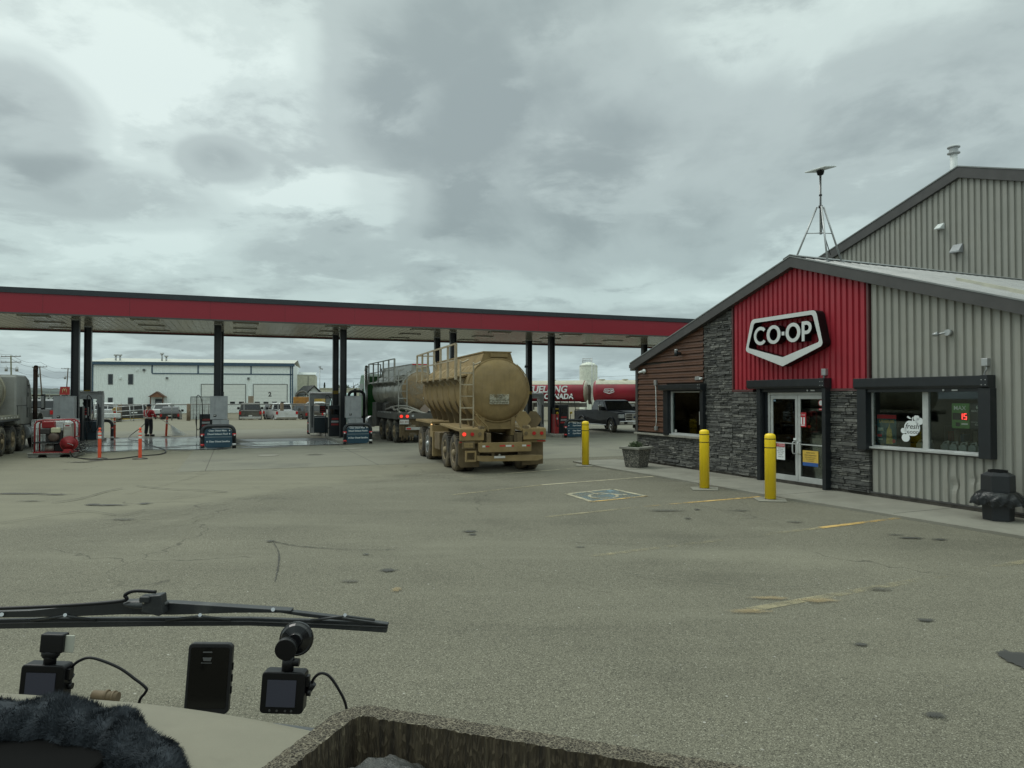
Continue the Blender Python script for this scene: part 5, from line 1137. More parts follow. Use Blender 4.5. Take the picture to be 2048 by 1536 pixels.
ladder(t, -1.12, -.72, -.35, 1.42, 3.30, mat('rail_grey', (0, 0, 0)), 2.9)
MB().bx(-1.22, 1.22, -.74, -.66, 1.12, 1.38).build('lamp_panel', framegrey, t, .008)
lamps(t, (-1.08, -.80), -.74, 1.24, (redlit, redlit), .07); lamps(t, (-.54,), -.74, 1.26, (clearlens,), .055)
p_ = MB().bx(-1.15, -.72, -.72, -.70, .88, 1.09).build('licence_plate', plate, t); text('A31 842', .12, mat('plate_print', (.2, .05, .04), .5), p_, (-.935, -.722, .98), (pi / 2, 0, 0), .001)
fr2 = MB(); rnd = random.Random(3)
for k in range(46): x = -1.15 + k * .05; fr2.bx(x, x + .035, -.66 + rnd.uniform(-.02, .02), -.64, .12 + rnd.uniform(0, .28), 1.10)
fr2.build('mud_fringe', mudd, t)
MB().bx(-.88, 1.1, -.86, -.76, .62, .74).build('bumper', mat('bumper_light', (.4, .4, .37), .5), t); MB().bx(-.86, -.66, -.864, -.8605, .64, .71).bx(-.2, 0, -.864, -.8605, .64, .71).build('red_reflector', redtape, t)
s = MB().bx(.08, .66, -.275, -.26, 2.05, 2.50).build('warning_notice', signwhite, t)
for tx, z, sz in (('THIS TRUCK', 2.44, .07), ('STOPS', 2.33, .12), ('AT ALL UNCONTROLLED', 2.22, .05), ('RAILROAD CROSSINGS', 2.13, .05)): text(tx, sz, blk, s, (.37, -.277, z), (pi / 2, 0, 0), .001, .001)
for x, mm in ((.10, mat('dusty_pink_placard', (.26, .20, .16), .7)), (.65, mudm)): MB().prism([(x - .24, 1.55), (x, 1.30), (x + .24, 1.55), (x, 1.80)], 'y', -.48, -.465).build('placard', mm, t)
cab = MB().prism([(7.2, 1.0), (7.2, 3.25), (7.5, 3.42), (9.0, 3.42), (9.45, 2.95), (9.7, 2.15), (9.7, 1.0)], 'x', -1.12, 1.12).build('cab', greenp, t, .06)
MB().prism([(9.55, .75), (9.72, 2.05), (11.2, 1.85), (11.45, 1.65), (11.45, .8)], 'x', -.85, .85).build('hood', greenp, t, .06)
for s_ in (-1, 1):
    MB().bx(s_ * 1.125, s_ * 1.121, 8.3, 9.3, 2.2, 2.9).build('side_window', darkglass, cab)
    MB().cyl((s_ * 1.2, 7.05, .9), (s_ * 1.2, 7.05, 3.55), .10, n=14).tube([(s_ * 1.2, 7.05, 3.5), (s_ * 1.2, 7.02, 3.7), (s_ * 1.2, 6.9, 3.82)], .09, 12).build('exhaust_stack', alu, t)
    MB().cyl((s_ * 1.0, 6.0, .8), (s_ * 1.0, 7.2, .8), .30, n=18).build('fuel_tank', alu, t); MB().bx(s_ * 1.0, s_ * 1.2, 9.0, 10.2, 1.05, 1.12).build('front_fender', greenp, t)
    MB().bx(s_ * 1.45, s_ * 1.30, 9.4, 9.5, 1.9, 2.6).build('mirror', black_plastic, t)
MB().bx(-.8, .8, 9.58, 9.60, 2.1, 2.9).build('windscreen', darkglass, cab)
# ---------------------------------------------------------------- grey tank truck at the left edge
gcab = mat('cab_grey', (.30, .30, .275), .4, var=.06, dirt=((.19, .175, .14), .45, .6), ds=.9, streak=((.17, .16, .13), .4), coat=.2)
gt = mat('ribbed_tank_grey', (.30, .285, .22), .45, .3, dirt=((.20, .17, .11), .45, .6))
t = thing('tank_truck', 'grey sleeper-cab tank truck cut off by the left edge, under the canopy', 'tank truck', (-19.98, 26.35, 0), R(22))
tk, ry = tank_body(t, -7.5, .55, 2.32, .92, gt, gt)
MB().lathe([(.93, .10), (.97, .12), (.97, .18), (.93, .20)], (0, 0, 2.32), 'y', 32).lathe([(.88, .36), (.92, .38), (.90, .43), (.84, .45)], (0, 0, 2.32), 'y', 32).build('head_ring', gt, tk)
MB().bx(-.5, -.38, -7.6, 5.39, .85, 1.25).bx(.38, .5, -7.6, 5.39, .85, 1.25).build('frame', black_metal, t)
for y in (-1.4, 0, 1.4):
    wheel(t, 1.11, y, .53, .27, 1, mudrim, rubber, dual=True); wheel(t, -1.11, y, .53, .27, -1, mudrim, rubber, dual=True)
wheel(t, 1.05, 4.1, .53, .30, 1, chrome, rubber); wheel(t, -1.05, 4.1, .53, .3, -1, chrome, rubber)
for s in (-1, 1):
    MB().bx(s * 1.27, s * .6, -7.5, .85, 1.30, 1.44).build('deck', gt, t, .01)
    tr = MB().bx(s * 1.275, s * 1.22, -7.5, .85, 1.24, 1.299).build('side_rail', black_metal, t)
    rt = MB()
    for k in range(20): rt.bx(s * 1.279, s * 1.271, -7.4 + k * .41, -7.22 + k * .41, 1.34, 1.39)
    rt.build('reflective_tape', reflect, tr)
MB().bx(-.9, .9, -.6, .2, .9, 1.29).build('crossmember', black_metal, t)
sl = MB().prism([(.78, 1.12), (.78, 2.90), (.86, 3.0), (2.2, 3.0), (2.75, 2.85), (3.0, 2.4), (3.05, 1.12), (2.6, 1.02), (1.1, 1.02)], 'x', -1.16, 1.16).build('sleeper_cab', gcab, t, .07, 3)
lw = MB().bx(1.161, 1.175, .45, 3.0, 1.80, 1.82)
for s_ in (-1, 1):
    MB().bx(s_ * 1.163, s_ * 1.175, .82, 2.35, 1.78, 1.80).bx(s_ * 1.163, s_ * 1.172, .95, .97, 1.2, 1.78).bx(s_ * 1.163, s_ * 1.172, 2.33, 2.345, 1.3, 2.8).build('panel_seam', black_plastic, sl)
    MB().tube([(s_ * 1.165, 2.45, 1.30), (s_ * 1.165, 2.45, 1.70), (s_ * 1.165, 2.70, 1.70), (s_ * 1.165, 2.70, 1.30)], .008, 6, closed=True).build('locker_door', black_plastic, sl)
    MB().bx(s_ * 1.163, s_ * 1.18, 2.48, 2.52, 2.15, 2.32).bx(s_ * 1.163, s_ * 1.18, 2.46, 2.66, 2.58, 2.62).bx(s_ * 1.163, s_ * 1.18, 2.60, 2.63, 2.48, 2.58).build('fittings', black_plastic, sl)
    e = MB().cyl((s_ * 1.28, 3.15, .95), (s_ * 1.28, 3.15, 3.22), .085, n=16).tube([(s_ * 1.28, 3.15, 3.20), (s_ * 1.28, 3.17, 3.32), (s_ * 1.28, 3.25, 3.40)], .09, 14).build('exhaust_stack', mat('rusty_exhaust', (.045, .030, .024), .55, .3, dirt=((.14, .07, .035), .45, .6)), t)
    MB().cyl((s_ * 1.0, 2.3, .70), (s_ * 1.0, 3.7, .70), .30, n=20).build('fuel_tank', alu, t)
    m_ = MB().prism(rrect(3.45, 3.70, 1.60, 2.25, .05), 'x', s_ * 1.42, s_ * 1.54).build('mirror', black_plastic, t)
    mg = MB().box((s_ * 1.48, 3.44, 1.92), (.10, .008, .5)).build('mirror_glass', chrome, m_); MB().tube([(s_ * 1.1, 3.4, 2.2), (s_ * 1.44, 3.56, 2.18)], .02).tube([(s_ * 1.1, 3.4, 1.68), (s_ * 1.44, 3.56, 1.66)], .02).build('mirror_arm', black_plastic, m_, split=True)
    fp = arcpts(4.1, .75, .75, 10, 175, 10); MB().prism(fp + [(a * .93 + 4.1 * .07, .75 + (b - .75) * .93) for a, b in fp[::-1]], 'x', s_ * 1.27, s_ * .75).build('front_fender', mat('fender_pale', (.42, .43, .40), .4, coat=.2), t)
MB().prism([(3.06, 1.0), (3.06, 2.7), (3.2, 2.68), (3.5, 1.85), (3.5, 1.0)], 'x', -1.1, 1.1).build('day_cab', gcab, t, .05)
MB().bx(1.101, 1.108, 3.08, 3.2, 1.9, 2.4).build('side_window', darkglass, t)
MB().prism([(3.5, .75), (3.5, 1.85), (5.0, 1.62), (5.4, 1.4), (5.4, .75)], 'x', -.80, .80).build('hood', gcab, t, .08)
MB().bx(-1.15, 1.15, 5.4, 5.55, .45, .75).build('bumper', chrome, t, .03)
# ---------------------------------------------------------------- cars
def PX(px, d, z=0.0): return Vector(((px - 1024) / FPX * d, d, z))
def paint(name, col, met=.2): return mat(name, col, .32, met, var=.05, coat=.35, dirt=((.24, .22, .17), .50, .55), ds=1.0)
dk_paint = mat('dark_blue_paint', (.006, .009, .018), .38, 0, var=.05, coat=.12, spec=.35, dirt=((.10, .10, .09), .62, .4), ds=1.5); blk_paint = mat('charcoal_car_paint', (.018, .018, .02), .3, .1, coat=.4, dirt=((.12, .11, .09), .55, .4)); wh_paint = paint('white_car_paint', (.60, .61, .60), 0); gr_paint = paint('grey_car_paint', (.13, .135, .14), .4); sil_paint = paint('silver_car_paint', (.36, .37, .37), .5); teal_paint = paint('pale_teal_paint', (.30, .40, .39), .1)
carglass = mat('car_glass', (.012, .015, .017), .06, spec=.8, var=.2)
def car(kind, label, loc, rz, pm_, group=None, detail=False, clamp_mirror=False):
    t = thing({'pickup': 'pickup_truck', 'suv': 'parked_car', 'hatch': 'parked_car', 'van': 'van'}[kind], label, {'pickup': 'pickup truck', 'suv': 'car', 'hatch': 'car', 'van': 'van'}[kind], loc, rz, group)
    if kind == 'pickup': Lh, W_, Ht, belt, r, wf, wr = 3.15, 1.0, 1.95, 1.30, .41, 2.05, -1.95; low = [(-3.1, .60), (-3.12, 1.22), (-.72, 1.27), (-.7, 1.30), (1.25, 1.30), (1.55, 1.28), (2.9, 1.18), (3.02, 1.0), (3.05, .62)]; gh = [(-.70, 1.27), (-.55, 1.86), (-.3, 1.94), (.55, 1.95), (.85, 1.90), (1.50, 1.29)]
    elif kind == 'suv': Lh, W_, Ht, belt, r, wf, wr = 2.4, .95, 1.78, 1.10, .37, 1.45, -1.40; low = [(-2.35, .50), (-2.38, 1.0), (-2.3, 1.10), (1.15, 1.10), (2.1, 1.0), (2.35, .8), (2.38, .45)]; gh = [(-2.28, 1.09), (-2.0, 1.66), (-1.6, 1.76), (.1, 1.77), (.45, 1.70), (1.20, 1.09)]
    elif kind == 'hatch': Lh, W_, Ht, belt, r, wf, wr = 2.15, .90, 1.55, .98, .34, 1.3, -1.25; low = [(-2.1, .45), (-2.13, .85), (-2.05, .98), (1.1, .98), (1.9, .88), (2.12, .7), (2.13, .4)]; gh = [(-2.02, .97), (-1.6, 1.46), (-1.2, 1.54), (.0, 1.54), (.3, 1.48), (1.15, .97)]
    else: Lh, W_, Ht, belt, r, wf, wr = 2.8, 1.0, 2.4, 1.25, .38, 1.8, -1.7; low = [(-2.75, .5), (-2.75, 1.25), (1.9, 1.25), (2.6, 1.1), (2.8, .9), (2.8, .45)]; gh = [(-2.72, 1.24), (-2.6, 2.3), (-2.4, 2.4), (1.0, 2.4), (1.3, 2.3), (1.95, 1.24)]
    zb = low[0][1] - .14
    bot = [(low[-1][0], zb + .02)]
    for w_ in (wf, wr): bot += [(w_ + (r + .10) * cos(R(a)), max(zb, r + (r + .10) * sin(R(a)))) for a in range(-14, 195, 16)]
    bot += [(low[0][0], zb + .02)]
    body = MB().prism(low + bot, 'x', -W_, W_).build('body', pm_, t, .05, 3)
    zt = max(b for a, b in gh); tp = W_ - .20
    def xs(z): return W_ - .03 - (W_ - .03 - tp) * (z - belt) / (zt - belt) if z > belt else W_ - .03
    cb = MB(); n = len(gh); cb.add([(-xs(b), a, b) for a, b in gh] + [(xs(b), a, b) for a, b in gh], [(i, (i + 1) % n, n + (i + 1) % n, n + i) for i in range(n)] + [tuple(range(n))[::-1], tuple(range(n, 2 * n))])
    cabin = cb.build('cabin', pm_, t, .04, 2)
    def sidepane(pts):
        for s in (-1, 1):
            MB().add([(s * (xs(b) + .008), a, b) for a, b in pts] + [(s * (xs(b) - .02), a, b) for a, b in pts], [tuple(range(len(pts)))] + [tuple(range(len(pts), 2 * len(pts)))] + [(i, (i + 1) % len(pts), len(pts) + (i + 1) % len(pts), len(pts) + i) for i in range(len(pts))]).build('side_window', carglass, cabin)
    def cross(a, b, inset, nm):
        (y0, z0), (y1, z1) = a, b; dy, dz = y1 - y0, z1 - z0; nl = hypot(dy, dz); ny, nz = dz / nl, -dy / nl
        if nz < 0: ny, nz = -ny, -nz
        p0 = (y0 + dy * .10, z0 + dz * .10); p1 = (y0 + dy * .92, z0 + dz * .92)
        vs = []
        for k in (.012, -.02):
            for (y, z), sgn in ((p0, -1), (p0, 1), (p1, 1), (p1, -1)): vs.append((sgn * (xs(z) - inset), y + ny * k, z + nz * k))
        MB().add(vs, [(0, 1, 2, 3), (7, 6, 5, 4), (0, 4, 5, 1), (1, 5, 6, 2), (2, 6, 7, 3), (3, 7, 4, 0)]).build(nm, carglass, cabin)
    if kind == 'pickup':
        cross(gh[4], gh[5], .06, 'windscreen'); cross(gh[0], gh[1], .12, 'rear_window')
        sidepane([(-.52, 1.33), (-.42, 1.80), (.22, 1.85), (.22, 1.33)]); sidepane([(.32, 1.33), (.32, 1.85), (.72, 1.83), (1.22, 1.34)])
        MB().bx(-W_ + .12, W_ - .12, -3.0, -.75, 1.225, 1.24).build('bed_floor', black_plastic, t)
        for s in (-1, 1): MB().bx(s * (W_ - .13), s * (W_ - .02), -3.08, -.72, 1.262, 1.31).build('bed_rail', black_plastic, t)
        MB().bx(-.75, .75, -3.16, -3.13, .66, 1.20).build('tailgate', pm_, t, .01)
    elif kind == 'van': cross(gh[4], gh[5], .08, 'windscreen'); sidepane([(.4, 1.4), (.4, 2.1), (1.2, 2.08), (1.6, 1.4)]); cross(gh[0], gh[1], .2, 'rear_window')
    else:
        k = .06; cross(gh[4], gh[5], .07, 'windscreen'); cross(gh[0], gh[1], .10, 'rear_window'); zt_ = gh[3][1] - .12
        sidepane([(gh[0][0] + .45, belt + .05), (gh[1][0] + .35, zt_ - .03), (-.95, zt_), (-.95, belt + .05)]); sidepane([(-.88, belt + .05), (-.88, zt_), (.0, zt_), (.0, belt + .05)]); sidepane([(.07, belt + .05), (.07, zt_), (gh[4][0] - .1, zt_ - .02), (gh[5][0] - .25, belt + .05)])
    for y in (wf, wr):
        for s in (-1, 1): wheel(t, s * (W_ - .10), y, r, .24, s, steel if not detail else chrome, rubber)
    yb = low[0][0] - .02; yf = low[-1][0]
    zr = low[1][1] - .30
    for s in (-1, 1):
        MB().bx(s * (W_ - .01), s * (W_ - .20), yb - .012, yb + .10, zr - .02, zr + .26).build('tail_lamp', redlens, t, .01)
        MB().bx(s * (W_ + .0), s * (W_ - .36), yf - .18, yf + .012, belt - .42, belt - .20).build('headlight', clearlens, t, .02)
        m_ = MB().bx(s * (W_ - .02), s * (W_ + .22), gh[-1][0] - .42, gh[-1][0] - .30, belt + .0, belt + .24).build('mirror', black_plastic, t, .03)
    MB().bx(-W_ + .06, W_ - .06, yb - .10, yb + .02, zb + .02, zb + .22).build('rear_bumper', chrome if kind == 'pickup' else black_plastic, t, .02)
    MB().bx(-W_ + .02, W_ - .02, yf - .05, yf + .10, zb + .02, zb + .26).build('front_bumper', chrome if kind == 'pickup' else pm_, t, .03)
    MB().bx(-.16, .16, yb - .115, yb - .101, zb + .26, zb + .38).build('licence_plate', plate, t)
    if kind == 'van': MB().bx(-.6, .6, yf - .02, yf + .02, .75, 1.0).build('grille', black_plastic, t)
    if detail:
        g = MB().prism(rrect(-.62, .62, .72, 1.16, .06), 'y', yf - .02, yf + .05).build('grille', chrome, t, .01)
        for z0_, z1_ in ((.77, .84), (.90, .97), (1.03, 1.10)): MB().bx(-.55, -.17, yf + .05, yf + .056, z0_, z1_).bx(.17, .55, yf + .05, yf + .056, z0_, z1_).build('grille_slot', black_plastic, g, split=True)
        MB().cyl((0, yf + .05, .94), (0, yf + .07, .94), .07, n=18).build('badge', mat('badge_blue', (.02, .04, .09), .3), g)
        for s in (-1, 1):
            MB().bx(s * .72, s * .50, yf + .101, yf + .106, zb + .08, zb + .20).build('fog_lamp', black_plastic, t)
            MB().tube([(s * (W_ + .02), wf + (r + .11) * cos(R(a)), r + (r + .11) * sin(R(a))) for a in range(0, 181, 12)], .028, 6).build('arch_flare', pm_, t)
            MB().tube([(s * (W_ + .02), wr + (r + .11) * cos(R(a)), r + (r + .11) * sin(R(a))) for a in range(0, 181, 12)], .028, 6).build('arch_flare', pm_, t)
            MB().bx(s * (W_ + .02), s * (W_ - .12), -1.2, 1.4, .40, .46).build('side_step', alu, t, .01)
            MB().bx(s * (W_ + .01), s * (W_ - .2), wf - .58, wf - .55, .22, .66).build('mud_flap', rubber, t)
            MB().bx(s * W_, s * (W_ + .006), -.70, 2.9, .86, .872).build('body_crease', pm_, t)
            for y in (-.68, .27, 1.28): MB().bx(s * (W_ + .0015), s * (W_ - .01), y, y + .012, .56, 1.26).build('door_seam', black_plastic, body)
            for y in (-.55, .38): MB().bx(s * W_, s * (W_ + .03), y, y + .16, 1.10, 1.135).build('door_handle', pm_, body)
            MB().bx(s * (W_ + .05), s * (W_ + .23), .78, .80, 1.33, 1.62).build('mirror_glass', chrome, t); MB().bx(s * (W_ + .02), s * (W_ + .24), .80, .92, 1.30, 1.64).build('tow_mirror', chrome, t, .03)
        MB().bx(-.15, .15, yf + .101, yf + .11, zb + .06, zb + .2).build('licence_plate', plate, t)
        MB().prism([(1.6, 1.285), (2.85, 1.19), (2.85, 1.215), (2.2, 1.30), (1.7, 1.325)], 'x', -.42, .42).build('hood_bulge', pm_, t, .02)
    return t
car('pickup', 'dark blue crew-cab pickup with chrome grille facing the store corner', (6.15, 44.7, 0), R(-160), dk_paint, detail=True)
ang = lambda px: -atan((px - 1024) / FPX)
GP = 'vehicles parked beyond the lot'
car('hatch', 'small charcoal hatchback seen from behind, in front of the workshop entrance', PX(343, 74, -.43), ang(343) + R(-4), blk_paint, GP)
car('suv', 'white car just behind the small charcoal hatchback', PX(332, 86, -.45), ang(332) + R(-12), wh_paint, GP)
car('pickup', 'dusty charcoal pickup with tow mirrors in front of the first workshop door', PX(501, 69, -.42), ang(501), mat('dusty_charcoal', (.035, .034, .033), .6, dirt=((.15, .135, .105), .4, .6)), GP, detail=False)
car('pickup', 'white pickup in front of the door numbered two', PX(562, 69, -.42), ang(562) + R(10), wh_paint, GP)
car('suv', 'blue-grey car behind the white pickup at the numbered door', PX(551, 82, -.45), ang(551) + R(-10), gr_paint, GP)
car('suv', 'dusty dark car parked under the yellow loader', PX(609, 72, -.42), ang(609) + R(24), mat('dusty_brown_paint', (.06, .05, .045), .6, dirt=((.2, .17, .12), .45, .5)), GP)
car('pickup', 'white pickup beside the pale dispenser post right of the yellow loader', PX(634, 88, -.45), ang(634) + R(40), wh_paint, GP)
car('pickup', 'white pickup behind the tube gates left of the yellow attachment', PX(209, 72, -.42), ang(209) + R(0), wh_paint, GP)
car('pickup', 'grey pickup seen from behind, right beside the grey cab exhaust stack', PX(88, 52, 0), ang(88) + R(-8), gr_paint, GP)
car('suv', 'white car behind the grey pickup near the caged tank', PX(103, 63, 0), ang(103) + R(-8), wh_paint, GP)
car('suv', 'silver-white car farthest back behind the caged tank', PX(116, 75, -.42), ang(116) + R(-6), sil_paint, GP)
car('pickup', 'silver pickup tailgate half hidden by the grey sleeper mirror', PX(72, 70, -.42), ang(72), sil_paint, GP)
car('van', 'pale teal van facing the camera behind the middle island pumps', PX(687, 51, 0), ang(687) + pi, teal_paint, None)
# ---------------------------------------------------------------- red fuel trailers
cream = mat('cream_tank_top', (.42, .40, .31), .5, dirt=((.3, .27, .2), .5, .5)); tred = mat('tank_wrap_red', (.26, .014, .028), .35, var=.25, vs=.5, dirt=((.22, .1, .08), .55, .4))
def redtank(label, loc, rz, Ln, texts, logo=None):
    t = thing('fuel_trailer', label, 'tank trailer', loc, rz)
    tk = MB().lathe([(.001, -.02), (.45, 0), (.75, .06), (.92, .2), (.95, .3), (.95, Ln - .3), (.92, Ln - .2), (.75, Ln - .06), (.45, Ln), (.001, Ln + .02)], (0, 0, 2.62), 'y', 32).build('tank', tred, t)
    K = 12; vs = []
    for y in (.25, Ln - .25): vs += [(.958 * cos(R(38 + 104 * k / K)), y, 2.62 + .958 * sin(R(38 + 104 * k / K))) for k in range(K + 1)]
    MB().add(vs, [(k, k + 1, K + 2 + k, K + 1 + k) for k in range(K)], 0, True).build('tank_top', cream, tk, fix=False)
    for y in (Ln * .2, Ln * .7): MB().cyl((0, y, 3.50), (0, y, 3.66), .26, n=16).build('manhole', cream, tk)
    MB().lathe([(.001, Ln + .03), (.45, Ln + .02), (.76, Ln - .05), (.94, Ln - .19)], (0, 0, 2.62), 'y', 32).build('tank_head', cream, tk)
    q = MB(); 
    for k in range(5): x = -.5 + k * .25; q.tube(interp([(x, Ln + .05, 3.2), (x, Ln + .16, 2.9), (x + .05, Ln + .15, 2.0), (x, Ln + .2, 1.5)], 4), .03, 6)
    q.build('hose_rack', mat('dull_pipework', (.10, .085, .06), .7), t, split=True)
    MB().bx(-.5, .5, .3, Ln - .2, 1.25, 1.6).bx(.6, 1.0, Ln * .3, Ln * .55, 1.0, 1.6).build('chassis', framegrey, t)
    MB().bx(.90, .97, .4, Ln - .4, 1.66, 1.74).build('reflective_rail', reflect, t)
    for y in (.9, 2.2, 3.5):
        for s in (-1, 1): wheel(t, s * 1.08, y, .5, .27, s, steel, rubber)
    for tx, y, z, sz in texts: text(tx, sz, signwhite, t, (.93, y, z), (pi / 2, 0, pi / 2), .05, .02, shear=.15)
    if logo:
        y, z = logo; k = .36
        o = [(y + a * k, z + (b - 3.5) * k) for a, b in out_]; i = [(y + a * k, z + (b - 3.5) * k) for a, b in in_]
        m = ringprism(o, i, .90, .975); m.v = [(v[1], v[0], v[2]) for v in m.v]; m.build('shield_logo', signwhite, t)
        text('CO-OP', .21, signwhite, t, (.95, y, z + .04), (pi / 2, 0, pi / 2), .03, .010)
    return t
redtank('red tank trailer lettered FUELLING CANADA seen past the canopy columns', PX(1170, 62, -.02) + Vector((-9.6, 3.2, 0)), R(-109), 10.4, [('FUELLING', 7.0, 2.78, .80), ('CANADA', 8.0, 2.16, .62)])
t2 = redtank('red tank truck with shield logo parked behind the dark pickup', PX(1186, 61, -.02), R(-97), 3.9, [], (1.35, 2.62))
MB().bx(-1.1, 1.1, 4.2, 6.3, 1.3, 3.35).build('cab', mat('cab_white', (.55, .57, .56), .4), t2, .08); MB().bx(-1.1, 1.1, 4.1, 6.4, .7, 1.3).build('cab_base', black_plastic, t2)
# ---------------------------------------------------------------- far buildings
A0 = Vector((-65.4, 110, -.5)); wsz = atan2(7, 29.3)
ws = thing('workshop_building', 'white metal workshop with blue trim, two overhead doors and gabled porch', 'building', A0, wsz)
def wx(px):                                            # photo column -> metres along the workshop front
    k = (px - 1024) / FPX; c, s = cos(wsz), sin(wsz); return (k * A0.y - A0.x) / (c - k * s)
wz = lambda px, y: 2.65 + (793 - y) / FPX * (A0.y + wx(px) * sin(wsz))
wallm = mat('workshop_white', (.80, .85, .83), .5, var=.04, streak=((.40, .43, .41), .4)); bl = mat('blue_trim', (.045, .085, .13), .5)
LW = wx(586); HWS = wz(180, 723)
mb = MB(); prof = []; s = 0
while s < LW:
    for ds, yy in ((0, 0), (.22, 0), (.24, -.03), (.28, -.03), (.30, 0)):
        if s + ds <= LW: prof.append((s + ds, yy))
    s += .30
vs = []
for q, yy in prof: vs += [(q, yy, 0), (q, yy, HWS)]
mb.add(vs, [(2 * i, 2 * i + 2, 2 * i + 3, 2 * i + 1) for i in range(len(prof) - 1)]); mb.build('wall', wallm, ws, fix=False)
MB().bx(0, .1, .01, 16, 0, HWS).bx(LW - .1, LW, .01, 16, 0, HWS).build('side_wall', wallm, ws, split=True)
MB().add([(-.2, -.2, HWS + .02), (LW + .2, -.2, HWS + .02), (LW + .2, 9, HWS + 1.0), (-.2, 9, HWS + 1.0), (LW + .2, 18, HWS), (-.2, 18, HWS)], [(0, 1, 2, 3), (3, 2, 4, 5)]).build('roof', mat('workshop_roof', (.48, .48, .42), .5), ws)
MB().bx(-.25, LW + .25, -.30, -.05, HWS - .48, HWS + .03).build('eave_band', bl, ws)
tr = MB()
for px in (180.5, 185, 581, 585): tr.bx(wx(px) - .10, wx(px) + .10, -.07, -.035, 0, HWS - .48)
tr.build('corner_trim', bl, ws, split=True)
zl = wz(450, 748); tr = MB().bx(wx(304), LW, -.07, -.035, zl - .09, zl + .09).build('band_trim', bl, ws)
tr = MB()
for px in (304, 396, 502): tr.bx(wx(px) - .10, wx(px) + .10, -.071, -.036, zl + .09, HWS - .48)
tr.build('band_trim', bl, ws, split=True)
frm = mat('window_frame_grey', (.12, .13, .13), .5)
for px0, px1, ya, yb in ((216, 226, 748, 769), (256, 266.5, 748, 769), (216, 226, 795, 809), (256, 266.5, 795, 812)):
    a, b, c, d = wx(px0), wx(px1), wz(px0, yb), wz(px0, ya)
    w_ = ringprism([(a, c), (b, c), (b, d), (a, d)], [(a + .1, c + .1), (b - .1, c + .1), (b - .1, d - .1), (a + .1, d - .1)], -.07, -.035).build('window', frm, ws); MB().bx(a + .1, b - .1, -.05, -.04, c + .1, d - .1).bx(a + .1, b - .1, -.06, -.051, c + (d - c) * .38, c + (d - c) * .42).build('pane', carglass, w_)
for px, y, w_ in ((274, 740, .25), (288, 740, .35), (241, 756, .3), (334, 756, .3), (497, 757, .35)): MB().bx(wx(px) - w_ / 2, wx(px) + w_ / 2, -.25, -.03, wz(px, y) - w_ / 2, wz(px, y) + w_ / 2).build('wall_vent', frm if px > 280 else wallm, ws)
odm = mat('overhead_door', (.74, .76, .72), .5, var=.04); 
for px0, px1 in ((402, 492), (506, 575)):
    a, b, c = wx(px0), wx(px1), wz(px0, 769)
    d_ = MB()
    for k in range(8): d_.bx(a + .1, b - .1, -.06, -.04, k * c / 8 + .02, (k + 1) * c / 8)
    d_ = d_.build('overhead_door', odm, ws); MB().bx(a, a + .1, -.09, -.032, 0, c + .1).bx(b - .1, b, -.09, -.032, 0, c + .1).bx(a + .1, b - .1, -.09, -.032, c, c + .1).build('door_frame', frm, d_)
    pn = MB(); n = 4 if px0 > 500 else 5
    for k in range(n): x = a + (b - a) * (k + .5) / n; z = wz(px0, 805.5); pn.bx(x - .38, x + .38, -.068, -.061, z - .17, z + .17)
    pn.build('pane', carglass, d_, split=True)
text('1', 1.0, blk, ws, (wx(447), -.075, wz(447, 789)), (pi / 2, 0, 0), .004, .03); text('2', 1.0, blk, ws, (wx(540), -.075, wz(540, 789)), (pi / 2, 0, 0), .004, .03)
a, b = wx(311), wx(326); dr = MB().bx(a, b, -.10, -.035, 0, wz(311, 798)).build('entrance_door', mat('door_slate', (.04, .055, .06), .5), ws); text('OFFICE', .28, signwhite, dr, ((a + b) / 2, -.11, wz(311, 805)), (pi / 2, 0, 0), .002)
a, b, c = wx(300), wx(335), wz(300, 794); pr = MB().prism([(a, c), ((a + b) / 2, wz(317, 783)), (b, c), (b - .3, c), ((a + b) / 2, wz(317, 783) - .25), (a + .3, c)], 'y', -1.4, -.04).build('porch_roof', mat('porch_brown', (.12, .06, .035), .6), ws)
MB().prism([(a + .3, c), ((a + b) / 2, wz(317, 783) - .25), (b - .3, c)], 'y', -1.35, -1.25).build('porch_gable', mat('porch_orange', (.22, .10, .05), .6), pr); MB().bx(a + .3, a + .45, -1.3, -1.15, 0, c).bx(b - .45, b - .3, -1.3, -1.15, 0, c).build('porch_post', mat('porch_brown', (0, 0, 0)), pr, split=True)
for px, h in ((219, .9), (228, .9), (314, 1.2), (323, .8)): v_ = MB().cyl((wx(px), 3, HWS), (wx(px), 3, HWS + h + .2), .14, n=8).cyl((wx(px), 3, HWS + h + .2), (wx(px), 3, HWS + h + .45), .3, n=8).build('roof_vent', steel, ws)
def shed(name, label, p, w_, dpt, h, rz, wm, rm, ridge=.8, cat='building'):
    t = thing(name, label, cat, p, rz)
    MB().prism([(-w_ / 2, 0), (w_ / 2, 0), (w_ / 2, h), (0, h + ridge), (-w_ / 2, h)], 'y', 0, dpt).build('wall', wm, t)
    MB().prism([(-w_ / 2 - .3, h - .05), (0, h + ridge + .03), (w_ / 2 + .3, h - .05), (w_ / 2 + .3, h + .12), (0, h + ridge + .22), (-w_ / 2 - .3, h + .12)], 'y', -.3, dpt + .3).build('roof', rm, t)
    return t
creamw = mat('cream_wall', (.50, .49, .38), .6, streak=((.3, .3, .24), .5)); darkroof = mat('dark_shed_roof', (.03, .03, .032), .6); palew = mat('pale_wall', (.46, .49, .47), .6)
b1 = thing('storage_building', 'tall cream storage building right of the blue-trimmed workshop', 'building', PX(589, 128, -.6), R(14))
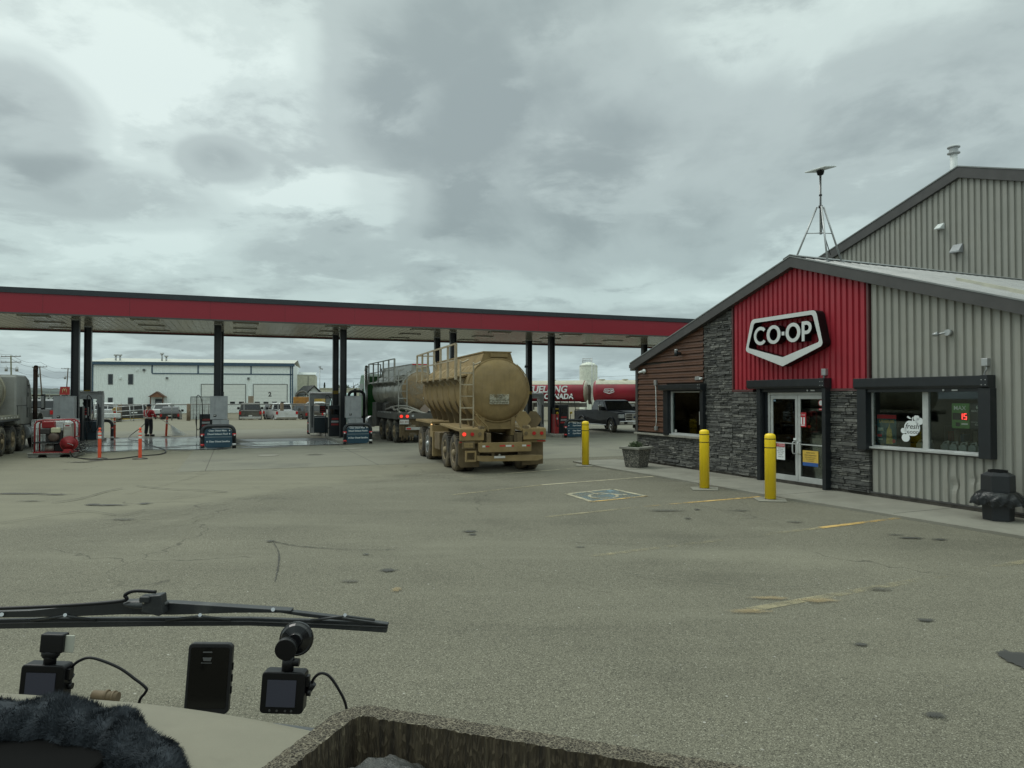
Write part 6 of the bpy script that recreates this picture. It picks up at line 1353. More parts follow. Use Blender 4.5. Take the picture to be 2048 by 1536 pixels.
MB().bx(0, 3.6, 0, 14, 0, 6.7).build('wall', creamw, b1); MB().add([(-.1, -.1, 6.72), (3.7, -.1, 6.72), (3.7, 6, 7.3), (-.1, 6, 7.3)], [(0, 1, 2, 3)]).build('roof', palew, b1); MB().bx(2.3, 2.4, -.06, -.01, 3.5, 6.5).build('downpipe', frm, b1)
shed('shed_building', 'small gabled shed with dark roof beside the cream storage building', PX(628, 118, -.5), 2.6, 8, 2.9, R(28), palew, darkroof, 1.4)
b2 = thing('long_building', 'long low cream building behind the middle island', 'building', PX(640, 165, -.6), R(12))
MB().bx(0, 17, 0, 10, 0, 4.6).build('wall', creamw, b2); MB().bx(-.2, 17.2, -.2, 10.2, 4.61, 4.75).build('roof', mat('cream_roof', (.55, .55, .47), .5), b2); MB().bx(1, 4, -.06, -.01, 0, 3).build('door', frm, b2)
for px, d, w_, h, l_, m1, m2 in ((80, 330, 9, 3.2, 'cream multi-storey building under the hill, left of the red sign', creamw, palew), (104, 300, 9, 2.6, 'low brown building at the foot of the hill', mat('brown_far', (.07, .06, .05), .8), darkroof), (88, 210, 7, 1.9, 'low white building behind the leaning utility pole', palew, palew), (168, 190, 9, 2.2, 'low pale building behind the far left columns', palew, palew)):
    b3 = thing('far_building', l_, 'building', PX(px, d, -.7), 0); B = MB().bx(-w_ / 2, w_ / 2, 0, 8, 0, h + .7).build('wall', m1, b3); MB().bx(-w_ / 2 - .1, w_ / 2 + .1, -.1, 8.1, h + .71, h + .85).build('roof', m2, b3)
    wn = MB()
    for i in range(5):
        for j in range(2 if h < 3 else 3): x = -w_ / 2 + (i + .5) * w_ / 5; wn.bx(x - .3, x + .3, -.03, -.005, .7 + j * 1.1, 1.3 + j * 1.1)
    wn.build('window', carglass, B, split=True)
b4 = shed('tarp_shed', 'grey low-pitched roof rising behind the red tank truck', PX(1262, 92, -.4), 9, 12, 3.6, R(-6), creamw, mat('grey_roof', (.11, .11, .11), .6), .7)
# sign with arches
s_ = thing('restaurant_sign', 'red roadside sign with pale arch emblem under the hill', 'sign', PX(129, 185, -.7), ang(129))
MB().prism([(-1.15, 3.3), (1.15, 3.3), (1.2, 5.4), (-.95, 5.4)], 'y', 0, .3).build('sign_panel', mat('sign_red', (.32, .025, .02), .5), s_); MB().bx(-.9, -.7, .05, .25, 0, 3.3).bx(.7, .9, .05, .25, 0, 3.3).build('post', steel, s_, split=True)
MB().tube([(-.42, -.03, 3.9), (-.38, -.03, 4.6), (-.22, -.03, 5.0), (-.04, -.03, 4.6), (0, -.03, 4.1), (.04, -.03, 4.6), (.22, -.03, 5.0), (.38, -.03, 4.6), (.42, -.03, 3.9)], .07, 6).build('arch_emblem', mat('emblem_cream', (.6, .5, .25), .5), s_)
text('M', .01, blk, s_, (0, .1, 3.6)) if 0 else None
# silo
si = thing('storage_silo', 'tall white cylindrical silo with top railing beyond the red trailers', 'silo', PX(1177, 130, -.5), 0)
sw = mat('silo_white', (.72, .74, .64), .5, streak=((.4, .4, .33), .5)); MB().cyl((0, 0, 0), (0, 0, 8.2), 1.65, n=32, caps=False).build('shell', sw, si); rr = MB()
for z in (2.4, 4.0, 5.6, 7.2, 8.15): rr.lathe([(1.65, z - .04), (1.69, z), (1.65, z + .04)], n=32)
rr.build('weld_band', sw, si); MB().lathe([(1.70, 8.18), (1.2, 8.65), (.4, 8.95), (.001, 9.0)], n=32).build('dome', sw, si)
rl = MB()
for a in range(0, 360, 30): rl.cyl((.9 * cos(R(a)) - .2, .9 * sin(R(a)), 8.7), (.9 * cos(R(a)) - .2, .9 * sin(R(a)), 9.6), .03, n=5)
for z in (9.2, 9.6): rl.tube([(.9 * cos(R(a)) - .2, .9 * sin(R(a)), z) for a in range(0, 360, 30)], .03, 5, closed=True)
rl.build('railing', steel, si); MB().cyl((1.0, -1.8, 0), (1.0, -1.8, 8.6), .05, n=6).build('ladder', steel, si)
# poles, lamps and wires
polem = mat('pole_wood', (.10, .075, .05), .9, var=.25); polet = mat('pole_treated', (.17, .17, .10), .9)
def upole(px0, px1, d, zt, label, arms, tf, m):
    p = thing('utility_pole', label, 'utility pole', PX(px1, d, -.7), ang(px1), 'utility poles along the road')
    dx = (px0 - px1) / FPX * d; MB().cyl((0, 0, 0), (dx, 0, zt), .17, .13, n=8).build('pole', m, p)
    for z, hw, t_ in arms:
        k = z / zt * dx; A = MB().box((k, 0, z), (2 * hw, .12, .14), (0, t_, 0)).build('crossarm', polem, p); iq = MB()
        for q in (-.9, -.5, .5, .9): iq.cyl((k + q * hw, 0, z - q * hw * sin(t_)), (k + q * hw, 0, z + .35 - q * hw * sin(t_)), .05, n=6)
        iq.build('insulator', steel, A, split=True)
    for q, z in tf: k = z / zt * dx; MB().cyl((k + q, 0, z - .45), (k + q, 0, z + .45), .28, n=12).cyl((k + q, 0, z + .45), (k + q, 0, z + .75), .05, n=6).build('transformer', steel, p); MB().bx(k, k + q, -.04, .04, z + .1, z + .18).build('bracket', steel, p)
    return p
upole(21.5, 24, 150, 11.5, 'utility pole with two crossarms and two transformers at the left edge', [(11.3, 1.75, R(-3)), (10.1, 1.8, R(-2))], [(-.85, 8.6), (1.0, 8.6)], polet)
upole(80, 86, 172, 10.1, 'leaning utility pole with one crossarm above the grey cab', [(9.95, 1.55, R(-4))], [(-.5, 8.0)], polem)
upole(135, 131, 205, 11.0, 'utility pole left of the first canopy columns', [(10.85, 1.7, 0)], [(-.6, 8.3)], polem)
wr = MB()
for z0, z1, z2, z3 in ((11.0, 10.9, 10.4, 10.3), (10.2, 9.9, 9.3, 10.2), (8.3, 8.0, 8.0, 8.2), (5.6, 5.0, 5.0, 5.0), (5.2, 4.0, 4.1, 4.2)):
    pts = [PX(-60, 120, z0 + .8), PX(21, 150, z0), PX(80, 172, z1 - .4), PX(135, 205, z2), PX(182, 225, z3)]
    out = []
    for i in range(len(pts) - 1):
        for k in range(8): t_ = k / 8; q = pts[i].lerp(pts[i + 1], t_); q.z -= 1.0 * 4 * t_ * (1 - t_) * .8; out.append(q)
    wr.tube(out + [pts[-1]], .028, 4)
tag(wr.build('overhead_wires', black_plastic), 'overhead power wires strung between the utility poles at left', 'wires')
wr = MB()
for z in (4.6, 7.3): wr.tube([PX(560 + k * 60, 190, z - .5 * sin(k * .9)) for k in range(14)], .03, 4)
tag(wr.build('overhead_wires', black_plastic), 'thin overhead wires crossing behind the tank trucks and silo', 'wires')
for px, d, zt, lb in ((639.5, 120, 7.0, 'tall light pole with floodlights right of the cream building'), (1184, 118, 8.6, 'thin tall pole standing in front of the silo'), (1197, 90, 4.6, 'short dark pole right of the silo'), (1172, 100, 3.6, 'slim antenna pole behind the red trailer')):
    p = thing('light_pole', lb, 'pole', PX(px, d, -.6), 0, None); MB().cyl((0, 0, 0), (0, 0, zt + .6), .07, n=6).build('pole', steel, p); MB().box((.25, 0, zt + .45), (.5, .2, .22), (0, .4, 0)).box((.0, 0, zt + .75), (.4, .2, .2)).build('floodlight', steel, p) if px < 1180 else None
p = thing('street_lamp', 'curved-arm street lamp in front of the far brown building', 'street lamp', PX(99.5, 170, -.7), 0); MB().tube(interp([(0, 0, 0), (0, 0, 3.6), (.25, 0, 4.4), (.9, 0, 4.75), (1.4, 0, 4.8)], 5), .07, 6).build('post', steel, p); MB().box((1.6, 0, 4.75), (.6, .3, .15)).build('lamp_head', steel, p)
# trees
lf = mat('far_foliage', (.05, .07, .045), .8, var=.5, vs=.9); bk_ = mat('bark', (.07, .055, .04), .9)
def tree(px, d, zt, cr, label, seed, con=False):
    rn = random.Random(seed); t = thing('conifer_tree' if con else 'leafy_tree', label, 'tree', PX(px, d, -1), 0, 'trees beyond the lot'); H_ = zt + 1
    tk_ = MB().cyl((0, 0, 0), (.1, 0, H_ * .9), .22, .05, n=7)
    for k in range(6): a = rn.random() * 6.28; z = H_ * rn.uniform(.35, .75); tk_.cyl((0, 0, z), (cr * .6 * cos(a), cr * .6 * sin(a), z + cr * .4), .07, .02, n=5)
    tk_.build('trunk', bk_, t); c = MB(); lobes = [(rn.uniform(-.6, .6) * cr, rn.uniform(-.6, .6) * cr, H_ - cr * rn.uniform(.5, 1.5), cr * rn.uniform(.35, .62)) for _ in range(9)]
    for _ in range(1500):
        if con: z = rn.random(); a = rn.random() * 6.28; rad = cr * (1 - z) * rn.uniform(.5, 1) * (.7 + .3 * sin(z * 30)); q = Vector((rad * cos(a), rad * sin(a), H_ * .15 + z * H_ * .85))
        else:
            l = rn.choice(lobes); v = Vector((rn.gauss(0, 1), rn.gauss(0, 1), rn.gauss(0, 1))).normalized() * l[3] * rn.random() ** .4; q = Vector(l[:3]) + v
        u = Vector((rn.gauss(0, 1), rn.gauss(0, 1), rn.gauss(0, 1))).normalized() * .22; w_ = u.orthogonal().normalized() * .16
        c.add([q - u, q + w_, q + u, q - w_], [(0, 1, 2, 3)])
    c.build('crown', lf, t, fix=False)
tree(679, 210, 6.3, 2.6, 'round dark tree over the long cream building, left of the pair', 1); tree(706, 205, 7.0, 4.2, 'broad dark tree over the long cream building near the green cab', 2)
tree(649, 215, 6.3, 1.3, 'lone small spruce right of the tall light pole', 3, True); tree(628, 140, 4.2, 1.8, 'bushy dark tree behind the small dark-roofed shed', 4)
for px, h, cr, s_ in ((1078, 5.8, 1.6, 5), (1110, 5.6, 2.4, 6), (1121, 6.0, 1.2, 7)): tree(px, 230, h, cr, {1078: 'tiny spruce top over the red trailer left of the canopy column', 1110: 'low round tree top over the red trailer lettering', 1121: 'small pointed spruce top over the red trailer'}[px], s_, px != 1110)
# ---------------------------------------------------------------- fence, container, machines beyond the lot
fa, fb = PX(188, 61.5), PX(690, 70.5); fl = (fb - fa).length; fz = atan2(fb.y - fa.y, fb.x - fa.x)
fst = mat('fence_steel', (.20, .20, .19), .5, .4)
fe = thing('chain_link_fence', 'low chain-link fence with pipe rail between the lot and parked vehicles', 'fence', fa, fz)
MB().cyl((0, 0, 1.42), (fl, 0, 1.42), .05, n=6).build('top_rail', fst, fe); q = MB(); x = 0
while x < fl: q.cyl((x, 0, -.2), (x, 0, 1.50), .05, n=6); x += 3.05
q.build('post', fst, fe, split=True); w_ = MB(); x = -1.4
while x < fl:
    for dr in (-1, 1):
        a, b = (x, x + 1.4) if dr > 0 else (x + 1.4, x); a = min(max(a, 0), fl); b = min(max(b, 0), fl)
        w_.quad((a - .0018, 0, .0), (a + .0018, 0, .0), (b + .0018, 0, 1.40), (b - .0018, 0, 1.40))
    x += .11
w_.build('wire_mesh', fst, fe, fix=False)
for px, dd, h_ in ((240, 61.7, 1.45), (297, 62.8, 1.45), (377.5, 63.8, 1.50), (564, 67.4, 1.55)):
    p_ = tag(MB().cyl((0, 0, -.3), (0, 0, h_), .17, .16, n=10).build('wooden_post', wood, loc=PX(px, dd - .5)), 'thick weathered wooden post against the chain-link fence, %s' % {240: 'beside the yellow attachment', 297: 'right behind the worker', 377.5: 'left of the sea container', 564: 'in front of the white pickup'}[px], 'post', 'wooden posts along the fence')
for k, (px, w2) in enumerate(((214, 1.9), (262, 2.0))):
    g_ = MB(); W2 = w2 
    for z in (.15, .55, .95, 1.35): g_.cyl((-W2 / 2, 0, z), (W2 / 2, 0, z), .03, n=6)
    for x in (-W2 / 2, 0, W2 / 2): g_.cyl((x, 0, .1), (x, 0, 1.4), .03, n=6)
    tag(g_.build('tube_gate', steel, loc=PX(px, 60.6), rot=(R(-8), R((3, -4)[k]), fz + R(5))), ('galvanised tube gate leaning on the fence beside the white flat deck', 'galvanised tube gate leaning on the fence in front of the dark tank')[k], 'gate', 'tube gates leaning on the fence')
fd = thing('flat_deck_trailer', 'low white flat-deck trailer parked along the fence at left', 'trailer', PX(216, 60.0, 0), fz + R(2)); MB().bx(-.95, .95, -.5, .6, .30, .72).build('deck', mat('deck_white', (.55, .57, .56), .5), fd, .02); MB().bx(-.98, .98, -.52, -.50, .34, .42).build('bumper', steel, fd); wheel(fd, .7, .2, .25, .15, 1); wheel(fd, -.7, .2, .25, .15, -1)
yl3 = mat('machine_yellow', (.42, .27, .04), .5, dirt=((.2, .15, .07), .45, .6))
ym = thing('yellow_attachment', 'yellow machine attachment behind the fence between white pickup and dark tank', 'machine part', PX(243, 70, -.42), ang(243)); MB().prism([(-.9, .3), (.8, .3), (.8, 1.1), (.3, 1.45), (-.6, 1.5), (-.9, 1.2)], 'y', 0, 1.2).build('body', yl3, ym, .05); MB().prism([(-.5, 1.5), (0, 1.85), (.5, 1.5)], 'y', .2, 1).build('hopper', mat('brown_canvas', (.12, .07, .045), .7), ym); MB().bx(-.8, .9, -.4, 0, .1, .35).build('base', yl3, ym)
dt = thing('dark_tank', 'dark rounded tank trailer behind the tube gate, left of the worker', 'tank trailer', PX(268, 69, -.42), ang(268)); MB().prism(rrect(-1.15, 1.15, .45, 1.75, .4, 6), 'y', 0, 2.4).build('tank', mat('tank_black', (.03, .03, .032), .4, dirt=((.14, .12, .09), .5, .5)), dt, .04); MB().bx(-.9, 1.0, -.3, 0, .25, .45).build('frame', yl3, dt); MB().bx(-.2, .3, -.012, -.001, .95, 1.08).build('label', signwhite, dt); wheel(dt, 1.2, 1.2, .35, .2, 1); wheel(dt, -1.2, 1.2, .35, .2, -1)
cn = thing('shipping_container', 'light grey shipping container with end doors left of the first overhead door', 'container', PX(381, 79, -.45), ang(400) + R(-9)); cg = mat('container_grey', (.50, .53, .51), .5, dirt=((.3, .27, .2), .5, .4)); q = MB().bx(0, 2.44, .05, 6.0, 0, 2.6); 
for k in range(20): q.bx(-.03, -.001, .3 + k * .29, .44 + k * .29, .15, 2.45)
q.build('box', cg, cn); MB().bx(1.2, 1.24, .02, .045, .1, 2.5).bx(0, 2.44, -.01, .0, 2.52, 2.6).bx(-.01, .05, -.01, .0, 0, 2.5).bx(2.39, 2.45, -.01, 0, 0, 2.5).build('door_gap', frm, cn, split=True)
for a, b in ((.06, 1.2), (1.24, 2.38)):
    d_ = MB().bx(a, b, .0, .049, .10, 2.5)
    for z in (.25, .65, 1.05, 1.45, 1.85, 2.2): d_.bx(a + .08, b - .08, -.02, -.001, z, z + .22)
    d_ = d_.build('door', cg, cn); MB().cyl((a + .25, -.04, .1), (a + .25, -.04, 2.5), .02, n=6).cyl((b - .25, -.04, .1), (b - .25, -.04, 2.5), .02, n=6).build('lock_rod', steel, d_, split=True)
ld = thing('wheel_loader', 'yellow and orange loader behind parked cars beside the cream building', 'loader', PX(604, 96, -.5), 0)
MB().bx(-1.2, 1.3, 0, 2.5, .9, 2.6).build('body', mat('loader_orange', (.40, .18, .03), .5, dirt=((.15, .08, .05), .45, .5)), ld, .08); MB().bx(1.35, 2.6, .2, 2.5, 1.0, 2.7).build('hopper', yl3, ld, .06); MB().tube(interp([(-.8, -.1, 2.7), (-.4, -.1, 3.2), (.4, -.1, 3.3), (.9, -.1, 2.7)], 4), .12).build('boom', framegrey, ld); wheel(ld, .4, -.3, .8, .5, 1, yl3, rubber); wheel(ld, -.9, -.3, .8, .5, -1, yl3, rubber)
tag(MB().bx(-.28, .28, -.03, .03, 0, 2.6).build('plywood_board', mat('plywood', (.28, .22, .16), .8), loc=PX(502, 74, -.4)), 'upright brown board standing behind the dusty charcoal pickup', 'board')
yp = thing('yellow_post', 'short yellow post behind the caged water tank', 'post', PX(113, 47, 0)); MB().cyl((0, 0, 0), (0, 0, 1.4), .14, n=14).build('post', mat('old_yellow', (.5, .36, .08), .5), yp)
# ---------------------------------------------------------------- delineator posts
def delin(p, label, first=[None], lean=0):
    if first[0]: o = dup(first[0], p, 0, label); o.rotation_euler = (0, lean, 0); return o
    b = thing('delineator_post', label, 'delineator', p, 0, 'orange delineator posts round the wet forecourt')
    s = MB().lathe([(.055, .04), (.055, .90), (.062, .93), (.03, .97), (.025, 1.0), (.045, 1.02), (.045, 1.05), (.02, 1.08), (.001, 1.08)], n=16, sm=False).build('post', orange, b)
    for z in (.70, .83): MB().lathe([(.0552, z), (.0575, z + .003), (.0575, z + .085), (.0552, z + .088)], n=16).build('reflective_band', reflect, s)
    MB().lathe([(.24, 0), (.24, .02), (.10, .05), (.05, .05)], n=20, sm=False).build('rubber_base', rubber, b); first[0] = b; return b
delin(G(199, 918), 'orange delineator post nearest the caged water tank'); delin(G(280, 918), 'orange delineator post at the front of the wet patch, right of the other front one')
delin(G(229, 877), 'orange delineator post standing in the wet area behind the front pair'); delin(G(332, 874), 'tilted orange delineator post to the right of the worker', lean=R(3))
# ---------------------------------------------------------------- worker hosing the forecourt
def skin(name, nodes, edges, m, parent=None, sub=2, smooth=True):
    me = bpy.data.meshes.new(name); me.from_pydata([n[:3] for n in nodes], edges, []); o = bpy.data.objects.new(name, me); COL.objects.link(o)
    if parent: o.parent = parent
    me.materials.append(m); s = o.modifiers.new('skin', 'SKIN'); s.use_smooth_shade = True
    for i, n in enumerate(nodes):
        v = me.skin_vertices[0].data[i]; v.radius = (n[3], n[4] if len(n) > 4 else n[3]); v.use_root = (i == 0)
    u = o.modifiers.new('sub', 'SUBSURF'); u.levels = sub; u.render_levels = sub; return o
sk = mat('skin', (.36, .22, .16), .55); jk = mat('hivis_red', (.42, .018, .025), .65); pnm = mat('work_trousers', (.018, .02, .026), .85); hr = mat('dark_hat', (.015, .015, .016), .8); bt = mat('boots', (.02, .018, .016), .6)
pp = G(297, 873); pe = thing('person', 'worker in red high-visibility shirt and dark hat, back turned, hosing the ground', 'person', pp, R(-22))
nodes = [(0, 0, .93, .13, .10), (0, .0, 1.12, .14, .10), (0, .0, 1.32, .155, .105), (0, -.01, 1.42, .08, .07), (0, 0, 1.48, .048), (0, .01, 1.55, .065, .075), (0, .015, 1.63, .072, .088), (0, .01, 1.70, .045, .055),
         (-.10, 0, .86, .085), (-.115, .01, .50, .058), (-.13, -.02, .10, .042), (-.14, .10, .045, .04),
         (.10, 0, .86, .085), (.12, .02, .50, .058), (.13, -.01, .10, .042), (.15, .11, .045, .04),
         (-.19, 0, 1.36, .06), (-.25, .02, 1.12, .045), (-.17, .18, .98, .034), (-.13, .24, .98, .032),
         (.19, 0, 1.36, .06), (.27, .03, 1.12, .045), (.24, .26, 1.02, .034), (.23, .33, 1.02, .032)]
edges = [(0, 1), (1, 2), (2, 3), (3, 4), (4, 5), (5, 6), (6, 7), (0, 8), (8, 9), (9, 10), (10, 11), (0, 12), (12, 13), (13, 14), (14, 15), (2, 16), (16, 17), (17, 18), (18, 19), (2, 20), (20, 21), (21, 22), (22, 23)]
for w_, pr in ((19, (-.13, .24, .98)), (23, (.23, .33, 1.02))):
    for k in range(4):
        a = len(nodes); x, y, z = pr; dz = .02 - k * .016
        nodes += [(x + .0, y + .045, z + dz, .009), (x + .018, y + .065 - k * .003, z + dz - .02, .008), (x + .012, y + .055, z + dz - .04, .007)]; edges += [(w_, a), (a, a + 1), (a + 1, a + 2)]
    a = len(nodes); nodes += [(x - .02, y + .02, z + .035, .010), (x - .005, y + .05, z + .045, .008)]; edges += [(w_, a), (a, a + 1)]
body = skin('body', nodes, edges, sk, pe)
fc = MB(); fc.ell((0, .105, 1.60), (.014, .025, .02), 8).build('nose', sk, pe)
for s in (-1, 1): MB().ell((s * .028, .088, 1.625), (.012, .008, .008), 8).build('eye', blk, pe); MB().ell((s * .078, .01, 1.60), (.012, .02, .03), 8).build('ear', sk, pe)
MB().bx(-.022, .022, .090, .098, 1.560, 1.566).build('mouth', mat('lips', (.25, .1, .08), .5), pe)
tr = skin('trousers', [(0, 0, .95, .155, .115), (-.10, 0, .84, .10), (-.115, .01, .50, .078), (-.13, -.02, .12, .068), (.10, 0, .84, .10), (.12, .02, .50, .078), (.13, -.01, .12, .068), (0, 0, 1.02, .15, .11)], [(0, 1), (1, 2), (2, 3), (0, 4), (4, 5), (5, 6), (0, 7)], pnm, pe)
ja = skin('shirt', [(0, 0, .93, .175, .13), (0, 0, 1.12, .17, .125), (0, 0, 1.30, .185, .125), (0, -.01, 1.42, .10, .085), (-.19, 0, 1.355, .08), (-.255, .02, 1.12, .062), (.19, 0, 1.355, .08), (.275, .03, 1.12, .062), (-.22, .10, 1.05, .05), (.26, .14, 1.07, .05)], [(0, 1), (1, 2), (2, 3), (2, 4), (4, 5), (2, 6), (6, 7), (5, 8), (7, 9)], jk, pe)
rv = MB().lathe([(.178, .98), (.182, .985), (.184, 1.04), (.180, 1.045)], n=24, sq=(1, .76))
for s in (-1, 1): rv.tube(interp([(s * .11, .125, 1.02), (s * .12, .13, 1.22), (s * .11, .08, 1.42), (s * .10, -.07, 1.42), (s * .02, -.135, 1.2), (s * -.10, -.135, 1.03)], 5), .016, 6)
rv.build('reflective_band', reflect, ja)
for s in (-1, 1): rv = MB().lathe([(.068, -.02), (.07, -.018), (.07, .018), (.068, .02)], (s * .235, .01, 1.18), n=14).build('sleeve_band', reflect, ja)
MB().lathe([(.001, 1.745), (.05, 1.742), (.085, 1.71), (.095, 1.66), (.092, 1.645), (.12, 1.64), (.12, 1.634), (.09, 1.636)], (0, .012, 0), n=18, sq=(.9, 1.05)).build('hat', hr, pe)
for x, y in ((-.135, .04), (.142, .05)): MB().prism(rrect(x - .055, x + .055, 0, .12, .03), 'y', y - .08, y + .10).build('boot', bt, pe, .02)
ln = thing('spray_lance', 'pressure washer lance in the worker hands, spraying right', 'spray lance', pp, R(-22)); MB().cyl((-.10, .25, .98), (.24, .40, 1.02), .014, n=8).cyl((.24, .40, 1.02), (.55, 1.0, .55), .010, n=6).build('lance', black_metal, ln); MB().box((.10, .36, .98), (.03, .05, .14)).build('trigger', black_plastic, ln)
mist = MB(); rn = random.Random(2)
for k in range(2200):
    t_ = rn.random() ** .7; s = .03 + .42 * t_; q = Vector((.55 + .25 * t_ + rn.gauss(0, s * .4), 1.0 + .3 * t_ + rn.gauss(0, s * .4), .55 * (1 - t_) + rn.random() * .02)); r = rn.uniform(.006, .014); mist.add([q + Vector((r, 0, 0)), q + Vector((-r, r, 0)), q + Vector((-r, -r, 0)), q + Vector((0, 0, r * 2))], [(0, 1, 2), (0, 1, 3), (1, 2, 3), (2, 0, 3)])
pe.scale = (1.32, 1.2, 1.0)
mo = mist.build('water_spray', mat('water_drops', (.75, .78, .78), .3), loc=pp, rot=(0, 0, R(-22)), fix=False); tag(mo, kind='stuff', label='white fan of water spray right of the worker')
hs = interp([pp + Vector((-.08, .2, .95)), pp + Vector((-.35, -.1, .5)), pp + Vector((-.7, -.6, .04)), G(262, 880, .03), G(285, 882, .03), G(300, 890, .03), G(330, 900, .03), G(322, 908, .03), G(280, 912, .03), G(230, 918, .03), G(180, 918, .03), G(148, 914, .03), G(140, 903, .25)], 8)
tag(MB().tube(hs, .02, 8).build('washer_hose', hose), 'long black hose snaking over wet ground from washer skid to worker', 'hose')
# ---------------------------------------------------------------- pressure washer skid and water tank
skp = G(106, 915); redf = mat('skid_red', (.27, .016, .02), .4, dirt=((.2, .1, .08), .55, .5)); greyf = mat('pallet_grey', (.22, .215, .19), .8, var=.2, dirt=((.1, .09, .07), .5, .5))
pa = thing('plastic_pallet', 'grey pallet base under the red pressure washer frame', 'pallet', skp, R(17))
MB().prism([(-.78, .13), (-.78, .02), (-.60, 0), (-.48, .0), (-.44, .10), (-.22, .10), (-.18, 0), (.20, 0), (.24, .10), (.50, .10), (.54, 0), (.72, .02), (.74, .13)], 'y', 0, 1.1).build('base', greyf, pa, .01); MB().bx(-.80, .76, -.03, 1.12, .131, .165).build('deck', greyf, pa, .008)
pw = thing('pressure_washer', 'red-framed petrol pressure washer with round hose reel', 'pressure washer', skp + Vector((0, 0, .165)), R(17))
fp = lambda y: [(-.58, y, 0), (-.58, y, 1.0), (-.52, y, 1.10), (-.40, y, 1.14), (.50, y, 1.16), (.62, y, 1.10), (.66, y, 1.0), (.66, y, .50)]
MB().tube(fp(.05), .028, 8).build('frame', redf, pw); MB().tube(fp(.55), .028, 8).build('frame', redf, pw)
for x, z in ((-.58, .35), (-.5, 1.1), (.6, 1.1), (.66, .55)): MB().cyl((x, .05, z), (x, .55, z), .022, n=8).build('cross_tube', redf, pw)
MB().bx(-.62, .40, .0, .6, .34, .38).build('shelf', black_metal, pw); MB().bx(-.62, .66, .0, .6, 0, .035).build('base_plate', redf, pw)
MB().bx(-.42, -.04, .18, .45, .86, 1.10).build('fuel_tank', redf, pw, .03)
e = MB().lathe([(.14, 0), (.17, .03), (.17, .12), (.13, .16), (.05, .17)], (-.02, 0, .54), 'y', 20); e.v = [(v[0], .05 + (.17 - v[1]), v[2]) for v in e.v]; eng = e.build('recoil_cover', mat('engine_brown', (.11, .075, .06), .5, .2, dirt=((.2, .16, .12), .5, .5)), pw)
MB().bx(-.30, .22, .20, .50, .38, .78).bx(-.44, -.14, .10, .35, .66, .84).build('engine_block', mat('engine_dark', (.04, .035, .033), .6), pw, .02); MB().bx(-.10, .18, .06, .26, .70, .88).build('air_filter', mat('filter_cream', (.55, .53, .36), .5), pw, .03)
bo = MB().bx(.26, .56, .14, .42, .42, 1.04).build('burner_tank', mat('burner_steel', (.40, .37, .33), .4, .5, dirt=((.2, .16, .12), .45, .6)), pw, .03); MB().bx(.30, .50, .132, .139, .90, .99).build('label', signwhite, bo); MB().bx(.33, .47, .128, .1319, .92, .97).build('label_mark', redf, bo); MB().bx(.30, .50, .132, .139, .60, .80).build('label', mat('label_grey', (.4, .4, .36), .5), bo)
MB().cyl((-.30, .28, .16), (-.02, .28, .16), .14, n=16).build('pump', mat('pump_grey', (.3, .28, .25), .4, .4, dirt=((.2, .16, .1), .5, .5)), pw); MB().bx(.02, .30, .1, .5, .04, .30).build('battery_box', black_plastic, pw, .02)
rl = MB().lathe([(.24, -.14), (.26, -.13), (.26, -.11), (.24, -.10), (.10, -.10), (.10, .05), (.24, .05), (.26, .06), (.26, .08), (.24, .09)], (.50, 0, .32), 'y', 28, sm=False).build('hose_reel', redf, pw); MB().lathe([(.235, -.142), (.001, -.145)], (.50, 0, .32), 'y', 28).build('reel_disc', redf, rl); MB().tube([(.48, -.16, .34), (.66, -.17, .27), (.67, -.24, .27)], .012, 6).build('crank', steel, rl); MB().prism([(.32, .0), (.68, 0), (.60, .14), (.40, .14)], 'y', -.20, -.16).build('reel_foot', redf, pw)
ib = thing('caged_water_tank', 'white plastic water tank in a steel cage behind the pressure washer', 'water tank', skp + Vector((-.42, .62, .0)), R(17))
MB().prism(rrect(-.60, .50, .18, 1.28, .14, 5), 'y', 0, 1.15).build('bottle', mat('bottle_plastic', (.74, .78, .76), .35), ib, .06, 3); c = MB()
for z in (.2, .47, .74, 1.01, 1.30):
    for (a, b) in (((-.64, -.03), (.54, -.03)), ((.54, -.03), (.54, 1.18)), ((.54, 1.18), (-.64, 1.18)), ((-.64, 1.18), (-.64, -.03))): c.cyl((*a, z), (*b, z), .012, n=6)
for k in range(8):
    x = -.64 + k * 1.18 / 7; c.cyl((x, -.03, .15), (x, -.03, 1.30), .011, n=6).cyl((x, 1.18, .15), (x, 1.18, 1.30), .011, n=6)
    y = -.03 + k * 1.21 / 7; c.cyl((.54, y, .15), (.54, y, 1.30), .011, n=6).cyl((-.64, y, .15), (-.64, y, 1.30), .011, n=6)
c.build('cage', steel, ib); MB().bx(-.64, .54, -.03, 1.18, .0, .14).build('pallet_base', greyf, ib)
cl = MB(); rn = random.Random(12)
for k in range(7): c0 = Vector((.78 + rn.uniform(-.08, .12), .0 + rn.uniform(0, .5), .2 + rn.uniform(0, .2))); cl.tube([c0 + Vector((.14 * cos(R(a)), .1 * sin(R(a)) * rn.uniform(.6, 1), .12 * sin(R(a)) + rn.uniform(-.01, .01))) for a in range(0, 360, 30)], .014, 6, closed=True)
tag(cl.build('coiled_hose', hose, loc=skp + Vector((0, 0, .02)), rot=(0, 0, R(17))), 'tangled coil of hose heaped at the right end of the pallet', 'hose')
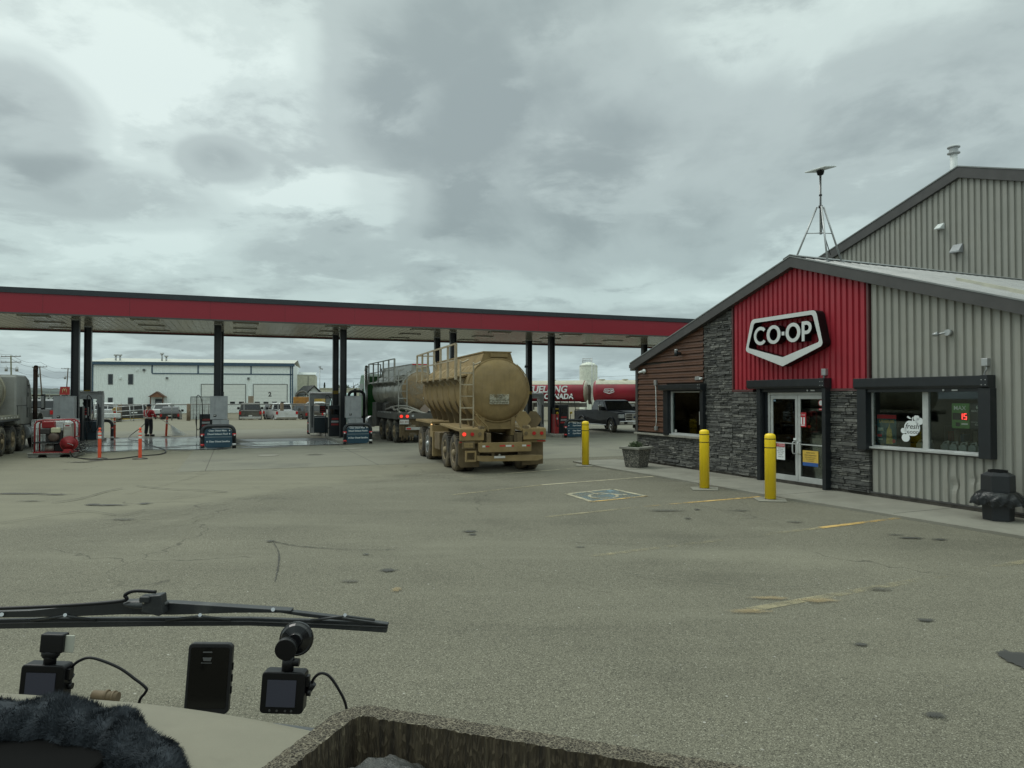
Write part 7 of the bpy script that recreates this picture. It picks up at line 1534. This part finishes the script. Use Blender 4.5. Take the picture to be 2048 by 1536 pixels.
# ---------------------------------------------------------------- inside the cab the picture is taken from
cabt = thing('truck_cab', 'beige dashboard, furry wheel and wiper of the truck the view is seen from', 'truck cab', (0, .6, 0), 0)
def lc(v): return Vector(v) - Vector((0, .6, 0))
dashm = mat('dash_vinyl', (.205, .187, .138), .6, var=.08, vs=6, bump=.12, bs=400, dirt=((.165, .15, .11), .50, .6), ds=9)
X_ = [-1.0, -.8, -.663, -.55, -.45, -.35, -.262, -.15, 0, .2, .5, .95]; Zc = [1.79, 1.781, 1.773, 1.765, 1.757, 1.742, 1.724, 1.70, 1.675, 1.65, 1.64, 1.63]
prof = [(.30, -.30), (.42, -.12), (.55, -.05), (.70, -.012), (.80, .002), (.88, .003), (.925, -.003), (.955, -.022), (.975, -.06), (.985, -.20)]
q = MB(); vs = [lc((x, d, z + dz)) for x, z in zip(X_, Zc) for d, dz in prof]; P_ = len(prof)
q.add(vs, [(i * P_ + k, (i + 1) * P_ + k, (i + 1) * P_ + k + 1, i * P_ + k + 1) for i in range(len(X_) - 1) for k in range(P_ - 1)], 0, True); do = q.build('dashboard', dashm, cabt, fix=False)
u = do.modifiers.new('s', 'SUBSURF'); u.levels = u.render_levels = 2
fe_ = [(-1.0, 1.38), (-.6, 1.345), (-.43, 1.315), (-.35, 1.295), (-.2, 1.265), (.2, 1.16), (.5, 1.08), (1.0, .99)]
MB().prism([(x, y - .6) for x, y in fe_] + [(1.0, .38), (-1.0, .38)], 'z', 1.50, 1.552).build('defrost_ledge', mat('ledge_grey', (.075, .08, .083), .5), cabt, .006)
MB().bx(-1.0, -.43, -.16, .235, 1.60, 1.768).build('hood_shade_box', mat('hood_shade_black', (.003, .003, .003), .9, spec=.1), cabt, .004)  # black box added for the instrument panel shade behind the wheel rim
# wiper outside the glass, arm and blade
wd = 1.45; wp = thing('windscreen_wiper', 'black wiper arm and blade lying across the bottom of the windscreen', 'wiper', AT(285, 1215, wd), 0); w0 = AT(285, 1215, wd)
def wl_(x, y, dd=0): return AT(x, y, wd + dd) - w0
blm = mat('wiper_black', (.022, .024, .026), .4, dirt=((.10, .10, .09), .52, .45), ds=12)
q = MB(); top = [(-60, 1241), (120, 1237), (300, 1236), (500, 1236), (640, 1241), (776, 1247)]; botm = [(-60, 1259), (120, 1256), (300, 1253), (500, 1252), (640, 1257), (773, 1266)]
def strip3(top, botm, m, name, th=.012, dd=0, par=wp):
    q = MB(); n = len(top); vs = [wl_(*p, dd) for p in top] + [wl_(*p, dd) for p in botm] + [wl_(*p, dd) + Vector((0, th, 0)) for p in top] + [wl_(*p, dd) + Vector((0, th, 0)) for p in botm]; fs = []
    for i in range(n - 1): fs += [(i, i + 1, n + i + 1, n + i), (2 * n + i, 2 * n + i + 1, 3 * n + i + 1, 3 * n + i), (i, i + 1, 2 * n + i + 1, 2 * n + i), (n + i, n + i + 1, 3 * n + i + 1, 3 * n + i)]
    fs += [(0, n, 3 * n, 2 * n), (n - 1, 2 * n - 1, 4 * n - 1, 3 * n - 1)]; q.add(vs, fs); return q.build(name, m, par, .0015)
bo_ = strip3(top, botm, blm, 'blade'); strip3([(a, b + 6) for a, b in top], [(a, b + 9) for a, b in top], mat('wiper_edge', (.05, .05, .05), .3), 'blade_rib', .004, -.003, bo_)
strip3([(-60, 1224), (60, 1221), (150, 1212), (245, 1203), (345, 1206), (470, 1214), (582, 1221)], [(-60, 1236), (60, 1235), (150, 1233), (245, 1229), (345, 1230), (470, 1226), (580, 1226)], blm, 'arm', .022, -.012)
strip3([(560, 1220), (610, 1226), (700, 1237), (776, 1248)], [(560, 1226), (610, 1234), (700, 1243), (776, 1252)], blm, 'arm_tip', .014, -.006)
for cx_ in (130, 400, 690):
    MB().tube([wl_(cx_ - 68, 1241, -.006), wl_(cx_, 1232, -.014), wl_(cx_ + 60, 1240, -.006)], .0028, 6).build('yoke', blm, wp); MB().cyl(wl_(cx_, 1230, -.018), wl_(cx_, 1230, -.010), .0035, n=10).build('rivet', chrome, wp)
MB().cyl(wl_(546, 1219, -.018), wl_(546, 1219, -.010), .004, n=10).cyl(wl_(3, 1229, -.018), wl_(3, 1229, -.010), .004, n=10).build('rivet', chrome, wp, split=True)
MB().ell(wl_(292, 1207, -.02), (.046, .02, .010), 20).build('pivot_disc', blm, wp); MB().box(wl_(286, 1201, -.04), (.012, .008, .006), (0, .6, 0)).build('pivot_bolt', chrome, wp)
MB().tube(interp([wl_(-60, 1219, -.03), wl_(120, 1212, -.03), wl_(244, 1202, -.03), wl_(250, 1190, -.03), wl_(270, 1182, -.03), wl_(312, 1184, -.03)], 6), .0035, 8).build('washer_hose', black_plastic, wp)
q = MB().prism([(.018, .003), (.020, .028), (.032, .034), (.056, .036), (.060, -.002), (.052, -.006)], 'y', -.04, -.015).bx(.016, .036, -.045, -.02, .022, .034).build('hose_bracket', blm, wp, .002)
# steering wheel with a furry cover, a thing that turns on its own
swc = Vector((-.550, .615, 1.686)); TL = R(20)
stw = thing('steering_wheel', 'steering wheel in a dark grey furry cover at the lower left', 'steering wheel', swc, 0); stw.rotation_euler = (TL, 0, 0)
fur = mat('grey_fur', (.025, .031, .039), .95, var=.1, vs=22); RM, rt = .228, .033
q = MB(); n = 96; k_ = 20; vs = []; rn = random.Random(5)
for i in range(n):
    for k in range(k_): a, b = 2 * pi * i / n, 2 * pi * k / k_; r = rt * (1 + .10 * sin(a * 17 + b * 2) + .07 * sin(a * 31 - b * 3)); vs.append(((RM + r * cos(b)) * cos(a), (RM + r * cos(b)) * sin(a), r * sin(b)))
q.add(vs, [(i * k_ + k, ((i + 1) % n) * k_ + k, ((i + 1) % n) * k_ + (k + 1) % k_, i * k_ + (k + 1) % k_) for i in range(n) for k in range(k_)], 0, True); rim_ = q.build('rim', fur, stw)
h = MB()
for _ in range(110000):
    a = R(rn.uniform(-25, 130)); b = rn.uniform(0, 2 * pi); nrm = Vector((cos(b) * cos(a), cos(b) * sin(a), sin(b))); pn_ = Vector((RM * cos(a), RM * sin(a), 0)) + nrm * rt; cl = mnoise.noise_vector(pn_ * 45) * .85
    p = Vector((RM * cos(a), RM * sin(a), 0)) + nrm * rt * (1 + .10 * sin(a * 17 + b * 2) + .07 * sin(a * 31 - b * 3)) * .97; d = (nrm * .5 + cl + Vector((rn.gauss(0, .18), rn.gauss(0, .18), rn.gauss(0, .18)))).normalized() * rn.uniform(.004, .009); w_ = d.cross(nrm).normalized() * .00045
    h.add([p - w_, p + w_, p + d], [(0, 1, 2)])
h.build('fur_pile', fur, rim_, fix=False)
MB().lathe([(.075, -.05), (.08, -.01), (.06, .012), (.001, .018)], n=28).build('hub', mat('hub_grey', (.05, .052, .055), .8, bump=.3, bs=60), stw)
for a in (20, 160, 270): MB().box((.13 * cos(R(a)), .13 * sin(R(a)), -.02), (.15, .028, .012), (0, 0, R(a))).build('spoke', black_plastic, stw)
# phone
pc = (AT(375, 1287, 1.26) + AT(458, 1293, 1.26) + AT(463, 1424, 1.26) + AT(379, 1418, 1.26)) / 4
ph = thing('smartphone', 'black smartphone in a rugged case standing upright on the dash', 'phone', pc, 0); ph.rotation_euler = (R(-6), R(2), R(4))
MB().prism(rrect(-.038, .038, -.0600, .0600, .009, 5), 'y', -.006, .006).build('case', mat('phone_case', (.010, .010, .011), .45), ph, .002)
scn = MB().prism(rrect(-.033, .033, -.050, .053, .004, 4), 'y', -.0068, -.00601).build('screen', mat('phone_screen', (.004, .004, .004), .12, var=.1), ph)
MB().bx(-.012, .004, -.0072, -.00681, .044, .046).prism([(-.012, .036), (.004, .036), (.002, .030), (-.010, .030)], 'y', -.0071, -.00681).bx(-.014, .004, -.0071, -.00681, .026, .0272).build('earpiece_marks', mat('mark_grey', (.10, .10, .10), .5), scn, split=True)
for z in (.02, .0, -.02): MB().bx(.038, .040, -.002, .002, z - .006, z + .006).build('side_button', black_plastic, ph)
lcd = mat('camera_screen', (.02, .022, .03), .3, emit=((.28, .32, .45), .035))
def dashcam(px, py, d, label, cup):
    c = AT(px, py, d); t = thing('dash_camera', label, 'dash camera', c, 0); t.rotation_euler = (R(-4), R(3), R(3))
    k = d / FPX
    MB().prism(rrect(-42 * k, 42 * k, -41 * k, 39 * k, 8 * k, 4), 'y', -.010, .016).build('body', black_plastic, t, .002); MB().cyl((0, .016, 0), (0, .034, 0), .018, n=20).build('lens_barrel', black_plastic, t)
    MB().bx(-30 * k, 26 * k, -.0112, -.0101, -27 * k, 24 * k).build('screen', lcd, t); bs_ = MB()
    for x in (-22, -8, 8, 20): bs_.cyl((x * k, -.0101, -34 * k), (x * k, -.0115, -34 * k), .0018, n=8)
    bs_.build('button', mat('button_grey', (.05, .05, .05), .5), t, split=True)
    MB().bx(40 * k, 48 * k, -.004, .008, 10 * k, 30 * k).cyl((44 * k, .002, -4 * k), (52 * k, .002, -4 * k), .005, n=8).build('side_port', black_plastic, t, split=True)
    if cup:
        MB().cyl((4 * k, .0, 38 * k), (4 * k, .0, 66 * k), .009, n=12).cyl((4 * k, .0, 55 * k), (26 * k, .0, 55 * k), .006, n=10).build('neck', black_plastic, t); MB().cyl((0, -.012, 82 * k), (0, .0, 84 * k), .016, n=20).build('knob', black_plastic, t); MB().lathe([(.001, .012), (.010, .012), (.012, .016), (.022, .018), (.0245, .022), (.0265, .023), (.0265, .027), (.001, .027)], (10 * k, 0, 92 * k), 'y', 30, sm=False).build('suction_cup', mat('cup_rubber', (.01, .01, .011), .18), t)
    else:
        MB().cyl((5 * k, 0, 38 * k), (5 * k, 0, 62 * k), .009, n=12).ell((5 * k, 0, 58 * k), (.014, .010, .010)).build('neck', black_plastic, t); MB().box((10 * k, 0, 80 * k), (.034, .018, .028)).build('mount_block', black_plastic, t, .002); MB().box((38 * k, 0, 78 * k), (.016, .003, .026), (0, 0, 0)).build('adhesive_pad', mat('tape_pale', (.40, .40, .34), .6), t, .001)
    return t
dashcam(568, 1381, 1.10, 'right dash camera hanging from a round suction cup', True)
dashcam(90, 1367, 1.10, 'left dash camera on a square mount with pale tape', False)
def cable(pts, d, label):
    o = MB().tube(interp([AT(x, y, d) for x, y in pts], 8), .0022, 8).cyl(AT(pts[0][0] - 8, pts[0][1] + 4, d), AT(pts[0][0] + 4, pts[0][1] - 14, d), .006, n=10).build('usb_cable', black_plastic); tag(o, label, 'cable')
cable([(622, 1380), (626, 1360), (640, 1347), (658, 1352), (678, 1380), (692, 1412), (700, 1470)], 1.11, 'black cable curving down from the right dash camera')
cable([(138, 1362), (142, 1338), (158, 1322), (185, 1316), (235, 1334), (270, 1358), (292, 1376), (290, 1386), (279, 1402), (276, 1440)], 1.11, 'black cable looping right from the left dash camera')
o = MB().cyl(AT(186, 1392, 1.14), AT(236, 1396, 1.14), .009, n=14).cyl(AT(212, 1393, 1.14), AT(216, 1393, 1.14), .0105, n=14).cyl(AT(226, 1395, 1.14), AT(230, 1395, 1.14), .0105, n=14).build('cork_plug', mat('brown_plug', (.16, .115, .065), .7)); tag(o, 'small brown ribbed plug lying at the windscreen base', 'plug')
# thick cardboard tray with things in it
bx0 = Vector((-.172, .757, 1.827)); bz = atan2(-.327, .945)
bt_ = thing('cardboard_tray', 'thick-walled corrugated cardboard tray on the dash, holding clutter', 'cardboard tray', bx0, bz)
def board():
    m = bpy.data.materials.new('corrugated_board'); m.use_nodes = True; t = m.node_tree; b = t.nodes['Principled BSDF']; b.inputs['Roughness'].default_value = .9
    o = N(t, 'ShaderNodeTexCoord').outputs['Object']; g = N(t, 'ShaderNodeNewGeometry'); s = N(t, 'ShaderNodeSeparateXYZ'); tn = N(t, 'ShaderNodeVectorTransform', vector_type='NORMAL', convert_from='WORLD', convert_to='OBJECT'); L(t, g.outputs['Normal'], tn.inputs[0]); L(t, tn.outputs[0], s.inputs[0])
    so3 = N(t, 'ShaderNodeSeparateXYZ'); L(t, o, so3.inputs[0])
    v = N(t, 'ShaderNodeTexVoronoi', feature='DISTANCE_TO_EDGE'); v.inputs['Scale'].default_value = 300; L(t, mapping(t, o, (0, 0, 0), (0, 0, 0), (1, 1.2, .2)), v.inputs['Vector'])
    edge = ramp(t, v.outputs[0], [(.02, (.23, .20, .145)), (.14, (.08, .064, .042)), (.4, (.025, .02, .014))])
    w1 = noise(t, mapping(t, o, (0, 0, 0), (0, 0, 0), (130, 130, 3)), 1.0, 5, .6)
    side_ = ramp(t, w1, [(.35, (.030, .022, .013)), (.5, (.070, .052, .030)), (.68, (.125, .10, .062))])
    c = mixc(t, math_(t, 'GREATER_THAN', s.outputs[2], .5), side_, edge); L(t, c, b.inputs['Base Color'])
    bn = N(t, 'ShaderNodeBump'); bn.inputs['Strength'].default_value = 1; bn.inputs['Distance'].default_value = .003; L(t, math_(t, 'ADD', w1, math_(t, 'MULTIPLY', v.outputs[0], -2.0)), bn.inputs['Height']); L(t, bn.outputs[0], b.inputs['Normal']); return m
bm_ = board(); th = .024; LA, LB, DP = .60, .34, .13; rn = random.Random(6)
def wallstrip(name, path_o, path_i):                  # torn, slightly wavy top edge
    q = MB(); n = len(path_o); vs = []
    for k in range(n):
        j = rn.uniform(-.0008, .0005); vs += [(*path_o[k], -DP), (*path_o[k], j), (path_i[k][0] + rn.uniform(-.0007, .0007), path_i[k][1] + rn.uniform(-.0007, .0007), j + rn.uniform(-.0005, .0005)), (*path_i[k], -DP)]
    q.add(vs, [(4 * k + a, 4 * k + 4 + a, 4 * k + 4 + (a + 1) % 4, 4 * k + (a + 1) % 4) for k in range(n - 1) for a in range(4)] + [(0, 1, 2, 3), (4 * n - 1, 4 * n - 2, 4 * n - 3, 4 * n - 4)]); return q.build(name, bm_, bt_)
rc = .035
po = [(0, -LB + (LB - rc) * k / 60) for k in range(61)] + [(rc - rc * cos(R(a)), -rc + rc * sin(R(a))) for a in range(10, 91, 10)] + [(rc + (LA - rc) * k / 130, 0) for k in range(1, 131)]
ri = rc - th; pi_ = [(th, -LB + (LB - rc) * k / 60) for k in range(61)] + [(rc - ri * cos(R(a)), -rc + ri * sin(R(a))) for a in range(10, 91, 10)] + [(rc + (LA - rc) * k / 130, -th) for k in range(1, 131)]
wallstrip('tray_wall', po, pi_); wallstrip('tray_wall', [(LA - k * (LA) / 90, -LB - th) for k in range(91)], [(LA - k * LA / 90, -LB) for k in range(91)])
MB().bx(0.002, LA, -LB, -.002, -DP - .006, -DP).build('tray_floor', bm_, bt_)
# clutter in the tray
cr = MB(); K1, K2 = 40, 40; cx_, cy_ = .095, -.085; vs = []
for i in range(K1):
    for j in range(K2):
        x = (i / (K1 - 1) - .5) * .20; y = (j / (K2 - 1) - .5) * .16; r = hypot(x / .1, y / .08); z = -.010 - .075 * min(1.3, r) ** 2 + .012 * mnoise.noise(Vector((x * 26, y * 26, 1))) + .010 * abs(mnoise.noise(Vector((x * 60, y * 60, 5))))
        vs.append((cx_ + x, cy_ + y, max(z, -DP + .002)))
cr.add(vs, [(i * K2 + j, (i + 1) * K2 + j, (i + 1) * K2 + j + 1, i * K2 + j + 1) for i in range(K1 - 1) for j in range(K2 - 1)])
pb = mat('crumpled_plastic', (.030, .028, .024), .28, spec=.8, var=.6, vs=60, bump=.5, bs=220)
o = cr.build('plastic_bag', pb, None, fix=False, loc=bx0, rot=(0, 0, bz)); tag(o, 'crumpled dark plastic bag inside the corner of the cardboard tray', 'bag')
ws_ = MB()
for k in range(11): c = Vector((rn.uniform(.04, .16), rn.uniform(-.14, -.035), -.034 + rn.uniform(-.02, .006))); ws_.ell(c, (rn.uniform(.002, .005), rn.uniform(.0015, .004), rn.uniform(.002, .006)), 8)
tag(ws_.build('paper_scraps', mat('scrap_pale', (.26, .25, .19), .6, var=.5, vs=50), None, loc=bx0, rot=(0, 0, bz)), 'pale scraps scattered on the plastic bag in the tray', 'scraps', kind='stuff')
for k in range(5):
    x = .24 + k * .07; tag(MB().prism(rrect(-.028, .028, -.02, .02, .008), 'y', -.045, .045).build('small_packet', mat('packet_dark_%d' % k, [(.03, .025, .02), (.05, .045, .04), (.03, .02, .015), (.06, .05, .035), (.02, .02, .022)][k], .5, var=.3, vs=20), None, .004, loc=bx0 + Vector((x * cos(bz) + .13 * sin(bz), x * sin(bz) - .13 * cos(bz), -.100)), rot=(0, R(10 * (k - 2)), bz + R(20 * k))), ['small near-black packet beside the plastic bag in the tray', 'small dark grey packet second from the bag in the tray', 'small dark brown packet in the middle of the tray', 'small olive-brown packet second from the right in the tray', 'small blue-black packet farthest right in the tray'][k], 'packet', 'dark packets in the cardboard tray')
